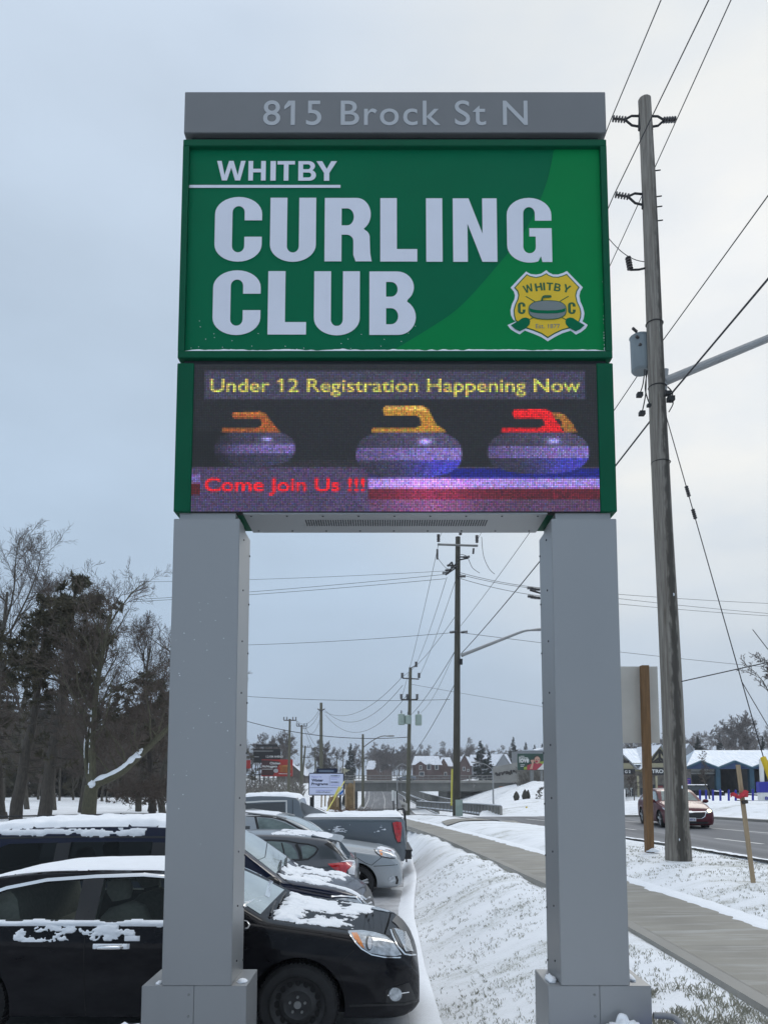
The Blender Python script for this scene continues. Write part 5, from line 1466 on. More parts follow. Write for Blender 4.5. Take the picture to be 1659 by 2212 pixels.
wag.snow('roof_snow', lambda a, b: min(.50-abs(b), a+4.3, -2.55-a), (-4.3, -2.5, -.6, .6), h=.03, seed=3, rough=.5, thr=-.1, m=M['snow_thin'], cell=.04)
wag.snow('hood_snow', lambda a, b: min(.3-abs(b+.25), a+.5, -.14-a), (-.5, -.1, -.6, .1), h=.012, seed=3, rough=.8, thr=.0, m=M['snow_thin'])

# ---------------------------------------------------------------- grey pickup, tail to the pavement
PIC = dict(L=5.85, top=[(-5.85,.95),(-5.83,1.36),(-5.76,1.475),(-3.50,1.49),(-3.44,1.52),(-3.38,1.82),(-3.30,1.915),(-3.0,1.955),(-2.4,1.965),(-1.95,1.93),(-1.2,1.38),(-1.1,1.30),(-.2,1.18),(-.04,1.05),(0,.85)],
           belt=[(-5.85,.9),(-5.75,1.40),(-3.5,1.42),(-3.2,1.36),(-1.2,1.30),(-.3,1.1),(0,.8)],
           bot=[(-5.85,.55),(-5.5,.42),(-1,.4),(0,.45)],
           w=[(-5.85,.93),(-5.80,.985),(-5.5,1.0),(-1,1.0),(-.4,.96),(-.1,.85),(0,.75)], tumble=.28, crown=.035)
pic = Car('parked_pickup', 'grey pickup truck with a snowy bed cover and tall red tail light', 'pickup truck', (.50-5.85, 18.2, -.73), radians(181.0), PIC, PA['grey'], lin=True)
pw = [(-3.05,1.44),(-1.85,1.42),(-2.05,1.76),(-3.02,1.80)]
pic.patch('window', M['glass_opaque'], pw, .006, 'side', side=1); pic.patch('window', M['glass_opaque'], pw, .006, 'side', side=-1)
pic.finish(wells=(-1.0, -4.75), R=.40, bed=(-5.72, -3.52, -.80, .80, 1.37, 1.7))
for x in (-1.0, -4.75):
    for sd in (-1, 1): pic.wheel(x, .40, sd, 'alloy', .26)
for sd in (1, -1):
    pic.strip('window_trim', M['white_paint'], [(-3.08,1.42),(-3.06,1.83),(-2.5,1.82),(-2.03,1.79)], .035, .009, 'side', side=sd)
    pic.strip('arch_trim', M['plastic_black'], [(-4.75+.50*cos(a), .40+.50*sin(a)) for a in np.linspace(.0, pi, 16)], .06, .015, 'side', side=sd)
    pic.strip('door_seam', M['well'], [(-3.20,1.86),(-3.22,1.4),(-3.2,.6)], .012, .002, 'side', side=sd, skirt=.001)
    pic.strip('bed_seam', M['well'], [(-3.46,1.48),(-3.46,.6)], .014, .002, 'side', side=sd, skirt=.001)
pic.patch('tail_light', M['lens_red'], [(1512,1162),(1550,1150),(1596,1156),(1604,1210),(1592,1350),(1560,1360),(1540,1310)], .014, zoom=Z4, step=3, mirror=True)
pic.strip('tail_light_surround', M['plastic_black'], [Z4(*p) for p in [(1506,1160),(1520,1240),(1540,1320),(1560,1364),(1594,1358)]], 2.6, .016)
mb = MB(); mb.box(-5.97, -5.80, -.95, .95, .50, .68); mb.box(-5.99, -5.82, -.98, .98, .681, .72)
mb.build('rear_bumper', M['plastic_black'], pic.root)
MB().box(-6.0, -5.99, -.9, .9, .53, .56).build('bumper_trim', M['chrome'], pic.root)
mb = MB(); mb.box(-5.74, -3.50, -.82, .82, 1.375, 1.455); mb.build('bed_cover', M['plastic_black'], pic.root)
vs = []; fs = []; nx2, ny2 = 60, 44
for i in range(nx2+1):
    for j in range(ny2+1):
        x, y = lerp(-5.78, -3.47, i/nx2), lerp(-.93, .93, j/ny2); e = min(1, min(i, nx2-i, j, ny2-j)/3)
        vs.append((x, y, 1.46+e*(.055+.04*noise.noise(Vector((x*2, y*2, 3)))+.02*noise.noise(Vector((x*9, y*9, 3))))))
for i in range(nx2):
    for j in range(ny2): q = i*(ny2+1)+j; fs.append((q, q+1, q+ny2+2, q+ny2+1))
MB().add(vs, fs).build('bed_snow', M['snow'], pic.root, smooth_=180)
pic.snow('roof_snow', lambda a, b: min(.70-abs(b), a+3.3, -1.9-a), (-3.35, -1.85, -.75, .75), h=.06, seed=3, rough=.3, thr=-.4, cell=.05)
pic.snow('side_snow', lambda a, b: min(b-1.16, 1.36-b, a+5.35, -4.1-a), (-5.4, -4.0, 1.10, 1.40), 'side', side=1, cell=.011, h=.008, seed=5, rough=1.5, thr=.42, scale=6, sx=.3, edge=.12, m=M['snow_thin'])
# whip flag bracket / wooden blade seen over the cab corner
mb = MB().prism([(-3.38,1.50),(-4.0,1.50),(-3.98,1.535),(-3.38,1.80)], .55, .575); mb.build('cargo_board', M['siding_grey'], pic.root)

# ---------------------------------------------------------------- red sedan driving on the road
RED = dict(L=4.6, top=[(x*4.6/4.67, z*1.0+.02*(z > .9)) for x, z in SEDTOP], belt=SED['belt'], bot=SED['bot'], w=[(x, w*.985 if x < -.2 else w*1.12) for x, w in SED['w']], tumble=.36, crown=.05)
rc = P(1465, 1745, 29.0)
red = Car('red_sedan', 'dark red sedan with lit headlight driving towards the sign on the road', 'car', (rc.x-.42, 26.8, -.27), radians(-90-5.5), RED, PA['red'], group=None)
for wpoly in (fw, rw):
    for sd in (-1, 1): red.patch('window', M['glass_green'], [(x*.985, z+.01) for x, z in wpoly], .005, 'side', side=sd)
red.finish(wells=(-.96, -3.62), R=.325)
for x in (-.96, -3.62):
    for sd in (-1, 1): red.wheel(x, .325, sd, 'alloy')
red.patch('windscreen', M['glass_green'], [(-2.0,-.50),(-2.0,.50),(-1.31,.66),(-1.31,-.66)], .005, 'top')
for sd in (-1, 1):
    h_ = red.patch('headlight', M['lens_clear'], [(sd*.50,.62),(sd*.60,.60),(sd*.80,.66),(sd*.84,.78),(sd*.74,.77),(sd*.56,.71)], .012, 'front')
    if 'lit_lamp' not in MATS: mat('lit_lamp', (.9, .8, .6), .3, emit=(1, .80, .42), estr=3.2)
    red.patch('lamp_beam', MATS['lit_lamp'], [(sd*.66+.07*cos(a), .685+.05*sin(a)) for a in np.linspace(0, 2*pi, 12, endpoint=False)], .02, 'front', parent=h_)
red.patch('grille', M['grille_dark'], [(-.50,.62),(.50,.62),(.44,.50),(.34,.44),(-.34,.44),(-.44,.50)], .008, 'front')
red.strip('grille_bar', M['chrome'], [(-.53,.66),(0,.645),(.53,.66)], .03, .016, 'front')
red.strip('grille_surround', M['chrome'], [(-.53,.64),(-.46,.49),(-.34,.425),(.34,.425),(.46,.49),(.53,.64)], .02, .014, 'front')
red.patch('emblem', M['chrome'], [(-.12,.625),(-.05,.625),(-.05,.61),(.05,.61),(.05,.625),(.12,.625),(.12,.665),(.05,.665),(.05,.68),(-.05,.68),(-.05,.665),(-.12,.665)], .022, 'front', step=.03)
o = red.patch('licence_plate', M['white_paint'], [(-.155,.33),(.155,.33),(.155,.455),(-.155,.455)], .025, 'front')
red.patch('lower_intake', M['grille_dark'], [(-.55,.24),(.55,.24),(.6,.31),(-.6,.31)], .008, 'front')
g_ = MB(); v, f = text_geo('CAFF 76', .02); xs = [p[0] for p in v]
px_ = red.cast('front', 0, .39)[0].x+.032
g_.add([(px_, lerp(-.12, .12, (p[0]-min(xs))/(max(xs)-min(xs))), .355+p[1]*.10) for p in v], f); g_.build('plate_number', M['blue_paint'], red.root)
red.mirror_part(-1.45, 1.0, PA['red'])
red.strip('roof_trim', M['plastic_black'], [(x*.985, z) for x, z in top], .02, .007, 'side', side=-1)
# ================================================================== POLES AND WIRES
def lamp_arm(mb, p0, p1, r0, r1, bend=.25):
    p0, p1 = Vector(p0), Vector(p1); m_ = lerp(p0, p1, .7)+Vector((0, 0, bend))
    mb.tube(catmull([p0, m_, p1], 10), list(np.linspace(r0, r1, 21)), 10)
def cobra_head(mb, p, d, s=1.0):
    p, d = Vector(p), Vector(d).normalized()
    mb.tube([p, p+d*.12*s, p+d*.45*s, p+d*.68*s, p+d*.72*s], [.04*s, .09*s, .13*s, .09*s, .03*s], 10, squash=.5)
def insulator(mb, p, d, L=.38, r=.055):
    """ribbed insulator from p along d"""
    p, d = Vector(p), Vector(d).normalized(); pts, rs = [], []
    for i in range(5):
        t = i/5*L; pts += [p+d*t, p+d*(t+L*.08), p+d*(t+L*.09), p+d*(t+L*.18)]; rs += [r*.35, r*.35, r, r*.9]
    pts.append(p+d*L); rs.append(r*.4)
    mb.tube(pts, rs, 10)
def wire_pts(a, b, sag=0.0, n=16):
    a, b = Vector(a), Vector(b)
    return [lerp(a, b, i/n)+Vector((0, 0, -4*sag*(i/n)*(1-i/n))) for i in range(n+1)]
def wire(name, label, group, a, b, sag=.3, r=.008, cat='power line', mid=None, n=16):
    mb = MB(); mb.tube(wire_pts(a, b, sag, n), r, 5)
    return tag(mb.build(name, M['wire'], smooth_=60, loc=tuple(a)), label, cat, group)

# --- the tall weathered pole beside the sign
A0 = P(1465, 1851, 13.4); A1 = P(1391, 216, 13.4)
dA = (A1-A0)
def onA(py):                                     # point on the pole axis seen at picture row py
    lo, hi = 0.0, 1.0
    for _ in range(40):
        m_ = (lo+hi)/2; q = A0+dA*m_-cam.location
        b = (q.z*cos(TILT)-q.y*sin(TILT))/(q.y*cos(TILT)+q.z*sin(TILT))
        if CY-FPX*b > py: lo = m_
        else: hi = m_
    return A0+dA*lo
rootA = thing('utility_pole', 'tall weathered wooden utility pole leaning beside the sign, with transformer and lamp arm', 'utility pole', A0)
mb = MB(); pts = []; rs = []
for i in range(61):
    t = i/60; p = A0+dA*t+Vector((.012*sin(t*9), 0, 0)); pts.append(p-Vector((0, 0, .5)) if i == 0 else p); rs.append(lerp(.205, .122, t**.9)*(1+.02*noise.noise(Vector((0, 0, t*25))))+(.03*(1-t*30) if t < 1/30 else 0))
n = 40; k0 = len(pts)
mb.tube(pts, rs, n)
# ridges and splits in the old wood
for i in range(k0):
    for j in range(n):
        v = Vector(mb.v[i*n+j]); c = pts[i]; d = v-c
        mb.v[i*n+j] = tuple(c+d*(1+.035*noise.noise(Vector((j*1.3, i*.12, 3)))))
shaft = mb.build('pole_shaft', M['pole_wood'], rootA, True, 50)
def local(o): o.data.transform(Matrix.Translation(-Vector(rootA['_loc']))); return o
def partA(mb, name, m): o = mb.build(name, m); local(o); o.parent = rootA; return o
def bracket(py, side, tip_px, rid):
    """two-strap stand-off with a horizontal post insulator; returns the wire point"""
    p = onA(py); tip = P(tip_px[0], tip_px[1], p.y)
    d = (tip-p); L = d.length; d.normalize(); up = Vector((0, 0, 1))
    mb = MB()
    mid = p+d*(L*.58)
    for s in (.09, -.11):
        mb.tube([p+up*s*1.15+d*.08, p+up*s*1.0+d*(L*.40), mid+up*s*.12], .022, 6)
    mb.cyl(p+up*.16+d*.10, p-up*.20+d*.12, .03, 6)
    partA(mb, 'bracket', M['black_iron'])
    mb = MB(); insulator(mb, mid-d*.02, d, L*.42, .06); partA(mb, 'insulator', M['insulator'])
    return tip
wl1 = bracket(262, -1, (1320, 256), 1); wr1 = bracket(262, 1, (1461, 258), 2); wl2 = bracket(432, -1, (1326, 420), 3)
p = onA(576); mb = MB(); q = P(1361, 583, p.y); mb.tube([p, lerp(p, q, .6)+Vector((0, 0, -.02)), q], .02, 6); partA(mb, 'bracket', M['black_iron'])
mb = MB(); insulator(mb, q+Vector((0, 0, .0)), (-.15, 0, 1), .26, .06); partA(mb, 'insulator', M['insulator'])
mb = MB(); t0 = onA(792)+Vector((-.21, .20, 0)); t1 = onA(714)+Vector((-.21, .20, 0))
mb.tube([t0, t0+Vector((0, 0, .04)), t1-Vector((0, 0, .05)), t1-Vector((0, 0, .02)), t1+Vector((0, 0, .05))], [.16, .19, .19, .205, .10], 24); tf = partA(mb, 'transformer', M['transformer'])
mb = MB()
for k in range(3): insulator(mb, t1+Vector((-.1+.06*k, -.12, .02-.16*k)), (-.8, -.5, .3), .13, .03)
partA(mb, 'bushing', M['insulator'])
mb = MB(); a = onA(824)+Vector((.16, -.02, 0)); b = P(1700, 716, 12.6)
lamp_arm(mb, a, b+(b-a)*.5, .085, .045, .02); mb.tube([a-Vector((.05, 0, .22)), a+Vector((.0, 0, .22))], .06, 8); partA(mb, 'lamp_arm', M['steel_galv'])
mb = MB(); cobra_head(mb, b+(b-a)*.5, (b-a), 1.1); partA(mb, 'lamp_head', M['steel_galv'])
mb = MB()
for (x0, y0, x1, y1, x2, y2) in ((1392, 798, 1388, 830, 1381, 852), (1395, 800, 1394, 850, 1386, 892), (1398, 800, 1393, 840, 1402, 872), (1441, 835, 1452, 850, 1446, 870), (1437, 842, 1444, 858, 1449, 862), (1449, 862, 1453, 872, 1444, 890)):
    mb.tube(catmull([P(x0, y0, 13.1), P(x1, y1, 13.1), P(x2, y2, 13.1)], 6), .011, 6)
for (x, y, s) in ((1381, 853, .05), (1386, 893, .05), (1448, 862, .06), (1401, 876, .035), (1441, 850, .05)):
    q = P(x, y, 13.1); mb.box(q.x-s, q.x+s, q.y-s, q.y+s, q.z-s*.7, q.z+s*.7)
partA(mb, 'hanging_leads', M['black_iron'])
mb = MB()
for py, w in ((837, .012), (1000, .01), (700, .012)):
    q = onA(py); rr = lerp(.205, .122, (q-A0).length/dA.length)+.006
    mb.tube([q+Vector((rr*cos(a_), rr*sin(a_), 0)) for a_ in np.linspace(0, 2*pi, 20)], w, 5, False)
for py, sx in ((428, 1), (450, 1), (480, 1), (372, 1)):
    q = onA(py); mb.cyl(q+Vector((.10, -.03, 0)), q+Vector((.24, -.03, .02)), .012, 6)
partA(mb, 'pole_fittings', M['black_iron'])

for py, dx_ in ((1812, -.05), (1700, .04), (1290, .05)):
    q = onA(py); mb = MB(); mb.blob(q+Vector((dx_, -.2, 0)), (.012, .01, .03), 8, .4, int(py)); partA(mb, 'clinging_snow', M['snow_thin'])

# --- second wooden pole, seen through the sign
B0 = P(985.5, 1763, 37.0); B1 = P(989, 1160, 37.0); dB = B1-B0
rootB = thing('utility_pole', 'brown wooden utility pole with crossarm seen between the two sign pillars', 'utility pole', B0)
def onB(py): return lerp(B0, B1, (1763-py)/(1763-1160))
def partB(mb, name, m, rt=None, sm=50): rt = rt or rootB; o = mb.build(name, m, smooth_=sm); o.data.transform(Matrix.Translation(-Vector(rt['_loc']))); o.parent = rt; return o
mb = MB(); mb.tube([lerp(B0, B1, t)-Vector((0, 0, .4 if t == 0 else 0)) for t in np.linspace(0, 1, 12)], list(np.linspace(.19, .125, 12)), 14); partB(mb, 'pole_shaft', M['pole_brown'])
mb = MB(); xa = P(945, 1176, 36.8); xb = P(1032, 1179, 36.8); mb.tube([xa, xb], .06, 4); partB(mb, 'crossarm', M['steel_dull'])
bL, bR, bT = P(947, 1166, 36.8), P(1030, 1168, 36.8), P(994, 1154, 36.8)
mb = MB()
for q in (bL, bR): insulator(mb, q-Vector((0, 0, .12)), (0, 0, 1), .4, .09)
insulator(mb, bT-Vector((0, 0, .05)), (.1, 0, 1), .36, .09)
for y_ in (1186, 1196): insulator(mb, P(944.5, y_, 36.8), (0, 0, -1), .3, .06)
insulator(mb, P(1023, 1184, 36.8), (-.1, 0, -1), .3, .06)
for q in ((970, 1222), (966, 1232), (978, 1226), (1005, 1204), (996, 1246), (960, 1238), (1000, 1366), (976, 1366)): insulator(mb, P(q[0]-5, q[1], 36.7), (1, 0, .1), .34, .08)
partB(mb, 'insulators', M['insulator'])
mb = MB()
for (a_, b_) in (((988, 1214), (968, 1236)), ((985, 1226), (962, 1242)), ((990, 1203), (1012, 1204)), ((990, 1210), (1010, 1206)), ((968, 1222), (976, 1214)), ((976, 1214), (979, 1226))): mb.tube([P(*a_, 36.7), P(*b_, 36.7)], .04, 5)
mb.tube(catmull([P(1040, 1160, 36.7), P(1044, 1200, 36.7), P(1056, 1228, 36.6), P(1068, 1240, 36.6)], 8), .014, 5)
mb.tube(catmull([P(991, 1197, 36.7), P(1008, 1202, 36.7), P(1020, 1226, 36.7), P(1036, 1238, 36.7)], 8), .014, 5)
mb.tube(catmull([P(945, 1205, 36.7), P(960, 1224, 36.7), P(972, 1232, 36.7)], 8), .012, 5)
partB(mb, 'jumper_leads', M['wire'])
mb = MB(); a = P(996, 1416, 36.8); b = P(1143, 1362, 36.8); mb.tube(catmull([a, lerp(a, b, .55)+Vector((0, 0, .05)), P(1128, 1364.5, 36.8), P(1146, 1361.5, 36.8)], 8), list(np.linspace(.09, .045, 25)), 8); partB(mb, 'lamp_arm', M['steel_galv'])
mb = MB(); cobra_head(mb, P(1142, 1361.5, 36.8), (1, 0, .07), 1.15); partB(mb, 'lamp_head', M['steel_galv'])
mb = MB(); q = P(991.5, 1763, 36.7); mb.box(q.x-.17, q.x+.17, q.y-.1, q.y+.1, q.z, q.z+.80); q = P(991.5, 1742, 36.58); mb.box(q.x-.12, q.x+.12, q.y-.03, q.y, q.z, q.z+.25); partB(mb, 'cable_cabinet', M['transformer_green'])
mb = MB(); mb.tube([P(975, 1740, 36.6), P(976.5, 1661, 36.6)], .045, 8); partB(mb, 'guy_guard', M['yellow_pale'])
mb = MB(); mb.box(onB(1438).x+.1, onB(1438).x+.24, 36.7, 36.9, onB(1442).z, onB(1430).z); partB(mb, 'junction_box', M['black_iron'])

# --- third pole with three grey transformers
C0 = P(880, 1752, 62); C1 = P(886.5, 1442, 62)
rootC = thing('utility_pole', 'slim utility pole carrying grey transformer tanks, left of the crossarm pole', 'utility pole', C0)
mb = MB(); mb.tube([C0-Vector((0, 0, 1.2)), C1], [.19, .13], 10); partB(mb, 'pole_shaft', M['pole_wood_far'], rootC)
for x, y0, y1 in ((867, 1566, 1543), (904, 1567, 1544), (881.5, 1564, 1546)):
    q0, q1 = P(x, y0, 61.6), P(x, y1, 61.6); mb = MB(); mb.tube([q0, q0+Vector((0, 0, .03)), q1, q1+Vector((0, 0, .05))], [.24, .28, .28, .14], 14); partB(mb, 'transformer', M['transformer_green'], rootC)
    mb = MB(); insulator(mb, q1, (0, 0, 1), .32, .07); partB(mb, 'bushing', M['insulator'], rootC)
mb = MB()
for a_, b_ in (((869, 1465), (905, 1467)), ((866, 1511), (902, 1511))): mb.tube([P(*a_, 61.9), P(*b_, 61.9)], .055, 5)
for x, y in ((869, 1460), (905, 1460), (899, 1436), (867, 1506), (880, 1506), (901, 1506)): insulator(mb, P(x, y+5, 61.9), (0, 0, 1), .45, .14)
mb.tube([P(886, 1444, 61.9), P(899, 1437, 61.9)], .04, 5)
partB(mb, 'crossarms', M['insulator'], rootC)

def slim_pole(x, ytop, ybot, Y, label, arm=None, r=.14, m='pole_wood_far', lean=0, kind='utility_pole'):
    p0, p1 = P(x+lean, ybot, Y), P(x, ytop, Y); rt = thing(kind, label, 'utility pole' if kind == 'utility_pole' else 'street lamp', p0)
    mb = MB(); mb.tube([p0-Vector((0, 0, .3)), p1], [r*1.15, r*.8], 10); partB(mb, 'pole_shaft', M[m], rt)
    if arm:
        for ya, dx in arm:
            mb = MB(); mb.tube([P(x-dx, ya, Y-.2), P(x+dx, ya, Y-.2)], .07, 5)
            for s in (-1, -.5, .5, 1): insulator(mb, P(x+dx*s, ya, Y-.2), (0, 0, 1), .42, .09)
            partB(mb, 'crossarm', M['insulator'], rt)
    return rt
slim_pole(694, 1518, 1690, 88, 'tall plain pole rising behind the winter programs sign', None, .20)
mb = MB(); 
for a_, b_ in (((694, 1536), (686, 1531)), ((694, 1536), (702, 1531))): mb.tube([P(*a_, 87.8), P(*b_, 87.8)], .07, 5)
o = mb.build('insulator_arm', M['insulator']); rt_ = [q for q in COL.objects if q.get('label', '').startswith('tall plain pole')][0]; o.data.transform(Matrix.Translation(-Vector(rt_['_loc']))); o.parent = rt_
slim_pole(626.5, 1553, 1716, 92, 'grey pole with crossarm standing right beside the red chicken billboard', [(1556, 13)], .16, lean=-3)
slim_pole(652, 1566, 1690, 110, 'pole with crossarm, second one right of the red chicken billboard', [(1568.5, 11)], .17, lean=-1)
slim_pole(660, 1611, 1680, 150, 'short far pole with two crossarms leaning left of the tall plain pole', [(1614, 10), (1636, 9)], .2, lean=-7)
slim_pole(681, 1614, 1680, 170, 'thin far pole just left of the tall plain pole', None, .14)
slim_pole(728, 1620, 1675, 260, 'hazy distant pole with crossarm between the spruce and the tall plain pole', [(1632, 9)], .18)
slim_pole(741, 1622, 1675, 230, 'hazy distant pole close to the left of the spruce', None, .16)
g = slim_pole(784, 1586, 1736, 74, 'brown street lamp post with long arm, in front of the underpass', None, .13, 'pole_wood_far', 0, 'street_lamp')
mb = MB(); mb.tube(catmull([P(784, 1615, 74), P(800, 1603, 74), P(815, 1594, 74), P(827, 1590, 74), P(838, 1590, 74)], 6), .055, 6); partB(mb, 'lamp_arm', M['steel_dull'], g)
mb = MB(); cobra_head(mb, P(832, 1590, 74), (1, 0, .02), 1.3); partB(mb, 'lamp_head', M['steel_dull'], g)
g = slim_pole(1064, 1668, 1752, 72, 'grey street lamp standing on the snowy bank under the billboard', None, .08, 'steel_galv', 2, 'street_lamp')
mb = MB(); mb.tube(catmull([P(1064, 1668, 72), P(1061, 1660, 72), P(1048, 1651, 72), P(1034, 1648, 72)], 6), .04, 6); cobra_head(mb, P(1036, 1648, 72), (-1, 0, .1), 1.2); partB(mb, 'lamp_arm', M['steel_galv'], g)
g = slim_pole(858, 1655, 1720, 140, 'thin grey lamp post beyond the bridge left of the transformer pole', None, .09, 'steel_galv', 0, 'street_lamp')
mb = MB(); mb.tube(catmull([P(858, 1656, 140), P(868, 1650, 140), P(878, 1655, 140)], 6), .07, 6); partB(mb, 'lamp_arm', M['steel_galv'], g)

# --- wires
GL = 'conductors along the road'
def level(px, py, p):                                # same height as p, seen at (px,py)
    return GZ(px, py, p.z)
i_ = 0
for tip, far_, (nx0, ny0), nm in ((wl1, bL, (1427, 0), 'outer left'), (wl2, bT, (1530, 0), 'middle'), (wr1, bR, (1578, 0), 'outer right')):
    near = level(nx0, ny0, tip); near = near+(near-tip)*3
    wire('power_line', f'{nm} conductor running overhead from the weathered pole towards the viewer', GL, tip, near, .0, .010)
    wire('power_line', f'{nm} conductor strung from the weathered pole to the crossarm pole', GL, tip, far_, .25, .010)
for (a0, ay), (b0, by), (n0, ny), r, nm in (((1430, 737), (995, 1352), (1659, 421), .010, 'thin'), ((1443, 858), (996, 1412), (1659, 601), .018, 'thick')):
    pa = P(a0, ay, 13.4); near = level(n0, ny, pa); near = near+(near-pa)*2
    wire('cable', f'{nm} lower cable running from the weathered pole towards the viewer', 'lower cables', pa, near, .0, r, 'cable')
    pa2 = P(a0-30, ay+40, 13.5)
    wire('cable', f'{nm} lower cable strung from the weathered pole to the crossarm pole', 'lower cables', pa2, P(b0, by, 36.9), .15, r, 'cable')
wire('power_line', 'slack lead hanging from the back of the green sign to the weathered pole', None, onA(557)+Vector((0, .1, 0)), P(1290, 480, 14.5), .25, .008)
for (a_, b_, s, r) in (((947, 1176), (870, 1500), .3, .013), ((965, 1247), (899, 1434), .3, .013), ((985, 1250), (905, 1462), .3, .013), ((984, 1330), (868, 1462), .4, .013), ((985, 1402), (884, 1548), .3, .016), ((985, 1400), (908, 1540), .5, .010), ((986, 1470), (884, 1640), .3, .018)):
    wire('power_line', f'line from the crossarm pole down to the transformer pole, leaving it at row {a_[1]}' if False else 'one of the lines fanning from the crossarm pole to the transformer pole', 'lines from crossarm pole to transformer pole', P(*a_, 36.9), P(*b_, 61.9), s, r)
for (a_, b_, s) in (((869, 1462), (700, 1537), 1.6), ((870, 1480), (702, 1534), 2.2), ((880, 1500), (704, 1545), 2.6)):
    wire('power_line', 'sagging line from the transformer pole to the tall plain pole', 'lines from transformer pole to tall plain pole', P(*a_, 61.9), P(*b_, 88), s, .018)
for (a_, b_, s) in (((690, 1533), (640, 1556), 1.0), ((690, 1540), (640, 1558), 1.3), ((692, 1552), (660, 1572), 1.2)):
    wire('power_line', 'line from the tall plain pole left to the crossarm poles', 'lines left of the tall plain pole', P(*a_, 88), P(*b_, 92), s, .018)
for (a_, b_, s) in (((640, 1557), (664, 1570), .6), ((660, 1570), (694, 1620), .6), ((656, 1570), (690, 1640), .5)):
    wire('power_line', 'short line between the crossarm poles beside the red billboard', 'lines by the red billboard', P(*a_, 92), P(*b_, 120), s, .022)
XG = 'wires crossing the road'
def cross(nm, pts, Y0, Y1, r, s=.1):
    for k in range(len(pts)-1):
        t0, t1 = k/(len(pts)-1), (k+1)/(len(pts)-1)
        wire('power_line', nm[k] if not isinstance(nm, str) else nm, XG, P(*pts[k], lerp(Y0, Y1, t0)), P(*pts[k+1], lerp(Y0, Y1, t1)), s, r)
cross('highest wire crossing from the crossarm pole to the left', [(968, 1233), (300, 1257)], 36.8, 42, .010)
cross('middle wire crossing from the crossarm pole to the left', [(968, 1240), (280, 1296)], 36.8, 42, .012)
cross('third wire crossing from the crossarm pole to the left', [(962, 1250), (280, 1300)], 36.8, 42, .012)
cross('upper wire crossing from the crossarm pole to the right', [(990, 1236), (1170, 1270), (1700, 1306)][:2], 36.8, 38, .013)
cross('second wire crossing from the crossarm pole to the right', [(990, 1240), (1172, 1273)], 36.8, 38, .013)
cross('third wire crossing from the crossarm pole to the right', [(995, 1250), (1172, 1288)], 36.8, 38, .013)
cross('upper wire leaving the right pillar towards the road', [(1172, 1270), (1720, 1306)], 38, 44, .012)
cross('second wire leaving the right pillar towards the road', [(1172, 1273), (1720, 1330)], 38, 44, .012)
cross('third wire leaving the right pillar towards the road', [(1172, 1288), (1720, 1334)], 38, 44, .012)
cross('telephone wire from the crossarm pole to the left', [(985, 1366), (500, 1394)], 36.8, 42, .012)
cross('telephone wire from the crossarm pole across the road', [(990, 1366), (1720, 1447)], 36.8, 46, .012)
cross('wire from the transformer pole to the left', [(972, 1511), (500, 1502)], 61, 66, .020, .25)
cross('thin wire from the transformer pole across the road', [(888, 1478), (1300, 1545)], 61.9, 70, .014)
cross('thick sagging cable ending at the transformer pole', [(884, 1592), (500, 1548)], 61.9, 64, .030, .75)
mb = MB()
for k, (x, y) in enumerate(((1143, 1268), (1150, 1270), (1158, 1271), (1150, 1288), (1158, 1289), (1144, 1286))):
    insulator(mb, P(x-5, y+2, 37.7), (1, 0, -.05), .30, .09)
mb.tube([P(1144, 1275, 37.7), P(1172, 1283, 37.7)], .05, 5); mb.tube([P(1144, 1288, 37.7), P(1172, 1294, 37.7)], .05, 5)
tag(mb.build('line_switch', M['insulator']), 'dark insulator switch hanging on the wires beside the right pillar', 'line switch')
# guy wires and their yellow guard on the right
ga, gb = P(1438, 898, 13.3), P(1655, 1660, 12.2)
wire('guy_wire', 'long guy wire from the weathered pole down to the yellow guard', None, ga, gb, .0, .009, 'guy wire')
mb = MB(); q = lerp(ga, gb, .22); insulator(mb, q, (gb-ga), .22, .035); q = lerp(ga, gb, .29); insulator(mb, q, (gb-ga), .2, .035); tag(mb.build('guy_insulator', M['insulator']), 'pair of small strain insulators on the long guy wire', 'insulator')
wire('guy_wire', 'short second guy wire joining the long one near the yellow guard', None, P(1600, 1470, 12.5), P(1700, 1640, 12.0), .0, .007, 'guy wire')
wire('guy_wire', 'guy wire at the picture edge above the shrub', None, P(1625, 1360, 12.5), P(1710, 1470, 12.0), .0, .007, 'guy wire')
wire('cable', 'cable climbing from the weathered pole to the right', None, P(1463, 1474, 13.3), P(1720, 1417, 12.5), .0, .010, 'cable')
mb = MB(); a, b = P(1647, 1636, 12.2), P(1692, 1745, 11.9); mb.tube([a, lerp(a, b, .5), b], [.045, .06, .06], 12)
tag(mb.build('guy_guard', M['yellow_plastic'], smooth_=50), 'bright yellow plastic guard on the guy wire at the right edge', 'guy guard')

# ================================================================== ROADSIDE THINGS
# brown post with the back of a plain board
b0 = P(1404, 1839, 14.7); rt = thing('notice_board', 'plain weathered board seen from behind on a brown square post', 'notice board', b0)
t1 = P(1393, 1438, 14.7)
mb = MB()
w = .072
pts = [b0-Vector((0, 0, .3)), t1]
for p_ in (0,):
    vs = []
    for q in pts: vs += [q+Vector((-w-.02, -w, 0)), q+Vector((w-.02, -w, 0)), q+Vector((w-.02, w, 0)), q+Vector((-w-.02, w, 0))]
    mb.add(vs, [(0, 3, 2, 1), (4, 5, 6, 7), (0, 1, 5, 4), (1, 2, 6, 5), (2, 3, 7, 6), (3, 0, 4, 7)])
partB(mb, 'post', M['lumber'], rt)
mb = MB(); c0, c1 = P(1290, 1440, 14.82), P(1424, 1605, 14.82); mb.box(c0.x, c1.x, 14.80, 14.82, c1.z, c0.z); partB(mb, 'board', M['board_back'], rt)
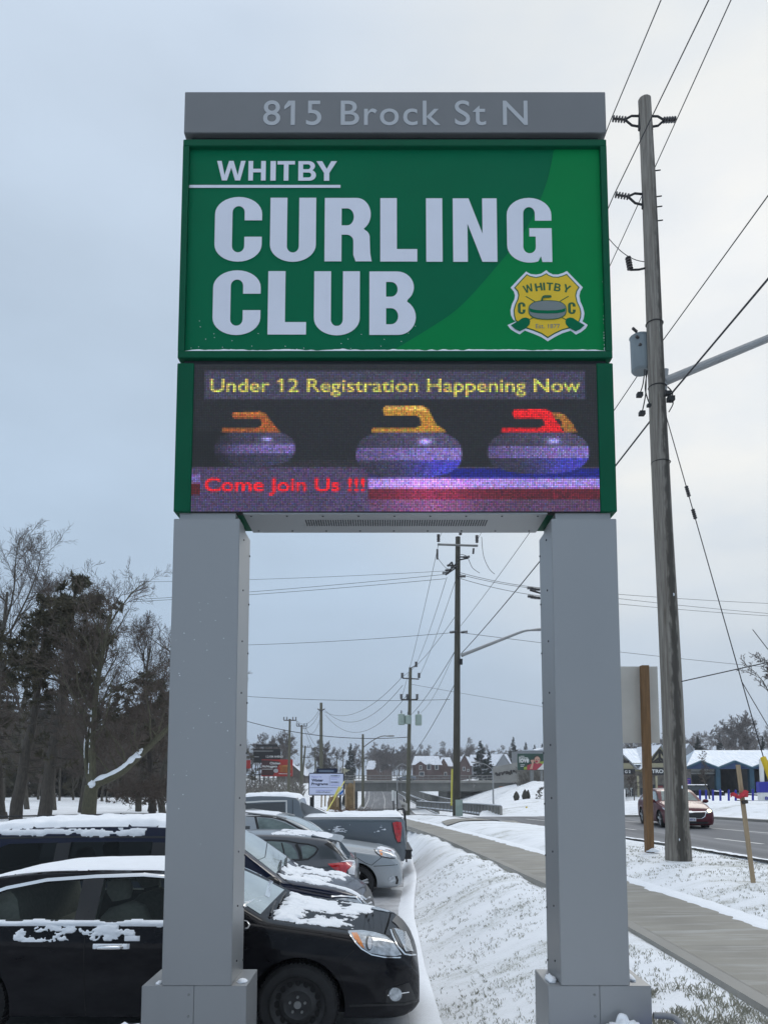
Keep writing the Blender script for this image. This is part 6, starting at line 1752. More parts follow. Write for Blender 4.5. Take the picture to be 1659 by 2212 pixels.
mb = MB(); q = P(1300, 1838, 14.7); mb.box(q.x-w, q.x+w, 14.63, 14.78, b0.z-.3, t1.z); partB(mb, 'post', M['lumber'], rt)
mb = MB(); mb.blob(b0+Vector((.02, -.1, 0)), (.13, .08, .06), 12, .3, 2, flat=True); partB(mb, 'base_snow', M['snow'], rt)
# survey stake
s0, s1 = P(1629, 1908, 10.6), P(1593, 1652, 10.75); rt = thing('survey_stake', 'leaning bare wooden stake tied with a red ribbon', 'stake', s0)
mb = MB(); vs = []
for q in (s0-Vector((0, 0, .2)), s1): vs += [q+Vector((-.03, -.012, 0)), q+Vector((.03, -.012, 0)), q+Vector((.03, .012, 0)), q+Vector((-.03, .012, 0))]
mb.add(vs, [(0, 3, 2, 1), (4, 5, 6, 7), (0, 1, 5, 4), (1, 2, 6, 5), (2, 3, 7, 6), (3, 0, 4, 7)]); partB(mb, 'stake', M['stake_wood'], rt)
mb = MB(); q = P(1606, 1722, 10.68)
mb.tube([q+Vector((-.05, 0, .03)), q+Vector((.05, 0, .035))], .035, 8); 
vs = []; fs = []
for i in range(9):
    t = i/8; x = q.x+.05-.26*t; z = q.z+.06+.03*sin(t*9)-.05*t
    vs += [(x, q.y-.04+.02*sin(t*7), z+.025), (x, q.y-.04+.02*cos(t*8), z-.03)]
for i in range(8): fs.append((2*i, 2*i+1, 2*i+3, 2*i+2))
mb.add(vs, fs); partB(mb, 'ribbon', M['ribbon_red'], rt)
mb = MB(); q = P(1608, 1733, 10.66); mb.tube([q+Vector((-.035, 0, 0)), q+Vector((.035, 0, .01))], .03, 6); partB(mb, 'ribbon_knot', M['timber_dark'], rt)
# conduit loop, blue tarp edge and snow at the foot of the right pillar
mb = MB(); mb.tube(catmull([(1.80, 5.12, .10), (1.93, 5.10, .09), (1.96, 4.98, .03), (1.90, 4.86, -.02), (1.88, 4.75, -.05)], 8), .022, 8)
tag(mb.build('conduit', M['siding_grey'], smooth_=60, loc=(1.9, 5.0, 0)), 'bent grey conduit beside the foot of the right pillar', 'conduit')
mb = MB(); vs = []; fs = []
for i in range(25):
    for j in range(7):
        x, y = lerp(1.15, 1.92, i/24), lerp(4.82, 5.06, j/6); e = min(i, 24-i)/24
        vs.append((x, y, ground_z(x, y)+.035+.05*sin(j*.8)*e+.02*noise.noise(Vector((x*9, y*9, 0)))))
for i in range(24):
    for j in range(6): q = i*7+j; fs.append((q, q+1, q+8, q+7))
mb.add(vs, fs); o = mb.build('tarpaulin', M['blue_paint'], smooth_=180, loc=(1.5, 5, 0)); tag(o, 'dark blue tarpaulin lying at the foot of the right pillar', 'tarpaulin')
mb = MB(); mb.blob((1.57, 5.03, .02), (.12, .07, .085), 20, .35, 6, flat=True); tag(mb.build('snow_heap', M['snow'], smooth_=180, loc=(1.4, 5, 0)), 'small heap of snow against the right pillar base', 'snow heap')
mb = MB(); mb.blob((-1.70, 5.14, -.44), (.22, .2, .48), 20, .12, 8, flat=True); tag(mb.build('snow_heap', M['snow'], smooth_=180, loc=(-1.7, 5.14, -.44)), 'small heap of snow against the left pillar base', 'snow heap')
# ================================================================== FAR SIDE: BRIDGE, BUILDINGS, SIGNS
def pbox(mb, x0, x1, y0, y1, Y, depth, mi=None):
    """upright box whose front face at distance Y fills the picture box x0..x1, y0(top)..y1(bottom)"""
    a, b = P(x0, y1, Y), P(x1, y0, Y)
    mb.box(a.x, b.x, Y, Y+depth, a.z, b.z, mi); return a, b
def part(mb, name, m, rt, sm=None):
    o = mb.build(name, m, smooth_=sm); o.data.transform(Matrix.Translation(-Vector(rt['_loc']))); o.parent = rt; return o
def ppoly(mb, pts, Y, depth, mi=None):
    mb.prism([(P(x, y, Y).x, P(x, y, Y).z) for x, y in pts], Y, Y+depth, mi=mi)

# --- bridge
YB = 170.0
rt = thing('road_bridge', 'low grey concrete road bridge with steel railing crossing the underpass', 'bridge', P(830, 1740, YB))
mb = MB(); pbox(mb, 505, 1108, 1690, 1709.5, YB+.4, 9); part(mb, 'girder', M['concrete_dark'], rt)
mb = MB(); pbox(mb, 500, 1150, 1686.5, 1691, YB, 10); part(mb, 'deck_edge', M['concrete_light'], rt)
mb = MB()
for y in (1675.5, 1681.5): a = P(500, y, YB+.3); b = P(1128, y, YB+.3); mb.tube([a, b], .07, 4)
for x in np.arange(500, 1130, 11.5): mb.tube([P(x, 1675, YB+.3), P(x, 1687, YB+.3)], .05, 4)
part(mb, 'railing', M['steel_dull'], rt)
mb = MB()
for x in np.arange(502, 1126, 1.6): mb.tube([P(x, 1676, YB+.35), P(x, 1686, YB+.35)], .018, 3)
part(mb, 'railing_mesh', M['steel_dull'], rt)
mb = MB()
for x in (1014, 1087): pbox(mb, x-1.2, x+1.2, 1675, 1690, YB-.1, .4)
part(mb, 'parapet_post', M['concrete_light'], rt)
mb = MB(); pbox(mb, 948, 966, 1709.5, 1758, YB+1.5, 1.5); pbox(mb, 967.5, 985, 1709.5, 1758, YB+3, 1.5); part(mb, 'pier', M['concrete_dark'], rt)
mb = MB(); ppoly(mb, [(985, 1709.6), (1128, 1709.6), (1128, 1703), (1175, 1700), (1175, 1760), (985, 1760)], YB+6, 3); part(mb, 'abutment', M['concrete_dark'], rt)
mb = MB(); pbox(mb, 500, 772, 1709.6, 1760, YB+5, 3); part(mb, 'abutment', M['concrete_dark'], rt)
mb = MB(); pbox(mb, 1079, 1094, 1699, 1707, YB-.2, .3); part(mb, 'orange_panel', M['orange_panel'], rt)
mb = MB()
for x in (836, 866, 1022): pbox(mb, x, x+1.2, 1691.5, 1709, YB+.2, .1)
part(mb, 'girder_joint', M['concrete_light'], rt)
mb = MB(); ppoly(mb, [(1020, 1695), (1027, 1695), (1022, 1705)], YB+.2, .1); part(mb, 'pale_stain', M['concrete_light'], rt)
# snowy slopes under and beside the bridge
def slope(name, pts, kind='structure'):
    """a bank: rows of (picture x, picture y, distance)"""
    mb = MB(); rows = []
    for r in pts: rows.append(catmull([P(*q) for q in r], 5))
    k = len(rows[0]); vs = []
    sub = []
    for i in range(len(rows)-1):
        for s in range(6): sub.append([lerp(a, b, s/6) for a, b in zip(rows[i], rows[i+1])])
    sub.append(rows[-1])
    for r in sub:
        for v in r: vs.append(v+Vector((0, 0, .25*noise.noise(v*.25)+.10*noise.noise(v*.9))))
    fs = [(i*k+j, i*k+j+1, (i+1)*k+j+1, (i+1)*k+j) for i in range(len(sub)-1) for j in range(k-1)]
    mb.add(vs, fs); o = mb.build(name, M['snowy_grass'], smooth_=180); o['kind'] = kind; return o
slope('embankment', [[(1015, 1790, 52), (1080, 1786, 52), (1250, 1780, 50), (1345, 1782, 48)], [(1040, 1755, 64), (1090, 1746, 62), (1250, 1736, 60), (1350, 1738, 58)], [(1075, 1722, 100), (1110, 1712, 90), (1250, 1704, 80), (1350, 1712, 78)], [(1112, 1702, 150), (1145, 1689, 120), (1180, 1690, 110), (1350, 1700, 100)], [(1130, 1703, 160), (1165, 1694, 140), (1200, 1694, 130), (1350, 1704, 120)]])
slope('far_bank', [[(866, 1762, 262), (905, 1766, 252), (1000, 1762, 245)], [(870, 1700, 330), (920, 1704, 310), (1000, 1704, 300)]])
slope('left_bank', [[(480, 1760, 78), (560, 1758, 80), (640, 1756, 84), (735, 1760, 88)], [(480, 1716, 118), (560, 1714, 120), (640, 1712, 124), (740, 1722, 130)], [(480, 1688, 160), (560, 1687, 162), (640, 1688, 164), (752, 1706, 168)]])
# barriers along the sunken road
def barrier(name, label, pts, nb, h, m, rails=True):
    rt = thing(name, label, 'guard rail', pts[0])
    rows = catmull(pts, 10); mb = MB()
    for z, r in ((h, .09), (h*.12, .09)): mb.tube([q+Vector((0, 0, z)) for q in rows], r, 4)
    part(mb, 'rail', M['steel_dull'], rt)
    mb = MB()
    for i in range(nb+1):
        q = rows[int(i/nb*(len(rows)-1))]; f_ = i/nb*(len(rows)-1); k = min(int(f_), len(rows)-2); q = lerp(rows[k], rows[k+1], f_-k)
        mb.box(q.x-.10, q.x+.10, q.y-.08, q.y+.08, q.z, q.z+h)
    part(mb, 'post', M['concrete_light'], rt)
    mb = MB()
    vs = []
    for q in rows: vs += [q+Vector((0, .06, 0)), q+Vector((0, .06, h))]
    mb.add(vs, [(2*i, 2*i+2, 2*i+3, 2*i+1) for i in range(len(rows)-1)]); part(mb, 'infill', M[m], rt)
    mb = MB(); mb.tube([q+Vector((0, -.05, h*.12+.1)) for q in rows], .10, 5); mb.tube([q+Vector((0, 0, h+.09)) for q in rows], .05, 5); part(mb, 'snow_cap', M['snow'], rt)
    return rt
barrier('guard_rail', 'brown balustrade with pale posts beside the sunken road, right of the crossarm pole', [P(1082, 1770, 58), P(1040, 1763, 66), P(1000, 1757, 78), P(955, 1752, 95), P(900, 1746, 110)], 26, 1.0, 'steel_dull')
barrier('guard_rail', 'long snow-capped barrier running down to the underpass, upper one', [P(985, 1752, 150), P(950, 1743, 170), P(905, 1727, 205), P(868, 1711, 260)], 30, 2.2, 'concrete_dark')
barrier('guard_rail', 'long snow-capped barrier running down to the underpass, lower one', [P(948, 1761, 140), P(915, 1746, 165), P(880, 1727, 200), P(853, 1711, 260)], 30, 1.4, 'concrete_dark')

# --- brick town houses beyond the bridge
def town_house(name, label, x0, x1, yr, ye, yb, Y, wins, m, gables=(), grp=None, dp=9):
    rt = thing(name, label, 'house', P((x0+x1)/2, yb, Y), 0, grp)
    mb = MB(); a, b = pbox(mb, x0, x1, ye, yb, Y, dp); part(mb, 'wall', M[m], rt)
    zr = P(x0, yr, Y+dp/2).z; ez = b.z; o_ = .4
    mb = MB(); mb.add([(a.x-o_, Y-o_, ez-.05), (b.x+o_, Y-o_, ez-.05), (b.x-.6, Y+dp/2, zr), (a.x+.6, Y+dp/2, zr), (a.x-o_, Y+dp+o_, ez-.05), (b.x+o_, Y+dp+o_, ez-.05)], [(0, 1, 2, 3), (4, 3, 2, 5), (0, 3, 4), (1, 5, 2), (0, 4, 5, 1)])
    part(mb, 'roof', M['roof_snow'], rt)
    for gx, gw, gy in gables:
        l, r, t = P(gx-gw, ye, Y-.5), P(gx+gw, ye, Y-.5), P(gx, gy, Y-.5)
        mb = MB(); mb.prism([(l.x, a.z), (r.x, a.z), (r.x, ez), (t.x, t.z), (l.x, ez)], Y-.6, Y+3); part(mb, 'gable', M[m], rt)
        mb = MB()
        for q in (l, r): 
            d = Vector((t.x-q.x, 0, t.z-q.z)); mb.add([(q.x-(.3 if q is l else -.3), Y-.8, ez-.15), (t.x, Y-.8, t.z+.18), (t.x, Y+4, t.z+.18), (q.x-(.3 if q is l else -.3), Y+4, ez-.15)], [(0, 1, 2, 3)])
        part(mb, 'gable_roof', M['roof_snow'], rt)
    for (wx, wy, ww, wh) in wins:
        mb = MB(); pbox(mb, wx-ww/2-.8, wx+ww/2+.8, wy-wh/2-.8, wy+wh/2+.8, Y-.72, .2); w_ = part(mb, 'window', M['white_paint'], rt)
        mb = MB(); pbox(mb, wx-ww/2, wx+ww/2, wy-wh/2, wy+wh/2, Y-.76, .05); g_ = mb.build('pane', M['window_far']); g_.data.transform(Matrix.Translation(-Vector(rt['_loc']))); g_.parent = w_
    return rt
town_house('town_house', 'red brick town house with twin white bays and snowy roof, left of the crossarm pole', 893, 953, 1633, 1652, 1690, 262, [(908.5, 1658, 4, 8), (926, 1657, 7, 10), (943, 1657, 6, 9), (911, 1672, 9, 8)], 'brick_red', [(908, 11, 1645), (927, 7, 1650)], 'brick town houses')
town_house('town_house', 'brick town house with a dark front gable, directly left of the crossarm pole', 952, 978, 1636, 1655, 1690, 266, [(962, 1672, 4, 7)], 'brick_brown', [(958, 9, 1639)], 'brick town houses')
town_house('town_house', 'brick town house with a steep snowy gable, right of the crossarm pole', 990, 1019, 1634, 1654, 1690, 262, [(1002, 1661, 4, 7), (1011, 1664, 2.5, 4)], 'brick_red', [(1003, 12, 1630)], 'brick town houses')
town_house('house', 'pale house roof under snow behind the dark spruce', 1016, 1062, 1630, 1650, 1690, 300, [], 'siding_grey', [(1036, 10, 1628)])
town_house('house', 'grey house with a dark triangular gable, left of the love billboard', 1062, 1104, 1629, 1654, 1690, 240, [], 'siding_grey', [(1087, 16, 1629)])
town_house('brick_building', 'low brown brick plaza with a broad gable seen above the bridge', 792, 846, 1643, 1662, 1690, 320, [(823, 1664, 3, 6)], 'brick_brown', [(827, 20, 1643)])
town_house('tan_building', 'small tan building with flat roof left of the street lamp', 738, 764, 1657, 1659, 1690, 330, [], 'cream')
mb = MB(); pbox(mb, 628, 690, 1661, 1672, 300, 20); tag(mb.build('snowy_shed', M['roof_snow'], loc=tuple(P(660, 1672, 300))), 'long snow covered roof behind the short far pole', 'shed')
town_house('barn', 'dark brown shed roof right behind the red chicken billboard', 606, 660, 1655, 1675, 1692, 160, [], 'hedge_brown', [(628, 30, 1650)])

# --- graffiti wall and the love billboard
rt = thing('retaining_wall', 'sloping pale concrete wall covered in black graffiti', 'wall', P(1095, 1690, 150))
mb = MB(); ppoly(mb, [(1066, 1690), (1066, 1657), (1122, 1646), (1180, 1646), (1180, 1690)], 150, 1.0); part(mb, 'wall', M['concrete_light'], rt)
mb = MB(); rg = random.Random(4)
for i, x in enumerate(np.linspace(1072, 1116, 9)):
    y0 = 1673-(x-1072)*.13; pts = [P(x+rg.uniform(-2.6, 2.6), y0+rg.uniform(-4.5, 3.5), 149.9) for _ in range(7)]
    mb.tube(catmull(pts+[pts[0]], 5), .11, 4)
part(mb, 'graffiti', M['timber_dark'], rt)
rt = thing('billboard', 'green billboard reading love with a smiling person in red', 'billboard', P(1150, 1690, 120))
mb = MB(); pbox(mb, 1118.5, 1184, 1628, 1663.5, 120, .5); part(mb, 'panel', mat('ad_green', (.012, .06, .038), .5, col2=(.01, .045, .03), vscale=.3), rt)
def Zl(x, y): return ((1180+x/10.055)/1.1254, (1800+y/10.055)/1.1254)
def adshape(mb, pts, lift, mi): mb.prism([(P(*Zl(*p), 120).x, P(*Zl(*p), 120).z) for p in pts], 119.98-lift, 119.99-lift+.012, mi=mi)
mb = MB()
el2 = lambda cx, cy, rx, ry, n=20: [(cx+rx*cos(2*pi*i/n), cy+ry*sin(2*pi*i/n)) for i in range(n)]
adshape(mb, [(940,650),(1010,640),(1010,712),(930,712)], .02, 4)
adshape(mb, [(1150,640),(1330,520),(1440,495),(1440,715),(1200,715)], .02, 4)
adshape(mb, [(1260,715),(1440,530),(1440,715)], .05, 5)
adshape(mb, [(1015,610),(1100,575),(1180,560),(1330,555),(1390,580),(1340,640),(1240,720),(1010,720)], .08, 1)
adshape(mb, el2(1255,440,80,75), .09, 3); adshape(mb, el2(1258,480,70,88), .12, 2)
adshape(mb, [(1130,560),(1095,500),(1100,478),(1165,470),(1185,500),(1165,560),(1140,700),(1075,700)], .14, 2)
adshape(mb, [(1205,498),(1250,490),(1275,505),(1262,535),(1235,545),(1212,530)], .16, 1); adshape(mb, el2(1235,470,14,7), .16, 3); adshape(mb, el2(1290,470,14,7), .16, 3)
part(mb, 'portrait', [M['ribbon_red'], mat('ad_red', (.38, .03, .05), .5), mat('ad_skin', (.55, .33, .24), .5), M['timber_dark'], mat('ad_lime', (.28, .36, .04), .5), M['white_paint']], rt)
mb = MB(); a, b = P(*Zl(825, 545), 119.9), P(*Zl(1058, 395), 119.9); text_on(mb, 'love', a.x, b.x, a.z, b.z, 119.9, .03, .01, ref=None)
for (x0, x1, y) in ((850, 945, 380), (850, 1030, 418), (850, 950, 590), (850, 930, 625)): adshape(mb, [(x0, y), (x1, y), (x1, y+14), (x0, y+14)], .06, 0)
part(mb, 'lettering', M['white_paint'], rt)
mb = MB(); pbox(mb, 1146, 1152, 1663.6, 1690, 120.1, .4); pbox(mb, 1168, 1172, 1663.6, 1690, 120.1, .4); part(mb, 'post', M['steel_dull'], rt)
rt = thing('grey_building', 'flat grey building with snow on its roof behind the love billboard', 'building', P(1160, 1690, 165))
mb = MB(); pbox(mb, 1129, 1230, 1621, 1690, 165, 14); part(mb, 'wall', M['siding_grey'], rt)
mb = MB(); ppoly(mb, [(1128, 1621), (1146, 1618), (1158, 1621)], 164.5, 14); ppoly(mb, [(1159, 1621), (1182, 1613), (1220, 1612), (1230, 1621)], 164.5, 14); part(mb, 'roof', M['roof_snow'], rt)

# --- left billboards
rt = thing('billboard', 'red billboard advertising chicken nuggets', 'billboard', P(598, 1690, 128))
mb = MB(); pbox(mb, 565, 632, 1640.5, 1677, 128, .6); part(mb, 'panel', mat('ad_scarlet', (.42, .025, .02), .5), rt)
def Zr(x, y): return ((600+x/6.381)/1.1254, (1800+y/6.381)/1.1254)
def adr(mb, pts, lift, mi): mb.prism([(P(*Zr(*p), 128).x, P(*Zr(*p), 128).z) for p in pts], 127.98-lift, 127.99-lift+.012, mi=mi)
mb = MB(); adr(mb, [(232,306),(360,308),(520,330),(480,420),(440,480),(410,545),(232,540)], .02, 0)
for (cx, cy) in ((545,405),(610,410),(560,440),(620,445),(550,475),(610,480),(665,440),(660,400)): adr(mb, el2(cx, cy, 42, 20, 12), .05, 1)
adr(mb, el2(455,470,38,32,14), .07, 2); adr(mb, el2(610,395,60,12,12), .08, 3)
part(mb, 'picture', [mat('ad_maroon', (.05, .012, .012), .5), mat('ad_orange', (.42, .13, .025), .5), mat('ad_grey', (.45, .45, .47), .5), mat('ad_tan', (.55, .25, .06), .5)], rt)
mb = MB()
for s, x0, x1, y0, y1 in (('Chicken', 360, 525, 335, 372), ('McNuggets', 242, 475, 384, 418)):
    a, b = P(*Zr(x0, y1), 127.9), P(*Zr(x1, y0), 127.9); text_on(mb, s, a.x, b.x, a.z, b.z, 127.9, .035, .01)
adr(mb, [(242,441),(405,441),(405,449),(242,449)], .06, 0)
adr(mb, [(500,512),(690,516),(690,524),(500,520)], .06, 0)
part(mb, 'lettering', M['white_paint'], rt)
mb = MB(); 
for x in (578, 618): pbox(mb, x-1, x+1, 1677.2, 1692, 128.2, .3)
part(mb, 'post', M['steel_dull'], rt)
rt = thing('billboard', 'black billboard frame with white lettering 1.2 KM AHEAD behind the red one', 'billboard', P(575, 1700, 140))
mb = MB(); pbox(mb, 548, 606, 1618, 1648, 140, .8); pbox(mb, 553, 600, 1608, 1613, 140, .5); part(mb, 'panel', M['black_iron'], rt)
mb = MB(); a, b = P(575, 1636.5, 139.9), P(612, 1632, 139.9); text_on(mb, '1.2 KM AHEAD', a.x, b.x, a.z, b.z, 139.9, .03, .01); 
for y in (1622, 1634.5, 1648): pbox(mb, 548, 560 if y != 1622 else 590, y, y+.7, 139.95, .04)
part(mb, 'lettering', M['white_paint'], rt)
mb = MB()
for x in (556, 560, 572, 590, 602): pbox(mb, x-.8, x+.8, 1613.2, 1617.8, 140.1, .3)
for x in (552, 562, 570): pbox(mb, x-1, x+1, 1648.2, 1695, 140.1, .3)
pbox(mb, 549, 566, 1660, 1662, 140, .3); pbox(mb, 549, 566, 1672, 1674, 140, .3)
part(mb, 'post', M['black_iron'], rt)
rt = thing('shop_sign', 'small red sign at the left edge of the gap beside the left pillar', 'sign', P(537, 1690, 125))
mb = MB(); pbox(mb, 525, 541, 1642, 1660, 125, .4); part(mb, 'panel', mat('ad_scarlet', (.42, .025, .02), .5), rt)
mb = MB(); pbox(mb, 538, 540, 1660.2, 1700, 125.1, .3); part(mb, 'post', M['steel_dull'], rt)

# --- winter programs sign on the mound
YW = 29.0
w0 = P(705, 1738, YW); rt = thing('notice_sign', 'white and navy winter programs sign on the snow mound', 'sign', w0)
mb = MB(); sb = MB(); a, b = P(666.5, 1718.5, YW), P(743.8, 1669.5, YW); sbox(mb, a.x, b.x, YW, YW+.14, a.z, b.z, .03); part(mb, 'frame', mat('navy_frame', (.012, .018, .05), .4), rt)
mb = MB(); a2, b2 = P(668.5, 1716.5, YW), P(741.5, 1671.5, YW); mb.box(a2.x, b2.x, YW-.008, YW-.002, a2.z, b2.z); part(mb, 'face', mat('lilac_white', (.62, .66, .84), .4), rt)
mb = MB(); a3, b3 = P(683, 1669.4, YW), P(729.5, 1660, YW); sbox(mb, a3.x, b3.x, YW+.02, YW+.12, a3.z, b3.z, .03); part(mb, 'header', M['navy_frame'] if 'navy_frame' in M else MATS['navy_frame'], rt)
mb = MB(); q0, q1 = P(689, 1668, YW), P(721, 1663.5, YW); mb.box(q0.x, q1.x, YW+.012, YW+.019, q0.z, q1.z); part(mb, 'header_band', mat('steel_blue', (.12, .16, .22), .5), rt)
def Zw(x, y): return ((600+x/6.381)/1.1254, (1800+y/6.381)/1.1254)
def wtext(mb, s, x0, x1, y0, y1, bold, mi): a, b = P(*Zw(x0, y1), YW-.012), P(*Zw(x1, y0), YW-.012); text_on(mb, s, a.x, b.x, a.z, b.z, YW-.012, bold, .001, mi)
mb = MB(); wtext(mb, 'Register for', 1006, 1165, 552, 574, .0, 1); wtext(mb, 'Winter', 1006, 1186, 596, 640, .03, 0); wtext(mb, 'Programs', 1006, 1262, 654, 694, .03, 0)
wtext(mb, 'NOVEMBER 10', 1304, 1446, 542, 558, .03, 0); wtext(mb, 'DECEMBER 1', 1304, 1432, 640, 656, .03, 0)
SMALL = ((1304, 1440, 574, 580), (1304, 1404, 598, 604), (1304, 1440, 672, 678), (1304, 1436, 696, 702), (1070, 1330, 770, 777))
wtext(mb, 'whitby.ca/Register', 1070, 1298, 792, 808, .025, 0)
def wquad(mb, pts, mi): mb.prism([(P(*Zw(*p), YW-.012).x, P(*Zw(*p), YW-.012).z) for p in pts], YW-.013, YW-.0105, mi=mi)
for a_, b_, c_, d_ in SMALL: wquad(mb, [(a_, c_), (b_, c_), (b_, d_), (a_, d_)], 1)   # lines too small to read
wquad(mb, [(972,730),(1500,730),(1500,734),(972,734)], 0); wquad(mb, [(1284,550),(1287,550),(1287,708),(1284,708)], 0)
part(mb, 'lettering', [MATS['navy_frame'], mat('lavender', (.30, .30, .62), .5)], rt)
mb = MB(); wquad(mb, [(1380,800),(1420,740),(1480,736),(1430,800)], 0); wquad(mb, [(1420,830),(1495,765),(1495,800),(1460,838)], 1); wquad(mb, [(1405,835),(1490,742),(1497,755),(1425,838)], 2)
part(mb, 'swoosh', [mat('lime_stripe', (.45, .5, .08), .5), mat('bright_blue', (.03, .16, .5), .5), M['white_paint']], rt)
mb = MB()
for x in (676, 735): p0, p1 = P(x, 1742, YW), P(x, 1718.8, YW); mb.box(p0.x-.04, p0.x+.04, YW+.03, YW+.11, p0.z-.2, p1.z)
part(mb, 'post', M['black_iron'], rt)
q = P(672.5, 1722, YW-.3); mb = MB(); q2 = P(672.5, 1741, YW-.3); mb.box(q.x-.05, q.x+.05, q.y, q.y+.1, q2.z-.2, q.z); tag(mb.build('bollard', M['black_iron'], loc=tuple(q2)), 'short black post under the left edge of the winter programs sign', 'bollard')
# wrapped shrubs and wooden stakes behind the sign
mburl = mat('burlap', (.20, .14, .075), .95, var=.3, vscale=6, bump=.4, bscale=20)
for (x, yt, yb, w_, Y, lb) in ((756, 1692, 1740, 10, 31, 'tall burlap wrapped shrub right of the winter programs sign'), (722, 1719, 1740, 14, 32, 'low burlap wrapped shrub under the winter programs sign')):
    p0, p1 = P(x, yb, Y), P(x, yt, Y); hw = w_/1600*Y
    mb = MB(); mb.tube([p0-Vector((0, 0, .2)), lerp(p0, p1, .3), lerp(p0, p1, .75), p1+Vector((0, 0, -.03)), p1], [hw*1.0, hw*1.05, hw*.85, hw*.45, hw*.15], 12)
    for i in range(len(mb.v)): v = Vector(mb.v[i]); mb.v[i] = tuple(v+Vector((.06*noise.noise(v*5), .06*noise.noise(v*5+Vector((9, 0, 0))), .03*noise.noise(v*7))))
    tag(mb.build('wrapped_shrub', mburl, smooth_=60, loc=tuple(p0)), lb, 'wrapped shrub')
stake0 = None
for x, yt, yb in ((747, 1693, 1735), (765.5, 1687, 1738), (695, 1718, 1736), (703, 1718, 1734), (713, 1719, 1736), (729, 1718, 1735)):
    p0, p1 = P(x-.6, yb, 30), P(x, yt, 30); mb = MB(); mb.cyl(p0-Vector((0, 0, .15)), p1, .028, 6)
    tag(mb.build('garden_stake', M['stake_wood'], loc=tuple(p0)), 'pale wooden stake holding the wrapped shrubs by the winter programs sign', 'stake', 'stakes around the wrapped shrubs')
# brush and the yellow guard in front of the mound
rg = random.Random(9); mb = MB(); c = P(748, 1762, 24.5)
for i in range(260):
    a_ = rg.uniform(0, 2*pi); p0 = c+Vector((rg.gauss(0, .28), rg.gauss(0, .2), rg.uniform(-.1, .05))); L = rg.uniform(.15, .55)
    mb.tube([p0, p0+Vector((cos(a_)*L*.6, sin(a_)*L*.4, L*rg.uniform(.1, .5))), p0+Vector((cos(a_)*L*1.1, sin(a_)*L*.6, L*rg.uniform(.1, .6)))], [.008, .006, .003], 4)
tag(mb.build('brush_pile', mat('brush_brown', (.13, .075, .055), .95, var=.3, vscale=4), loc=tuple(c), recalc=False), 'tangle of brown cut twigs on the snow mound behind the pickup', 'brush pile')
mb = MB(); a, b = P(705, 1755, 22), P(744, 1688, 24); mb.tube([a, b], .018, 8); mb.tube([P(722, 1722, 22.9), P(733, 1700, 23.3)], .028, 8)
tag(mb.build('guy_guard', M['yellow_pale'], smooth_=50, loc=tuple(a)), 'pale yellow guard slanting in front of the winter programs sign', 'guy guard')
# small signs on rods next to the pickup tail
for (x, yt, yb, xb, Y, lb, brd) in ((849, 1707, 1757, 852, 23, 'thin black rod with a narrow white panel, leftmost behind the pickup bed', (846, 851, 1707, 1730)), (857, 1708, 1757, 860.5, 23.2, 'thin black rod with a slim white strip, second behind the pickup bed', (853, 856, 1709, 1737)), (873, 1725, 1758, 873.5, 23.4, 'bare thin dark rod behind the pickup tailgate', None)):
    p0, p1 = P(xb, yb, Y), P(x, yt, Y); rt = thing('rod_sign', lb, 'rod sign', p0); mb = MB(); mb.cyl(p0-Vector((0, 0, .6)), p1, .018, 6); part(mb, 'rod', M['black_iron'], rt)
    if brd: mb = MB(); pbox(mb, brd[0], brd[1], brd[2], brd[3], Y-.04, .01); part(mb, 'panel', M['white_paint'], rt)
p0 = P(878, 1856, 19.6); rt = thing('parking_sign', 'bent black frame post with a small grey sign by the pickup tail', 'sign', p0)
mb = MB(); mb.tube(catmull([P(878, 1862, 19.6), P(877, 1800, 19.6), P(873.5, 1752, 19.6), P(866, 1748, 19.7), P(858, 1750, 19.8)], 8), .022, 8); part(mb, 'frame', M['black_iron'], rt)
mb = MB(); ppoly(mb, [(862, 1727), (880, 1736), (880, 1752), (869, 1747)], 19.9, .015); part(mb, 'panel', M['board_back'], rt)
mb = MB(); a, b = P(868, 1744, 19.88), P(874, 1738, 19.88); text_on(mb, '01', a.x, b.x, a.z, b.z, 19.88, .02, .002); part(mb, 'lettering', M['black_iron'], rt)

# --- car wash
YC = 100.0
rt = thing('car_wash', 'self-serve car wash with three blue gables and pale metal roof', 'car wash', P(1560, 1715, YC))
dpt = 11.0
peaks = [(1480, 1514, 1551), (1551, 1586, 1624), (1624, 1659, 1694), (1694, 1730, 1766)]
mb = MB(); rl, rr = P(1499, 1620.5, YC+8), P(1780, 1620.5, YC+8)
vs = []; fs = []
ex = [];
for l, m_, r in peaks: ex += [(l, 1658.5), (m_, 1658.5)]
ex.append((1766, 1658.5))
fr = [P(x, y, YC-.8) for x, y in ex]; bk = [Vector((max(rl.x, q.x), rl.y, rl.z)) for q in fr]
pk = []
for q, (x, y) in zip(fr, ex): pk.append(q)
n_ = len(fr)
mb.add(fr+bk, [(i, i+1, n_+i+1, n_+i) for i in range(n_-1)])
mb.add([q+Vector((0, 0, -.12)) for q in fr]+[q+Vector((0, 0, -.12)) for q in bk], [(i, n_+i, n_+i+1, i+1) for i in range(n_-1)])
part(mb, 'roof', M['metal_roof'], rt)
mb = MB(); mb.add([rl, rr, rr+Vector((0, 8, -2.6)), rl+Vector((-1, 8, -2.6)), P(1484, 1656, YC+3)], [(0, 1, 2, 3), (0, 3, 4)]); part(mb, 'roof_back', M['metal_roof'], rt)
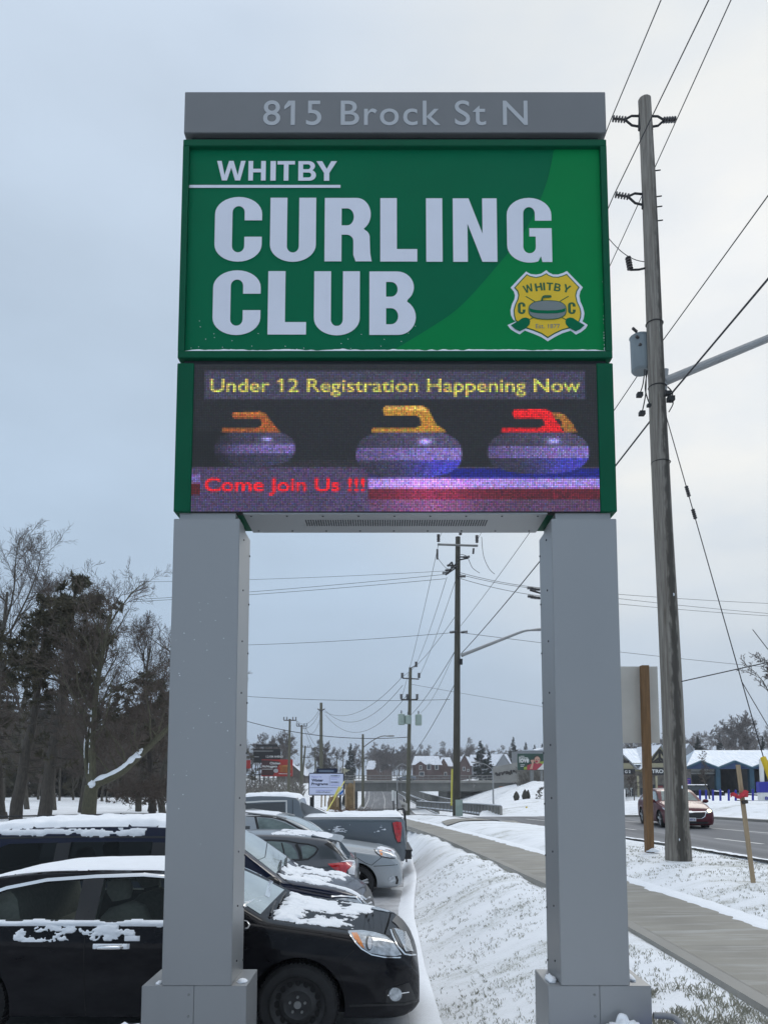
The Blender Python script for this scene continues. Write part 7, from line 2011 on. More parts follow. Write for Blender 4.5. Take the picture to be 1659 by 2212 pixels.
for l, m_, r in peaks:
    mb = MB(); L_, T_, R_ = P(l, 1661, YC-1.1), P(m_, 1646.5, YC-1.1), P(r, 1661, YC-1.1); mb.prism([(L_.x, L_.z), (R_.x, R_.z), (T_.x, T_.z)], YC-1.2, YC-.9); part(mb, 'gable', M['gable_blue'], rt)
    mb = MB()
    for q, s in ((P(l, 1659, YC-1.5), 1), (P(r, 1659, YC-1.5), -1)):
        t_ = P(m_, 1644.5, YC-1.5); mb.tube([q, t_], .16, 4)
    part(mb, 'fascia', M['teal_paint'], rt)
for i, x in enumerate((1551, 1624, 1694)):
    mb = MB(); pbox(mb, x-3.6, x+3.6, 1658.5, 1716, YC-.3, .6); part(mb, 'column', M['teal_paint'], rt)
mb = MB(); pbox(mb, 1476, 1492, 1661, 1716, YC, dpt); part(mb, 'side_wall', M['stone_wall'], rt)
mb = MB(); ppoly(mb, [(1475, 1661), (1484, 1657), (1494, 1661)], YC-.6, 2); part(mb, 'side_roof', M['roof_snow'], rt)
mb = MB(); pbox(mb, 1492, 1548, 1661.5, 1674, YC+.1, .3); part(mb, 'roller_door', mat('door_pale', (.33, .33, .31), .7, var=.1, vscale=2), rt)
mb = MB(); pbox(mb, 1492, 1548, 1667, 1668.6, YC, .1); pbox(mb, 1492, 1548, 1672.5, 1674.6, YC-.02, .12); part(mb, 'door_gap', M['dark_open'], rt)
mb = MB(); pbox(mb, 1476, 1766, 1660.5, 1716, YC+dpt, .4); part(mb, 'back_wall', mat('bay_wall', (.17, .18, .18), .85, var=.3, vscale=.8), rt)
mb = MB()
for x in (1548, 1624, 1694): mb.box(P(x, 1700, YC).x-.15, P(x, 1700, YC).x+.15, YC+.4, YC+dpt, P(x, 1716, YC).z, P(x, 1660, YC).z)
part(mb, 'bay_wall', MATS['bay_wall'], rt)
mb = MB()
for x0, x1 in ((1567, 1600), (1600, 1622), (1640, 1690)): pbox(mb, x0, x1, 1677, 1682, YC+dpt-.1, .05)
part(mb, 'bay_opening', M['dark_open'], rt)
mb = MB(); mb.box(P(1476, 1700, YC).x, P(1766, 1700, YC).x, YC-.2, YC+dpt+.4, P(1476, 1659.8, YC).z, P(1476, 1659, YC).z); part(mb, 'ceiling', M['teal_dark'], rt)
mb = MB(); q = P(1476, 1716, YC); mb.box(q.x-10, P(1800, 1716, YC).x, YC-30, YC+dpt, q.z-.6, q.z+.02); structure(mb.build('car_wash_yard', M['concrete'], loc=(q.x, YC, q.z)))
for sname, (x0, x1, y0, y1), lb in (('menu_board', (1478, 1491, 1681, 1714), 'blue car wash menu board behind the weathered pole'),):
    rt = thing(sname, lb, 'sign', P((x0+x1)/2, y1, YC-3)); mb = MB(); pbox(mb, x0, x1, y0, y1-8, YC-3, .2); part(mb, 'panel', M['blue_paint'], rt)
    mb = MB(); 
    for k in range(4): pbox(mb, x0+2, x1-1.5-k % 2*3, y0+2+k*5, y0+4+k*5, YC-3.05, .03)
    part(mb, 'stripes', mat('ad_pink', (.4, .12, .3), .5), rt)
    mb = MB(); pbox(mb, x0+4, x0+6, y1-7.9, y1, YC-2.9, .1); part(mb, 'post', M['blue_paint'], rt)
# vacuum tower at the right edge
rt = thing('vacuum_station', 'blue and white vacuum station of the car wash at the right edge', 'vacuum station', P(1655, 1750, 58))
mb = MB(); pbox(mb, 1641, 1672, 1689, 1712, 58, .6); pbox(mb, 1643, 1672, 1734, 1760, 58, .6); part(mb, 'casing', M['blue_paint'], rt)
mb = MB(); pbox(mb, 1643, 1672, 1712.2, 1733.8, 58.02, .5); pbox(mb, 1643, 1648, 1640, 1688.8, 58.1, .2); part(mb, 'panel', M['white_paint'], rt)
mb = MB(); a, b = P(1652, 1728, 57.98), P(1659, 1721, 57.98); text_on(mb, 'B', a.x, b.x, a.z, b.z, 57.98, .03, .005); part(mb, 'lettering', M['blue_paint'], rt)
# blue bollards with low rails
for i, (x, yt, yb) in enumerate(((1524, 1706, 1731), (1539, 1705.5, 1731), (1555, 1705, 1731), (1573, 1705.5, 1731.5), (1588, 1706, 1733), (1625, 1704, 1735), (1643.5, 1706, 1734), (1511, 1706, 1730))):
    Y = 60; p0, p1 = P(x, yb, Y), P(x, yt, Y); mb = MB(); mb.tube([p0-Vector((0, 0, .5)), p1-Vector((0, 0, .05)), p1], [.085, .085, .05], 10)
    tag(mb.build('bollard', M['blue_paint'], smooth_=50, loc=tuple(p0)), 'blue pipe bollard along the car wash yard', 'bollard', 'blue bollards by the car wash')
mb = MB()
for a_, b_ in (((1588, 1715), (1660, 1719)), ((1588, 1729), (1660, 1731))): mb.tube([P(*a_, 60.1), P(*b_, 60.1)], .05, 5)
tag(mb.build('low_rail', M['black_iron']), 'low dark rail between the blue bollards', 'rail')
# dark jeep in the yard
JP = dict(L=4.2, top=[(-4.2,1.0),(-4.18,1.75),(-4.1,1.82),(-1.75,1.84),(-1.65,1.80),(-1.35,1.22),(-1.28,1.17),(-.15,1.10),(-.03,1.02),(0,.8)], belt=[(-4.2,1.1),(-1.3,1.1),(-.1,1.0),(0,.75)], bot=[(-4.2,.5),(0,.5)], w=[(-4.2,.85),(-1,.88),(-.1,.80),(0,.72)], tumble=.12)
jq = P(1548, 1731, 84)
jeep = Car('off_road_car', 'dark boxy off-road car with lit snow on its hood, parked before the car wash', 'car', (jq.x+.9, 84, jq.z), radians(-28), JP, PA['black'], group=None, lin=True)
for sd in (-1, 1): jeep.patch('window', M['glass_opaque'], [(-3.9,1.2),(-1.75,1.2),(-1.85,1.68),(-3.9,1.68)], .006, 'side', side=sd, step=.3)
jeep.patch('windscreen', M['glass_green'], [(-1.70,-.6),(-1.70,.6),(-1.36,.66),(-1.36,-.66)], .006, 'top', step=.3)
jeep.finish(wells=(-.75, -3.4), R=.40)
for x in (-.75, -3.4):
    for sd in (-1, 1): jeep.wheel(x, .40, sd, 'alloy', .26)
jeep.snow('hood_snow', lambda a, b: min(.6-abs(b), a+1.2, -.15-a), (-1.25, -.1, -.7, .7), h=.05, seed=3, rough=.3, thr=-.3, cell=.08)
jeep.snow('roof_snow', lambda a, b: min(.6-abs(b), a+4, -1.8-a), (-4.1, -1.75, -.7, .7), h=.06, seed=3, rough=.3, thr=-.3, cell=.1)

# --- plaza shops to the left of the weathered pole
YP = 92.0
rt = thing('plaza_shop', 'stone and cream plaza shop with snowy cross gables', 'shop', P(1400, 1735, YP))
mb = MB(); pbox(mb, 1290, 1476, 1666, 1738, YP, 12); part(mb, 'wall', M['stone_wall'], rt)
mb = MB(); pbox(mb, 1290, 1476, 1648, 1666, YP-.1, 12); part(mb, 'upper_wall', M['cream'], rt)
mb = MB(); a, b = P(1285, 1652, YP-.6), P(1478, 1652, YP-.6); c_, d_ = P(1300, 1617, YP+7), P(1470, 1617, YP+7)
mb.add([a, b, d_, c_], [(0, 1, 2, 3)]); mb.add([a-Vector((0, 0, .2)), b-Vector((0, 0, .2)), d_-Vector((0, 0, .2)), c_-Vector((0, 0, .2))], [(3, 2, 1, 0)]); part(mb, 'roof', M['metal_roof'], rt)
for gx, gw, gy in ((1333, 34, 1625), (1424, 36, 1613)):
    mb = MB(); l, r, t = P(gx-gw, 1657, YP-1), P(gx+gw, 1657, YP-1), P(gx, gy, YP-1); bt = P(gx, 1668, YP-1).z
    mb.prism([(l.x, bt), (r.x, bt), (r.x, l.z), (t.x, t.z), (l.x, l.z)], YP-1.1, YP+6); g_ = part(mb, 'gable', M['cream'], rt)
    mb = MB()
    for q in (l, r): e = -.5 if q is l else .5; mb.add([(q.x+e, YP-1.7, l.z-.3), (t.x, YP-1.7, t.z+.25), (t.x, YP+7, t.z+.25), (q.x+e, YP+7, l.z-.3)], [(0, 1, 2, 3)])
    part(mb, 'gable_roof', M['roof_snow'], rt)
    mb = MB()
    for a_, b_ in (((gx-gw*.72, 1646), (gx+gw*.72, 1646)), ((gx-gw*.5, 1645), (gx, gy+6)), ((gx+gw*.5, 1645), (gx, gy+6)), ((gx, 1645), (gx, gy+6)), ((gx-gw*.3, 1645), (gx-gw*.05, 1638)), ((gx+gw*.3, 1645), (gx+gw*.05, 1638))): mb.tube([P(*a_, YP-1.15), P(*b_, YP-1.15)], .14, 4)
    part(mb, 'timber_frame', M['timber_dark'], rt)
mb = MB(); pbox(mb, 1336, 1371, 1661, 1673, YP-1.3, .3); pbox(mb, 1397, 1440, 1658, 1674, YP-1.3, .3); sg = part(mb, 'sign_board', M['plastic_black'], rt)
mb = MB(); a, b = P(1349, 1670, YP-1.32), P(1361, 1664, YP-1.32); text_on(mb, 'G 2', a.x, b.x, a.z, b.z, YP-1.32, .03, .01); a, b = P(1399, 1670, YP-1.32), P(1432, 1662, YP-1.32); text_on(mb, 'ISTRO', a.x, b.x, a.z, b.z, YP-1.32, .03, .01); part(mb, 'lettering', M['white_paint'], rt)
mb = MB()
for x in (1354, 1358, 1363): pbox(mb, x-.5, x+.5, 1704, 1730, YP-.2, .1)
pbox(mb, 1350, 1367, 1702, 1703.5, YP-.2, .1); pbox(mb, 1350, 1367, 1730, 1733, YP-.2, .1); part(mb, 'window_frame', M['white_paint'], rt)
mb = MB(); pbox(mb, 1350, 1367, 1703.6, 1729.8, YP-.1, .05); pbox(mb, 1410, 1432, 1695, 1716, YP-.1, .05); pbox(mb, 1384, 1396, 1702, 1732, YP-.1, .05); part(mb, 'window', M['window_far'], rt)
mb = MB(); 
for x in (1378.5, 1418.5): pbox(mb, x-.9, x+.9, 1676, 1738, YP-2.4, .2)
part(mb, 'porch_post', M['cream'], rt)
mb = MB(); pbox(mb, 1388, 1393, 1676, 1694, YP-.3, .1); part(mb, 'blue_banner', mat('banner_blue', (.10, .12, .30), .6), rt)
mb = MB(); pbox(mb, 1420, 1431, 1697, 1706, YP-.25, .1); part(mb, 'red_poster', mat('poster_red', (.22, .03, .03), .6), rt)
q = P(1445, 1624, 140)
town_house('house', 'white gabled house roof peeping between the weathered pole and the car wash', 1440, 1490, 1610, 1630, 1690, 145, [], 'siding_grey', [(1487, 14, 1608)])
# white car far down the sunken road
w_ = copy_thing(red.root, (1.9, 112, -4.75), radians(90), 'white car driving away in the dip of the underpass road')
w_['category'] = 'car'; w_.name = 'white_car'
for c in w_.children:
    if c.name.startswith('body'): c.material_slots[0].link = 'OBJECT'; c.material_slots[0].material = mat('paint_white', (.6, .6, .6), .3, coat=.6)
w2 = copy_thing(red.root, tuple(P(856, 1687, 175)), radians(185), 'pale blue car crossing the bridge above the underpass')
w2.name = 'pale_blue_car'
for c in w2.children:
    if c.name.startswith('body'): c.material_slots[0].link = 'OBJECT'; c.material_slots[0].material = mat('paint_paleblue', (.16, .19, .25), .3, coat=.6)

# --- chain-link fence along the park
rt = thing('chain_link_fence', 'black chain-link fence with thin top rail along the snowy park', 'fence', P(150, 1790, 31))
fa, fb = P(-60, 1764.5, 31), P(520, 1755, 31)
mb = MB(); mb.tube([fa, fb], .03, 8); mb.tube([fa-Vector((0, 0, .78)), fb-Vector((0, 0, .86))], .02, 6); part(mb, 'rail', M['black_iron'], rt)
for t in (.03, .27, .555, .80): 
    q = lerp(fa, fb, t); mb = MB(); mb.cyl(q-Vector((0, 0, 1.0)), q+Vector((0, 0, .05)), .034, 8); part(mb, 'post', M['black_iron'], rt)
mb = MB(); L = (fb-fa).length; nW = 190
for i in range(nW):
    for s in (-1, 1):
        a = lerp(fa, fb, i/nW); b = a+Vector((s*.42, 0, -.82))
        mb.tube([a, b], .0028, 3, False)
part(mb, 'mesh', M['black_iron'], rt)
# ================================================================== TREES
def grow(rg, base, d, length, r, level, maxlev, limbs, twigs, up=.10, wig=.16, kids=(5, 7), ratio=.62, ang=(30, 62), start=.25, minr=.005, sides=(8, 5, 3)):
    """one limb and everything that grows from it"""
    n = max(3, int(4+(2-level)*2)) if level < 3 else 3
    pts, rs = [Vector(base)], [r]; d = Vector(d).normalized(); p = Vector(base); dirs = [d.copy()]
    for i in range(n):
        d = (d+Vector((rg.gauss(0, wig), rg.gauss(0, wig), rg.gauss(0, wig)+up))).normalized()
        p = p+d*(length/n); pts.append(p.copy()); rs.append(max(minr, r*(1-.72*(i+1)/n))); dirs.append(d.copy())
    (limbs if level < 2 else twigs).tube(pts, rs, sides[min(level, 2)], level < 2)
    if level >= maxlev: return
    k = rg.randint(*kids)
    for c in range(k):
        t = lerp(start if level == 0 else .18, .98, (c+rg.random()*.8)/k); f_ = t*n; i = min(int(f_), n-1)
        q = lerp(pts[i], pts[i+1], f_-i); dd = dirs[i]
        a = radians(rg.uniform(*ang)); ax = dd.orthogonal().normalized(); ax = Matrix.Rotation(rg.uniform(0, 2*pi), 3, dd) @ ax
        nd = Matrix.Rotation(a, 3, ax) @ dd
        rr = lerp(rs[i], rs[i+1], f_-i)
        grow(rg, q, nd, length*ratio*rg.uniform(.7, 1.15)*(1-.35*t), max(minr, rr*.62), level+1, maxlev, limbs, twigs, up, wig*1.15, kids, ratio, ang, start, minr, sides)
def loc_build(mb, name, m, rt, sm=None): o = mb.build(name, m, smooth_=sm, recalc=False); o.data.transform(Matrix.Translation(-Vector(rt['_loc']))); o.parent = rt; return o
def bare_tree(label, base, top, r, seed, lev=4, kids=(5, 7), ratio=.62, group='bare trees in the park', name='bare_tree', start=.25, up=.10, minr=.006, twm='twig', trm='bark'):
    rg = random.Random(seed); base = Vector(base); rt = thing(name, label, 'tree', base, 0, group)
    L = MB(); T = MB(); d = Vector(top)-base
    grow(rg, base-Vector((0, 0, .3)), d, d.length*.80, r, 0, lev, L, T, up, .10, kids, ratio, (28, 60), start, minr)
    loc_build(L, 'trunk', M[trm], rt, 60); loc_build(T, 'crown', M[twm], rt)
    return rt
def needle_tuft(mb, rg, p, s, n=9):
    for _ in range(n):
        d = Vector((rg.gauss(0, 1), rg.gauss(0, 1), rg.gauss(.25, .8))).normalized(); w = d.orthogonal().normalized()*s*.11; L = s*rg.uniform(.6, 1.15)
        mb.add([p-w, p+w, p+d*L*.75+w*1.2, p+d*L-w*.2], [(0, 1, 2, 3)])
def pine(label, base, top, r, seed, crown_from=.35, spread=2.6, tufts=26, tuft=.22, whorls=15, name='pine_tree', group='pines in the park', dead=True, m='needles', conical=False):
    rg = random.Random(seed); base = Vector(base); top = Vector(top); rt = thing(name, label, 'tree', base, 0, group)
    T = MB(); N = MB(); H = (top-base).length; ax = (top-base)
    pts = [base-Vector((0, 0, .3))]+[base+ax*t+Vector((rg.gauss(0, .05), rg.gauss(0, .05), 0)) for t in np.linspace(.1, .97, 9)]
    T.tube(pts, list(np.linspace(r*1.1, r*.15, len(pts))), 10)
    T.tube([base-Vector((0, 0, .2)), base+Vector((0, 0, .35))], [r*1.5, r*1.02], 10)
    for w in range(whorls):
        t = lerp(crown_from if not dead else crown_from*.45, .97, w/(whorls-1)); c = base+ax*t
        live = t >= crown_from
        q = (t-crown_from)/(1-crown_from)
        prof = max(0.0, 1-q)**.8 if conical else max(.22, max(0.0, sin(pi*max(0, min(1, .18+.80*q))))**.8)
        for b in range(rg.randint(3, 5)):
            a = rg.uniform(0, 2*pi); L = spread*prof*rg.uniform(.65, 1.15) if live else spread*rg.uniform(.3, .8)
            rise = rg.uniform(-.25, .05) if conical else rg.uniform(-.12, .35)
            e = c+Vector((cos(a)*L, sin(a)*L, rise*L)); mid = lerp(c, e, .5)+Vector((0, 0, rg.uniform(-.12, .1)*L))
            T.tube([c, mid, e], [max(.012, r*.22*(1-t*.6)), .018, .008], 4)
            nt = int(tufts*prof) if live else rg.randint(0, 3)
            subs = []
            for s in range(max(2, nt//4) if live else 4):
                f_ = rg.uniform(.3, 1); p0 = lerp(c, e, f_)+Vector((0, 0, -.05)); p1 = p0+Vector((rg.gauss(0, .22), rg.gauss(0, .22), rg.gauss(.08, .14)))*L*.6
                T.tube([p0, p1], [.010, .005], 3, False); subs.append((p0, p1))
            for _ in range(nt):
                p0, p1 = rg.choice(subs); p = lerp(p0, p1, rg.uniform(.25, 1.1))+Vector((rg.gauss(0, .07), rg.gauss(0, .07), rg.gauss(0, .06)))
                needle_tuft(N, rg, p, tuft*rg.uniform(.7, 1.2))
    loc_build(T, 'trunk', M['bark_pine'], rt, 60); loc_build(N, 'crown', M[m], rt)
    return rt
# --- the row in the park behind the fence
pine('leaning pine with rusty dark crown, left of the snow-striped tree', P(92, 1788, 33.5), P(172, 1238, 34.5), .30, 3, .50, 2.5, 34, .25, 19)
pine('slender pine behind the fence, nearer the left edge of the picture', P(33, 1790, 34), P(112, 1290, 35), .28, 5, .52, 2.2, 26, .24, 17)
pine('short round pine whose crown touches the left pillar', P(330, 1745, 44), P(310, 1450, 44), .2, 8, .45, 3.0, 30, .28, 12)
pine('pine at the very left edge with only its trunk base showing', P(2, 1768, 40), P(-30, 1300, 41), .3, 11, .4, 2.6, 22, .26, 14)
bare_tree('large spreading bare tree at the left edge with the highest crown', P(-40, 1765, 38), P(-5, 1130, 38), .24, 21, 4, (8, 10), .56, start=.22)
bare_tree('tall bare tree whose twigs rise above the pine crowns', P(178, 1744, 43), P(250, 1205, 43), .24, 22, 4, (8, 10), .52, start=.3)
bare_tree('bare tree rising beside the left pillar edge', P(352, 1745, 41), P(322, 1290, 41), .20, 24, 4, (8, 10), .46, start=.2)
bare_tree('thin bare tree between the two leaning pines', P(118, 1745, 50), P(120, 1215, 50), .20, 25, 4, (8, 9), .48, start=.35)
bare_tree('bare tree with fanned twigs between the leaning pines and the left pillar', P(300, 1742, 46), P(318, 1300, 46), .2, 26, 4, (8, 10), .56, start=.15)
bare_tree('bare tree behind the pines with twigs filling the gap in their crowns', P(60, 1742, 52), P(70, 1190, 52), .2, 27, 4, (8, 10), .50, start=.25)
# forked tree with snow on its limbs
fb_ = P(190, 1782, 32); rt = thing('forked_tree', 'forked bare tree with snow lying along its low limbs', 'tree', fb_)
L = MB(); T = MB(); rg = random.Random(31); YT = 32.0
def limb(pts, r0, r1, sides=10): q = catmull([P(*p) if len(p) == 3 else P(p[0], p[1], YT) for p in pts], 6); L.tube(q, list(np.linspace(r0, r1, len(q))), sides); return q
limb([(189, 1800), (192, 1760), (196, 1720), (199, 1697)], .34, .26, 14)
l1 = limb([(197, 1702), (192, 1680), (186, 1640), (186, 1610), (190, 1585), (198, 1562)], .12, .06)
l2 = limb([(199, 1700), (200, 1650), (199, 1600), (204, 1540), (212, 1470), (225, 1400), (238, 1330)], .19, .07)
l3 = limb([(200, 1702), (215, 1690), (240, 1680), (265, 1666), (283, 1650), (298, 1636), (330, 1606), (368, 1568), (400, 1530)], .20, .10)
for q, n_, ln in ((l1, 8, 1.8), (l2, 18, 3.2), (l3, 14, 2.8)):
    for i in range(n_):
        p = q[int(lerp(len(q)*.3, len(q)-1, (i+rg.random()*.5)/n_))]; a = rg.uniform(0, 2*pi)
        grow(rg, p, Vector((cos(a)*.7, sin(a)*.7, .8)), ln*rg.uniform(.6, 1.15), .045, 1, 4, L, T, .10, .16, (5, 7), .58, (28, 58), .15, .006)
loc_build(L, 'trunk', mat('bark_olive', (.085, .08, .05), .95, var=.35, vscale=5, stretch=(4, 4, 1), bump=.5, bscale=14), rt, 60); loc_build(T, 'crown', M['twig'], rt)
S = MB()
def snow_on(q, i0, i1, r, off): 
    k = q[i0:i1]; n = len(k)
    S.tube([p+Vector((-.02, -.05, off*(1-.3*j/n)+.015*noise.noise(p*4))) for j, p in enumerate(k)], [r*(.5 if j in (0, n-1) else 1)*(.75+.5*abs(noise.noise(p*3))) for j, p in enumerate(k)], 8)
snow_on(l3, 1, 34, .155, .12); snow_on(l1, 2, 28, .05, .07); snow_on(l2, 1, 6, .05, .04)
S.blob(P(199, 1694, 31.75), (.16, .16, .15), 12, .3, 3); S.blob(P(297, 1633, 31.9), (.17, .12, .10), 10, .3, 6)
for i in range(10): S.blob(lerp(l2[4], l2[20], rg.random())+Vector((-.1, -.12, 0)), (.03, .04, .10), 6, .4, i)
loc_build(S, 'limb_snow', M['snow'], rt, 180)
# dark evergreen stand closing the view between the trunks
protoP = pine('dark evergreen in the stand at the back of the park', (0, 0, 0), (0, 0, 9.5), .2, 41, .06, 2.7, 40, .34, 19, group='evergreens at the back of the park', dead=False, conical=True)
stand = [(-20, 62, .95), (22, 66, 1.05), (60, 58, .85), (98, 70, 1.1), (135, 60, .9), (168, 66, 1.0), (212, 58, .80), (245, 64, .95), (282, 58, .8), (315, 62, .85), (350, 66, .95), (392, 60, .85), (5, 82, 1.1), (80, 84, 1.15), (150, 80, 1.05), (230, 84, 1.1), (300, 78, .95), (370, 84, 1.05), (-60, 64, 1.0), (-110, 70, 1.1), (-160, 62, .9), (-230, 72, 1.05), (-300, 66, .95), (-380, 74, 1.1), (440, 70, .95), (490, 76, 1.0)]
for i, (x, Y, s) in enumerate(stand):
    Y *= 1.7; s *= 1.62; b = P(x, 1700, Y); loc = (b.x, Y, ground_z(b.x, Y)-.1)
    if i == 0: protoP.location = loc; protoP.scale = (s*1.25, s*1.25, s)
    else: copy_thing(protoP, loc, i*1.3, scale=(s*1.25, s*1.25, s))
protoD = bare_tree('brown bare understorey tree among the evergreens of the park', (0, 0, 0), (0, 0, 9), .12, 52, 5, (5, 6), .62, 'understorey trees in the park', 'bare_tree', .08, .06, .009, 'twig', 'bark')
for i, (x, Y, s) in enumerate([(10, 52, .9), (48, 50, .75), (85, 56, .9), (130, 52, .85), (160, 54, .7), (222, 50, .75), (255, 54, .9), (290, 50, .7), (325, 54, .8), (345, 48, .7), (275, 46, .55), (232, 48, .5)]):
    Y *= 1.5; s *= 1.4; b = P(x, 1700, Y); loc = (b.x, Y, ground_z(b.x, Y)-.1)
    if i == 0: protoD.location = loc; protoD.scale = (s, s, s)
    else: copy_thing(protoD, loc, i*2.1, scale=s)
# low shrubs by the left pillar
for i, (x, y, Y, s) in enumerate(((305, 1738, 40, 1.0), (338, 1735, 43, 1.1), (268, 1732, 47, .9), (355, 1740, 39, .9))):
    b = P(x, y, Y); rg = random.Random(60+i); rt = thing('shrub', ('ragged dark shrub under the forked tree', 'ragged dark shrub against the left pillar', 'small dark shrub behind the forked tree', 'twiggy dark shrub half hidden by the left pillar')[i], 'shrub', b)
    L = MB(); T = MB()
    for k in range(6):
        a = rg.uniform(0, 2*pi); grow(rg, b+Vector((rg.gauss(0, .2), rg.gauss(0, .2), 0)), Vector((cos(a)*.6, sin(a)*.6, .8)), 1.7*s, .03, 1, 4, L, T, .0, .2, (5, 6), .62, (30, 70), .1, .008)
    for k in range(50): needle_tuft(T, rg, b+Vector((rg.gauss(0, .7*s), rg.gauss(0, .5), abs(rg.gauss(.5, .4))*s)), .18, 7)
    loc_build(L, 'stems', M['bark'], rt); loc_build(T, 'twigs', M['twig'], rt)

# --- far bare trees, drawn from a few grown shapes
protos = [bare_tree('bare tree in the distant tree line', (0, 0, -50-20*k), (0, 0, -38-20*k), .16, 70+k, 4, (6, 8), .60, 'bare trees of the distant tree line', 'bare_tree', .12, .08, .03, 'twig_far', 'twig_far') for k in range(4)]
used = [False]*4
def far_tree(x, yb, Y, h, k, label=None, group=None):
    b = P(x, yb, Y); s = h/12.0; pr = protos[k]
    if not used[k]: used[k] = True; t = pr; t.location = b; t.scale = (s, s, s); t['_loc'] = tuple(b)
    else: t = copy_thing(pr, b, x*1.7, scale=s)
    if label: t['label'] = label
    return t
rg = random.Random(5)
for i in range(46):                                  # behind the town houses
    x = lerp(800, 1130, (i+rg.random())/46); far_tree(x, 1676, rg.uniform(340, 420), rg.uniform(11, 17), i % 4)
for i in range(14): far_tree(lerp(815, 880, (i+rg.random())/14), 1676, rg.uniform(285, 310), rg.uniform(9, 13), i % 4)
for i in range(30):                                  # behind the shops and car wash
    x = lerp(1330, 1700, (i+rg.random())/30); far_tree(x, 1640, rg.uniform(190, 240), rg.uniform(6, 11), i % 4)
for i in range(12): far_tree(lerp(1710, 2250, (i+rg.random())/12), 1640, rg.uniform(190, 240), rg.uniform(7, 12), i % 4)
for x, h in ((1585, 11.5), (1600, 12), (1572, 10), (1610, 9.5)): far_tree(x, 1640, 175, h, int(x) % 4)
for i in range(9): far_tree(lerp(535, 620, (i+rg.random())/9), 1685, rg.uniform(165, 185), rg.uniform(9, 12.5), i % 4)
for i in range(12): far_tree(lerp(640, 735, (i+rg.random())/12), 1680, rg.uniform(300, 360), rg.uniform(4, 8), i % 4)
for x, h, Y in ((768, 12, 250), (775, 9, 250), (686, 9, 180), (700, 10, 180), (705, 8, 180)): far_tree(x, 1680, Y, h, int(x) % 4)
# far evergreens
protoS = pine('x', (0, 0, 0), (0, 0, 12), .2, 90, .05, 2.9, 30, .42, 22, 'spruce_tree', 'far evergreens', False, 'needles_blue', True)
first = True
for x, yb, yt, Y, wd, lb in ((1039, 1690, 1599, 190, 1.15, 'large dark spruce beside the street lamp and brick houses'), (1056, 1690, 1618, 188, .9, 'narrower dark spruce just right of the large one'), (757, 1690, 1605, 240, .8, 'lone spruce dusted with snow left of the street lamp post'), (1109, 1660, 1591, 250, .9, 'tall feathery spruce above the graffiti wall'), (1136, 1640, 1603, 260, 1.2, 'dark pine on the skyline above the love billboard, left one'), (1155, 1640, 1608, 260, 1.2, 'dark pine on the skyline above the love billboard, middle one'), (1171, 1640, 1606, 265, 1.1, 'dark pine on the skyline above the love billboard, right one'), (1508, 1640, 1592, 150, 1.5, 'broad spruce above the left end of the car wash roof'), (1555, 1640, 1585, 180, .9, 'spruce above the middle of the car wash roof'), (1612, 1640, 1580, 180, .9, 'spruce above the right gable of the car wash'), (697, 1690, 1622, 190, 1.5, 'round bushy evergreen behind the tall plain pole'), (1357, 1640, 1608, 160, 1.6, 'dark evergreen top above the plaza roof'), (1648, 1640, 1590, 150, .7, 'thin evergreen at the right edge above the car wash')):
    b, t_ = P(x, yb, Y), P(x, yt, Y); s = (t_.z-b.z)/12
    if first: t = protoS; first = False; t.location = b; t.scale = (s*wd, s*wd, s)
    else: t = copy_thing(protoS, b, x, scale=(s*wd, s*wd, s))
    t['label'] = lb
# small young trees: in front of the car wash and the shop, on the right verge
for x, yb, yt, Y, sd, lb in ((1532, 1722, 1625, 66, 81, 'small bare tree in front of the first car wash bay'), (1369, 1732, 1660, 80, 82, 'small bare tree in front of the plaza shop'), (1170, 1735, 1690, 70, 83, 'bare sapling on the snowy bank'), (1664, 1640, 1380, 40, 84, 'bare twigs of a tree at the right edge of the picture')):
    h = P(x, yt, Y).z-P(x, yb, Y).z
    bare_tree(lb, P(x, yb, Y), P(x-2, yt, Y), h*.02, sd, 4, (5, 6), .55, None, 'young_tree', .3, .06, .012)
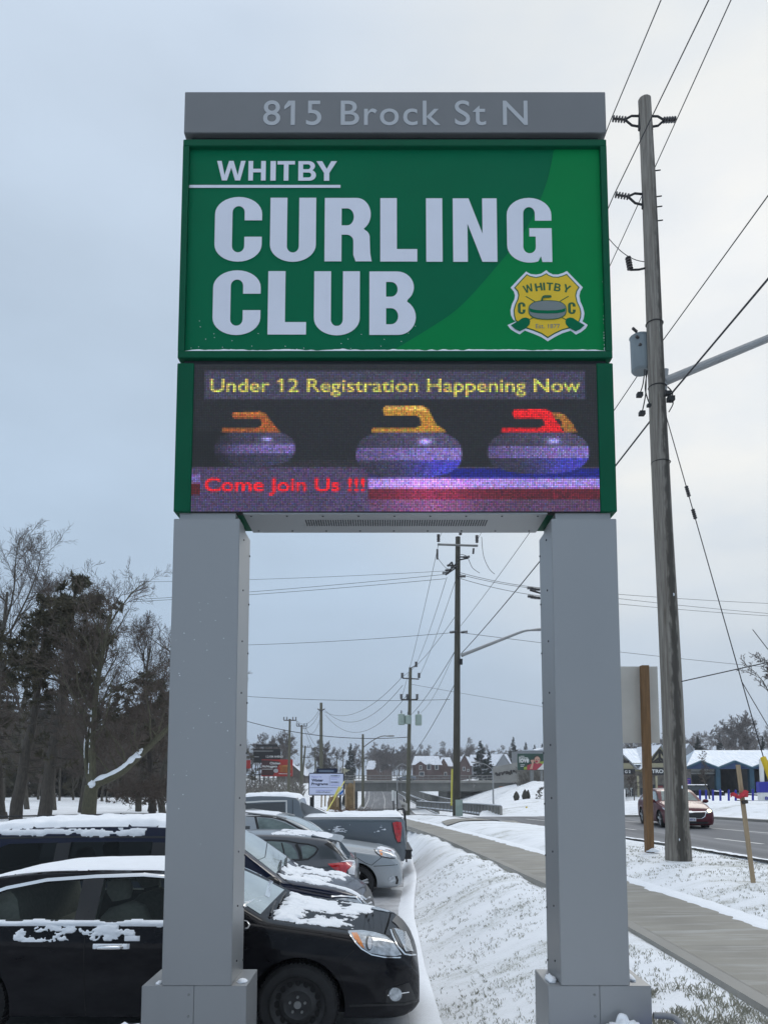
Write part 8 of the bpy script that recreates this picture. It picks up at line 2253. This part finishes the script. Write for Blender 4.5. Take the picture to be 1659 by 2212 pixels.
# dark cones and stakes on the bank
for x, yb, yt, Y, lb in ((1115, 1728, 1709, 72, 'pointed burlap wrapped shrub on the snowy bank, left one'), (1133.5, 1728, 1705, 72, 'double pointed wrapped shrub on the snowy bank, right one')):
    b, t_ = P(x, yb, Y), P(x, yt, Y); hw = .32; mb = MB(); mb.tube([b-Vector((0, 0, .1)), lerp(b, t_, .35), lerp(b, t_, .75), t_], [hw*.6, hw, hw*.6, .04], 10)
    if x > 1120: q = Vector((.28, 0, 0)); mb.tube([b+q, lerp(b, t_, .35)+q, lerp(b, t_, .7)+q, lerp(b, t_, .95)+q*1.1], [hw*.6, hw*.8, hw*.5, .04], 10)
    tag(mb.build('wrapped_shrub', mat('burlap_dark', (.055, .052, .042), .95, var=.3, vscale=5), smooth_=60, loc=tuple(b)), lb, 'wrapped shrub', None)
q0, q1 = P(1137, 1754, 60), P(1137, 1742, 60); mb = MB(); mb.cyl(q0, q1, .07, 8); tag(mb.build('marker_post', M['yellow_plastic'], loc=tuple(q0)), 'short yellow marker post on the snowy bank', 'marker post')
# scrub on the left bank by the bridge and behind the billboard
rg = random.Random(77); mb = MB()
for i in range(900):
    x, t = rg.uniform(505, 655), rg.random(); c = P(x, lerp(1728, 1692, t), lerp(105, 158, t)); a = rg.uniform(0, 2*pi); h = rg.uniform(.5, 1.7)
    for k in range(3):
        a = rg.uniform(0, 2*pi); mb.tube([c, c+Vector((cos(a)*h*.3, sin(a)*h*.3, h*.6)), c+Vector((cos(a)*h*.6, sin(a)*h*.6, h*.9))], [.045, .035, .02], 3, False)
tag(mb.build('undergrowth', mat('scrub', (.16, .15, .13), .95, var=.25, vscale=.5), recalc=False), 'grey leafless scrub on the bank below the bridge', 'undergrowth', kind='stuff')
rg = random.Random(78); mb = MB()
for i in range(500):
    x, y = rg.uniform(1120, 1185), rg.uniform(1666, 1704); c = P(x, y, rg.uniform(128, 140)); h = rg.uniform(.5, 1.6)
    for k in range(3):
        a = rg.uniform(0, 2*pi); mb.tube([c, c+Vector((cos(a)*h*.4, sin(a)*h*.3, h*.5)), c+Vector((cos(a)*h*.7, sin(a)*h*.6, h*.8))], [.05, .04, .02], 3, False)
tag(mb.build('undergrowth', MATS['scrub'], recalc=False), 'tangled grey scrub below the love billboard', 'undergrowth', kind='stuff')
# ================================================================== THE AIR
mb = MB(); mb.box(-1640, 1640, -60, 1640, -9, 26)
hz = mb.build('haze', (lambda m: m)(bpy.data.materials.new('winter_air')))
hm = hz.data.materials[0]; hm.use_nodes = True; hm.node_tree.nodes.clear()
ho = hm.node_tree.nodes.new('ShaderNodeOutputMaterial'); hv = hm.node_tree.nodes.new('ShaderNodeVolumePrincipled')
hv.inputs['Color'].default_value = (.90, .94, 1, 1); hv.inputs['Density'].default_value = 0.00055
hm.node_tree.links.new(hv.outputs[0], ho.inputs['Volume'])
hz['kind'] = 'stuff'
